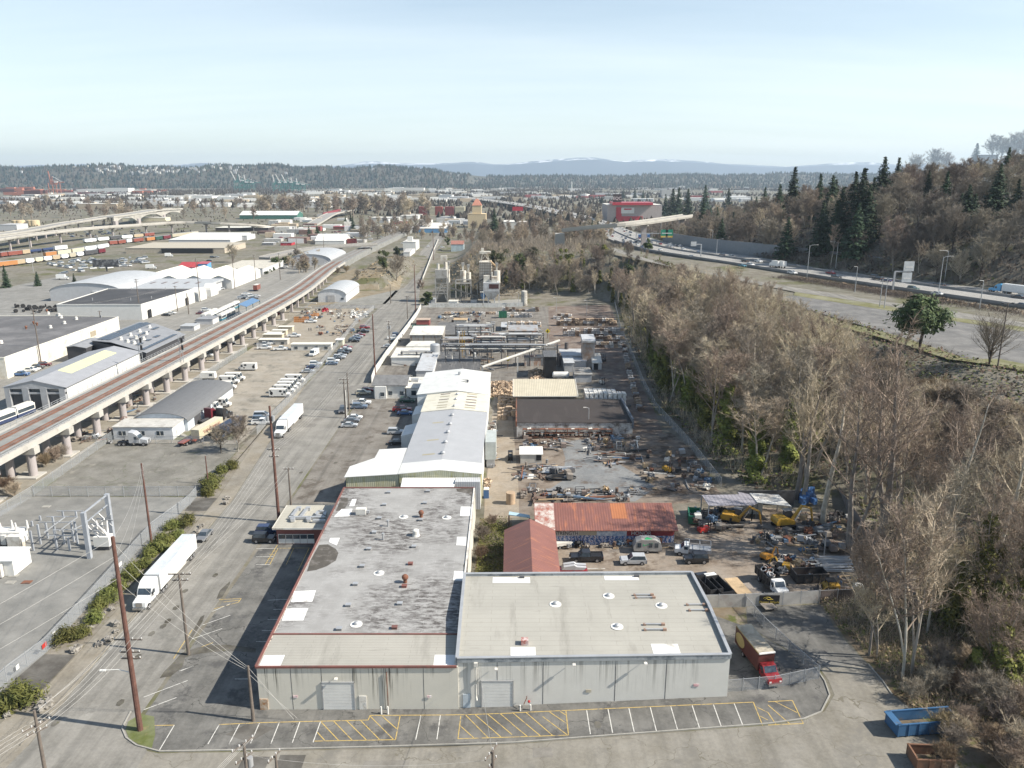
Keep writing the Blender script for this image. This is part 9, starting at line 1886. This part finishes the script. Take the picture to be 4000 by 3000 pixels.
for i in range(9):
 for j in range(12):one(bg_,(23.2+i*1.42,231.2+(j%4)*1.5+(i<5)*.6,T(24,230)+1.48*(j//4)),r.gauss(0,.05),'white bulk bag in the ranks beside the cream-roofed shed','bulk bag','white bulk bags')if not(i>6 and j%4>1)else 0
tag(MB().box(30,229.9,0,13.5,.5,2.2).obj('block_wall',mat('dark_block',(.14,.135,.13),.9)),'low dark concrete wall in front of the white bulk bags','wall')
t,q=building('canvas_shed','white-roofed canvas shed with a torn front at the edge of the scrap yard','shed','Y',490,800,590,460,5.5,mat('canvas',(.48,.46,.41),.8),white,gable=.9);MB().box(q[1]-.8,q[2]-.03,q[3]-1.6,1.3,.08,1.5).obj('tear',black,t)
pur=ribbed('violet_grey_sheet',(.28,.27,.30),'X',.8,.25);SS=thing('scrap_shed','open scrap shed with grey and white corrugated canopies on posts','shed',(58,157,1.7))
for pts,m in(([(75,65),(338,60),(437,136),(125,140)],pur),([(332,42),(420,60),(470,122),(437,136),(338,60)],pur),([(414,55),(618,65),(708,148),(468,122)],mat('patched_white_sheet',(.62,.61,.58),.7,dirt=(.32,.3,.28),dirt_amt=.4))):
 ps=[UK('J4',x,y,5.2)for x,y in pts];z1=5.2 if m is pur else 5.35;MB().add([(p.x,p.y,z1)for p in ps]+[(p.x,p.y,z1+.12)for p in ps],[tuple(range(len(ps)))[::-1],tuple(range(len(ps),2*len(ps)))]+[(i,(i+1)%len(ps),len(ps)+(i+1)%len(ps),len(ps)+i)for i in range(len(ps))]).obj('roof',m,SS)
 for p in ps:MB().beam((p.x,p.y,1.2),(p.x,p.y,z1),.2).obj('post',steel,SS)
p=GK('J4',430,215);MB().box(p.x,p.y+2.5,1.6,5,2.4,2.6).obj('tool_container',offwhite,SS);p=GK('J4',590,215);MB().box(p.x,p.y+6,1.6,12,.3,3.6).obj('back_wall',darkgrey,SS)
t=thing('lean_to','pale blue sheet lean-to behind the red sheds','lean-to',tuple(GK('Y',470,1390)));ps=[UK('Y',x,y,3.2)for x,y in((330,1285),(620,1335),(630,1375),(320,1330))];MB().prism([(p.x,p.y)for p in ps],3.1,3.25).obj('roof',mat('pale_blue_sheet',(.38,.52,.58),.6),t)
for p in ps:MB().beam((p.x,p.y,0),(p.x,p.y,3.1),.15).obj('post',wood,t)
RK=thing('storage_rack','two-tier rusty rack full of scrap along the front of the brown-roofed building','rack',(15,203,.7))
for i in range(9):MB().box(3+i*3.05,203.2,0,.14,1.2,3.3).obj('upright',rust,RK)
for z in(.5,1.6,2.7):MB().box(15.2,203.2,z+.4,24.6,1.2,.12).obj('shelf',rust,RK)
tp=MB().tube([(0,-.15,.4),(0,.15,.4)],.4,12).obj('tyre',tyre,local=True)
kk=[steel,midgrey,rust,wood,offwhite,blk2,MATS['dirty_deck'],tan,midgrey,wood,darkgrey,MATS['dirty_deck'],MATS['grey_brown'],MATS['grey_brown'],P('grey'),mat('dull_blue',(.10,.16,.24),.7)]
SC=[MB().tube([(-2.5,0,.15),(2.5,0,.15)],.15,8).obj('scrap_pipe',steel,local=True),MB().beam((-3,0,.15),(3,0,.15),.3).obj('scrap_beam',rust,local=True),MB().box(0,0,0,1.2,1.2,.9,0,0,.92).obj('scrap_crate',wood,local=True),MB().box(0,0,0,1.9,1.2,.1).obj('metal_sheet',offwhite,local=True),MB().cyl(0,0,0,.3,.9,12).obj('steel_drum',P('blue'),local=True),lump('scrap_lump',1.3,1.0,.8,rust,.16),lump('junk_box',.9,.7,.6,offwhite,.05)]
fr=MB()
for a in(-1,1):
 for b in(-.6,.6):fr.beam((a,b,0),(a,b,1.2),.1)
 fr.beam((a,-.6,1.2),(a,.6,1.2),.1);fr.beam((a,-.6,.1),(a,.6,.1),.1)
for b in(-.6,.6):fr.beam((-1,b,1.2),(1,b,1.2),.1);fr.beam((-1,b,.1),(1,b,.1),.1)
SC.append(fr.obj('scrap_cage',steel,local=True));pl_=MB()
for i in range(6):pl_.box(-.55+i*.22,0,.1,.16,1.2,.04)
for b in(-.5,0,.5):pl_.box(0,b,0,1.2,.1,.1)
SC.append(pl_.obj('wooden_pallet',wood,local=True));nm=['scrap pipe','scrap beam','wooden crate','metal sheet','steel drum','rusty lump of scrap','junk box','scrap cage','wooden pallet']
def scatter(n,k,x0,x1,y0,y1,where,wts=(3,3,2,3,1,3,3,2,2),hh=.5):
 for _ in range(n):
  i=r.choices(range(9),wts)[0];p=GK(k,r.uniform(x0,x1),r.uniform(y0,y1));o=one(SC[i],(p.x,p.y,p.z+.03+r.random()*hh*(i<7)),r.choice((0,.1,3.1,1.5,r.random()*3)),nm[i]+' '+where,nm[i].split()[-1],nm[i]+'s '+where,r.uniform(.6,1.25))
  o.material_slots[0].link='OBJECT';o.material_slots[0].material=r.choice(kk)if i not in(8,)else r.choice((wood,tan));o.rotation_euler.y=r.gauss(0,.12)
scatter(54,'Y',490,1180,190,420,'between the storage rack and the canvas shed');scatter(59,'Y',430,1230,600,840,'in front of the canvas shed');scatter(75,'Y',450,2200,985,1140,'in the strip behind the mural shed');scatter(59,'Y',1420,2200,200,430,'below the right half of the storage rack');scatter(35,'Y',1500,2150,440,610,'on the upper edge of the concrete pad',(5,5,1,3,0,1,1,1,1));scatter(64,'B2',1120,1700,1270,1600,'in the tree shade right of the concrete pad',(1,2,1,3,1,4,2,2,2));scatter(86,'J4',760,1180,240,480,'in the big heap below the board fence',(2,3,3,3,1,4,3,2,1),1.6);scatter(59,'J4',20,330,190,330,'under the grey canopy of the scrap shed',(1,2,2,2,2,4,3,2,1),1.2);scatter(35,'C2',420,1420,480,545,'along the foot of the mural',(1,1,2,2,2,2,3,1,1));scatter(37,'J4',640,900,520,620,'around the rusty skip',(2,3,2,1,1,3,2,1,1));scatter(24,'J4',1060,1270,700,800,'beside the brown screened fence',(1,2,2,4,0,1,1,1,3));scatter(27,'J4',420,760,330,420,'on the bare dirt in front of the large excavator',(1,1,1,2,0,3,2,0,1),.1)
scatter(54,'B1',1560,1990,60,130,'in the back corner of the recycling yard',(1,1,3,1,1,2,3,1,3),.6);scatter(45,'B1',1980,2080,1010,1400,'along the east wall of the long metal warehouse',(1,1,3,1,1,1,2,1,4));scatter(81,'J1',250,1900,560,860,'on the ground of the pipe yard',(3,3,2,1,2,2,3,3,1),1.5);scatter(45,'B0',1060,1380,700,1010,'under the viaduct behind the small white office',(1,2,4,2,1,2,2,1,3));scatter(32,'B0',640,960,1050,1180,'beside the pier near the truck yard fence',(2,3,2,2,1,3,2,1,1));scatter(48,'B1',380,560,20,120,'in the trailer yard beside the orange barricades',(1,1,3,1,1,2,4,1,2));scatter(48,'B1',560,960,20,130,'at the far fence of the trailer yard',(1,1,3,1,1,2,4,2,1));scatter(32,'B1',530,840,160,250,'in the middle of the trailer yard',(1,1,3,1,0,2,4,2,1))
for i in range(20):one(SC[6],(3.5+i*1.2,203.2,(1.08,2.18)[i%2]+.45),r.random(),'junk box on the shelves of the storage rack','box','junk boxes on the storage rack',r.uniform(.8,1.3));one(tp,(4+i*1.2,203.2,1.05),1.3,'tyre on the lower shelf of the storage rack','tyre','tyres on the storage rack',r.uniform(.7,1.1))
ob=MB().box(0,0,0,1.6,.6,1.0,0,0,.8).obj('traffic_barrier',P('orange'),local=True)
for i in range(26):one(ob,GK('B1',340+(i%9)*15,130-(i//9)*16),.2,'orange traffic barricade in the stack beside the white pickup','barricade','orange barricades')
for i in range(14):one(ob,GK('B1',455+(i%7)*13,78-(i//7)*12),.4,'orange barricade in the smaller group behind the stack','barricade','orange barricades behind the stack')
heap('red_bags','B1',570,625,15,45,90,.7,1.6,casr,'heap of red bags at the far fence of the trailer yard');heap('white_sheets','B1',820,970,45,90,120,1.1,1.2,white,'white plastic sheeting spread over stock in the trailer yard');heap('white_sheets','B1',690,760,60,80,40,.8,.8,offwhite,'pale tarpaulin near the far fence of the trailer yard')
for i in range(40):one(tp,GK('A0',120+r.random()*400,1545+r.random()*55),r.random()*6,'black tyre in the tyre yard behind the grey-roofed warehouse','tyre','tyres in the tyre yard',r.uniform(1.5,3))
for i in range(8):p=GK('B0',1275+i*14,1105);one(tp,p,1.2,'black tyre leaning on the wall of the small white office','tyre','tyres at the small white office',1.3)
bb=lump('recycling_bin',1.2,1.0,1.3,P('blue'),.04)
for i in range(18):p=GK('J4',775+(i*37%90),75+(i*23%80));one(bb,(p.x,p.y,p.z+r.random()*1.2),r.random()*3,'blue plastic bin in the pile behind the white canopy','bin','blue plastic bins',r.uniform(.8,1.2))
pp=MB().tube([(-3.2,0,.1),(3.2,0,.1)],.1,7).obj('metal_tube',steel,local=True)
for i in range(34):p=GK('J4',1010+r.gauss(0,14),520+(i%17)*6.5);one(pp,(p.x,p.y,p.z+.05+r.random()*.9),r.gauss(0,.05),'long silver tube in the stacked tubes right of the rusty skip','tube','silver tubes right of the rusty skip')
for i in range(9):p=GK('Y',980+r.gauss(0,70),690+r.gauss(0,14));one(pp,(p.x,p.y,p.z+.1+r.random()*.4),r.gauss(.0,.12),'long pipe lying in front of the canvas shed','tube','pipes in front of the canvas shed',1.3)
t=thing('hose_coil','tangle of black corrugated hose in front of the canvas shed','hose',tuple(GK('Y',1000,815)))
for i in range(5):MB().tube([(2.6*cos(a*.5+i)*(1+.1*i)+i*.3,.9*sin(a*.5+i)*(1+.15*i),.15+.1*i+.1*sin(a))for a in range(14)],.16,6).L('hose',black,t)
def skip(label,k,x,y,deg,L_,W_,hh,m,inside,sill=False,name='skip'):
 p=GK(k,x,y);t=thing(name,label,'skip',tuple(p+Vector((0,0,.1))),R(deg));mb=MB();mb.box(0,0,.1,L_,W_,.1)
 for s in(-1,1):mb.box(0,s*W_/2,.1,L_,.1,hh);mb.box(s*L_/2,0,.1,.1,W_,hh)
 n=int(L_/1.3)
 for i in range(n+1):
  for s in(-1,1):mb.box(-L_/2+L_*i/n,s*(W_/2+.09),.1,.14,.12,hh)
 mb.box(0,W_/2,hh,L_+.3,.2,.14);mb.box(0,-W_/2,hh,L_+.3,.2,.14);mb.box(-L_/2,0,hh,.9 if sill else .2,W_,.14);mb.L('body',m,t);MB().box(0,0,.22,L_-.25,W_-.25,.1).L('floor',inside,t);return t
skip('long faded blue skip at the lower right corner among the shrubs','F',3600,2845,6,8.2,2.6,1.7,mat('faded_blue',(.04,.115,.23),.6,dirt=(.12,.11,.1),dirt_amt=.3,scale=.7),leaf,True);skip('rusty open skip at the bottom edge in the lower right corner','F',3630,2985,-3,4.2,2.6,1.5,mat('rusty_skip',(.19,.10,.06),.85,dirt=(.10,.07,.05),dirt_amt=.5),leaf);skip('dark rusty skip full of scrap in the equipment yard','J4',835,665,4,5.6,2.5,1.6,blk2,rust);skip('green skip at the left end of the grey canopy','J4',20,240,80,4.5,2.3,1.7,greenp,rust);skip('teal skip beside the red container in the recycling yard','J1',625,145,2,7,2.4,1.3,mat('teal_skip',(.03,.17,.14),.6),rust);skip('black skip at the right of the cream container in the recycling yard','J1',1580,95,85,5,2.4,2,blk2,rust);skip('green baler bin among the pale bales','E',895,715,0,4,2.4,3,greenp,rust)
building('shipping_container','faded red container with white letters in the recycling yard','container','E',65,190,788,738,5,ribbed('faded_container',(.33,.09,.08),'X',.35,.25),mat('dusty_pink',(.42,.33,.26),.8));building('shipping_container','cream container standing alone in the recycling yard','container','E',425,550,778,738,5,offwhite,tan);t,q=building('open_trailer','silver box trailer with an open black end in the recycling yard','trailer','J1',2030,2115,195,122,12,steel,lgt);MB().box((q[0]+q[1])/2,q[2]-.04,.8,q[1]-q[0]-.5,.1,q[3]-1.2).obj('opening',black,t)
t=thing('spool','tall tan cardboard drum beside the rusty pole in the alley','drum',tuple(GK('Y',350,1165)));MB().cyl(0,0,0,1.0,2.6,16).L('drum',mat('cardboard',(.42,.31,.21),.9),t);t=thing('portable_toilet','blue portable toilet with a white roof at the end of the metal warehouse','toilet',tuple(GK('B1',1990,1645)));MB().box(0,0,0,1.2,1.2,2.1).L('cabin',P('blue'),t);MB().box(0,0,2.1,1.25,1.25,.25,0,0,.8).L('roof',white,t)
bd=lump('boulder',.9,.7,.5,mat('grey_boulder',(.27,.25,.22),.9,var=.3),.1)
for i,(k,x,y)in enumerate((('D0',860,270),('D0',655,318),('D0',430,730),('D0',400,790),('D0',370,820),('D0',60,880),('C0',1740,350),('C0',1710,400),('C0',1680,450),('C0',1970,110),('C0',1950,150),('C0',960,1070),('C0',890,1110),('C0',880,1140),('C0',1000,1200),('C0',1010,1260),('C0',940,1330),('C0',760,1245))):one(bd,GK(k,x,y),i*1.1,'pale boulder on the stony verge beside the junipers','boulder','boulders on the stony verge',r.uniform(.7,1.6))
bo=MB().cyl(0,0,0,.11,1.15,10).obj('bollard',white,local=True);
for i,(x,y)in enumerate(((-17.6,90.0),(-16.7,90.0),(1.1,90.3),(2.5,90.4))):one(bo,(x,y,.03),0,'white steel bollard in front of the '+('streaked wall, left one','streaked wall, right one','standpipe, left one','standpipe, right one')[i],'bollard',None)
for i in range(2):p=GK('B1',458+i*18,208);t=thing('person','person in dark clothes standing in the trailer yard, '+('left','right')[i]+' of two','person',tuple(p));mb=MB();mb.tube([(-.12,0,0),(-.11,0,.8),(-.05,0,1.0),(0,0,1.2),(0,0,1.45),(0,0,1.55),(0,0,1.62),(0,0,1.75)],[.07,.1,.16,.19,.2,.07,.11,.06],8);mb.tube([(.13,0,0),(.11,0,.85)],[.07,.1],8);mb.tube([(-.2,0,1.42),(-.28,0,1.1),(-.25,.06,.8)],[.06,.05,.04],6);mb.tube([(.2,0,1.42),(.28,0,1.1),(.25,.06,.8)],[.06,.05,.04],6);mb.L('body',P('dkgrey'),t)
tag(MB().box(0,0,0,.1,.1,.1).obj('x',white),'','')if 0 else None
for o in[*BL,rl,bg_,*SC,tp,ob,bb,pp,bd,bo]:bpy.data.objects.remove(o)
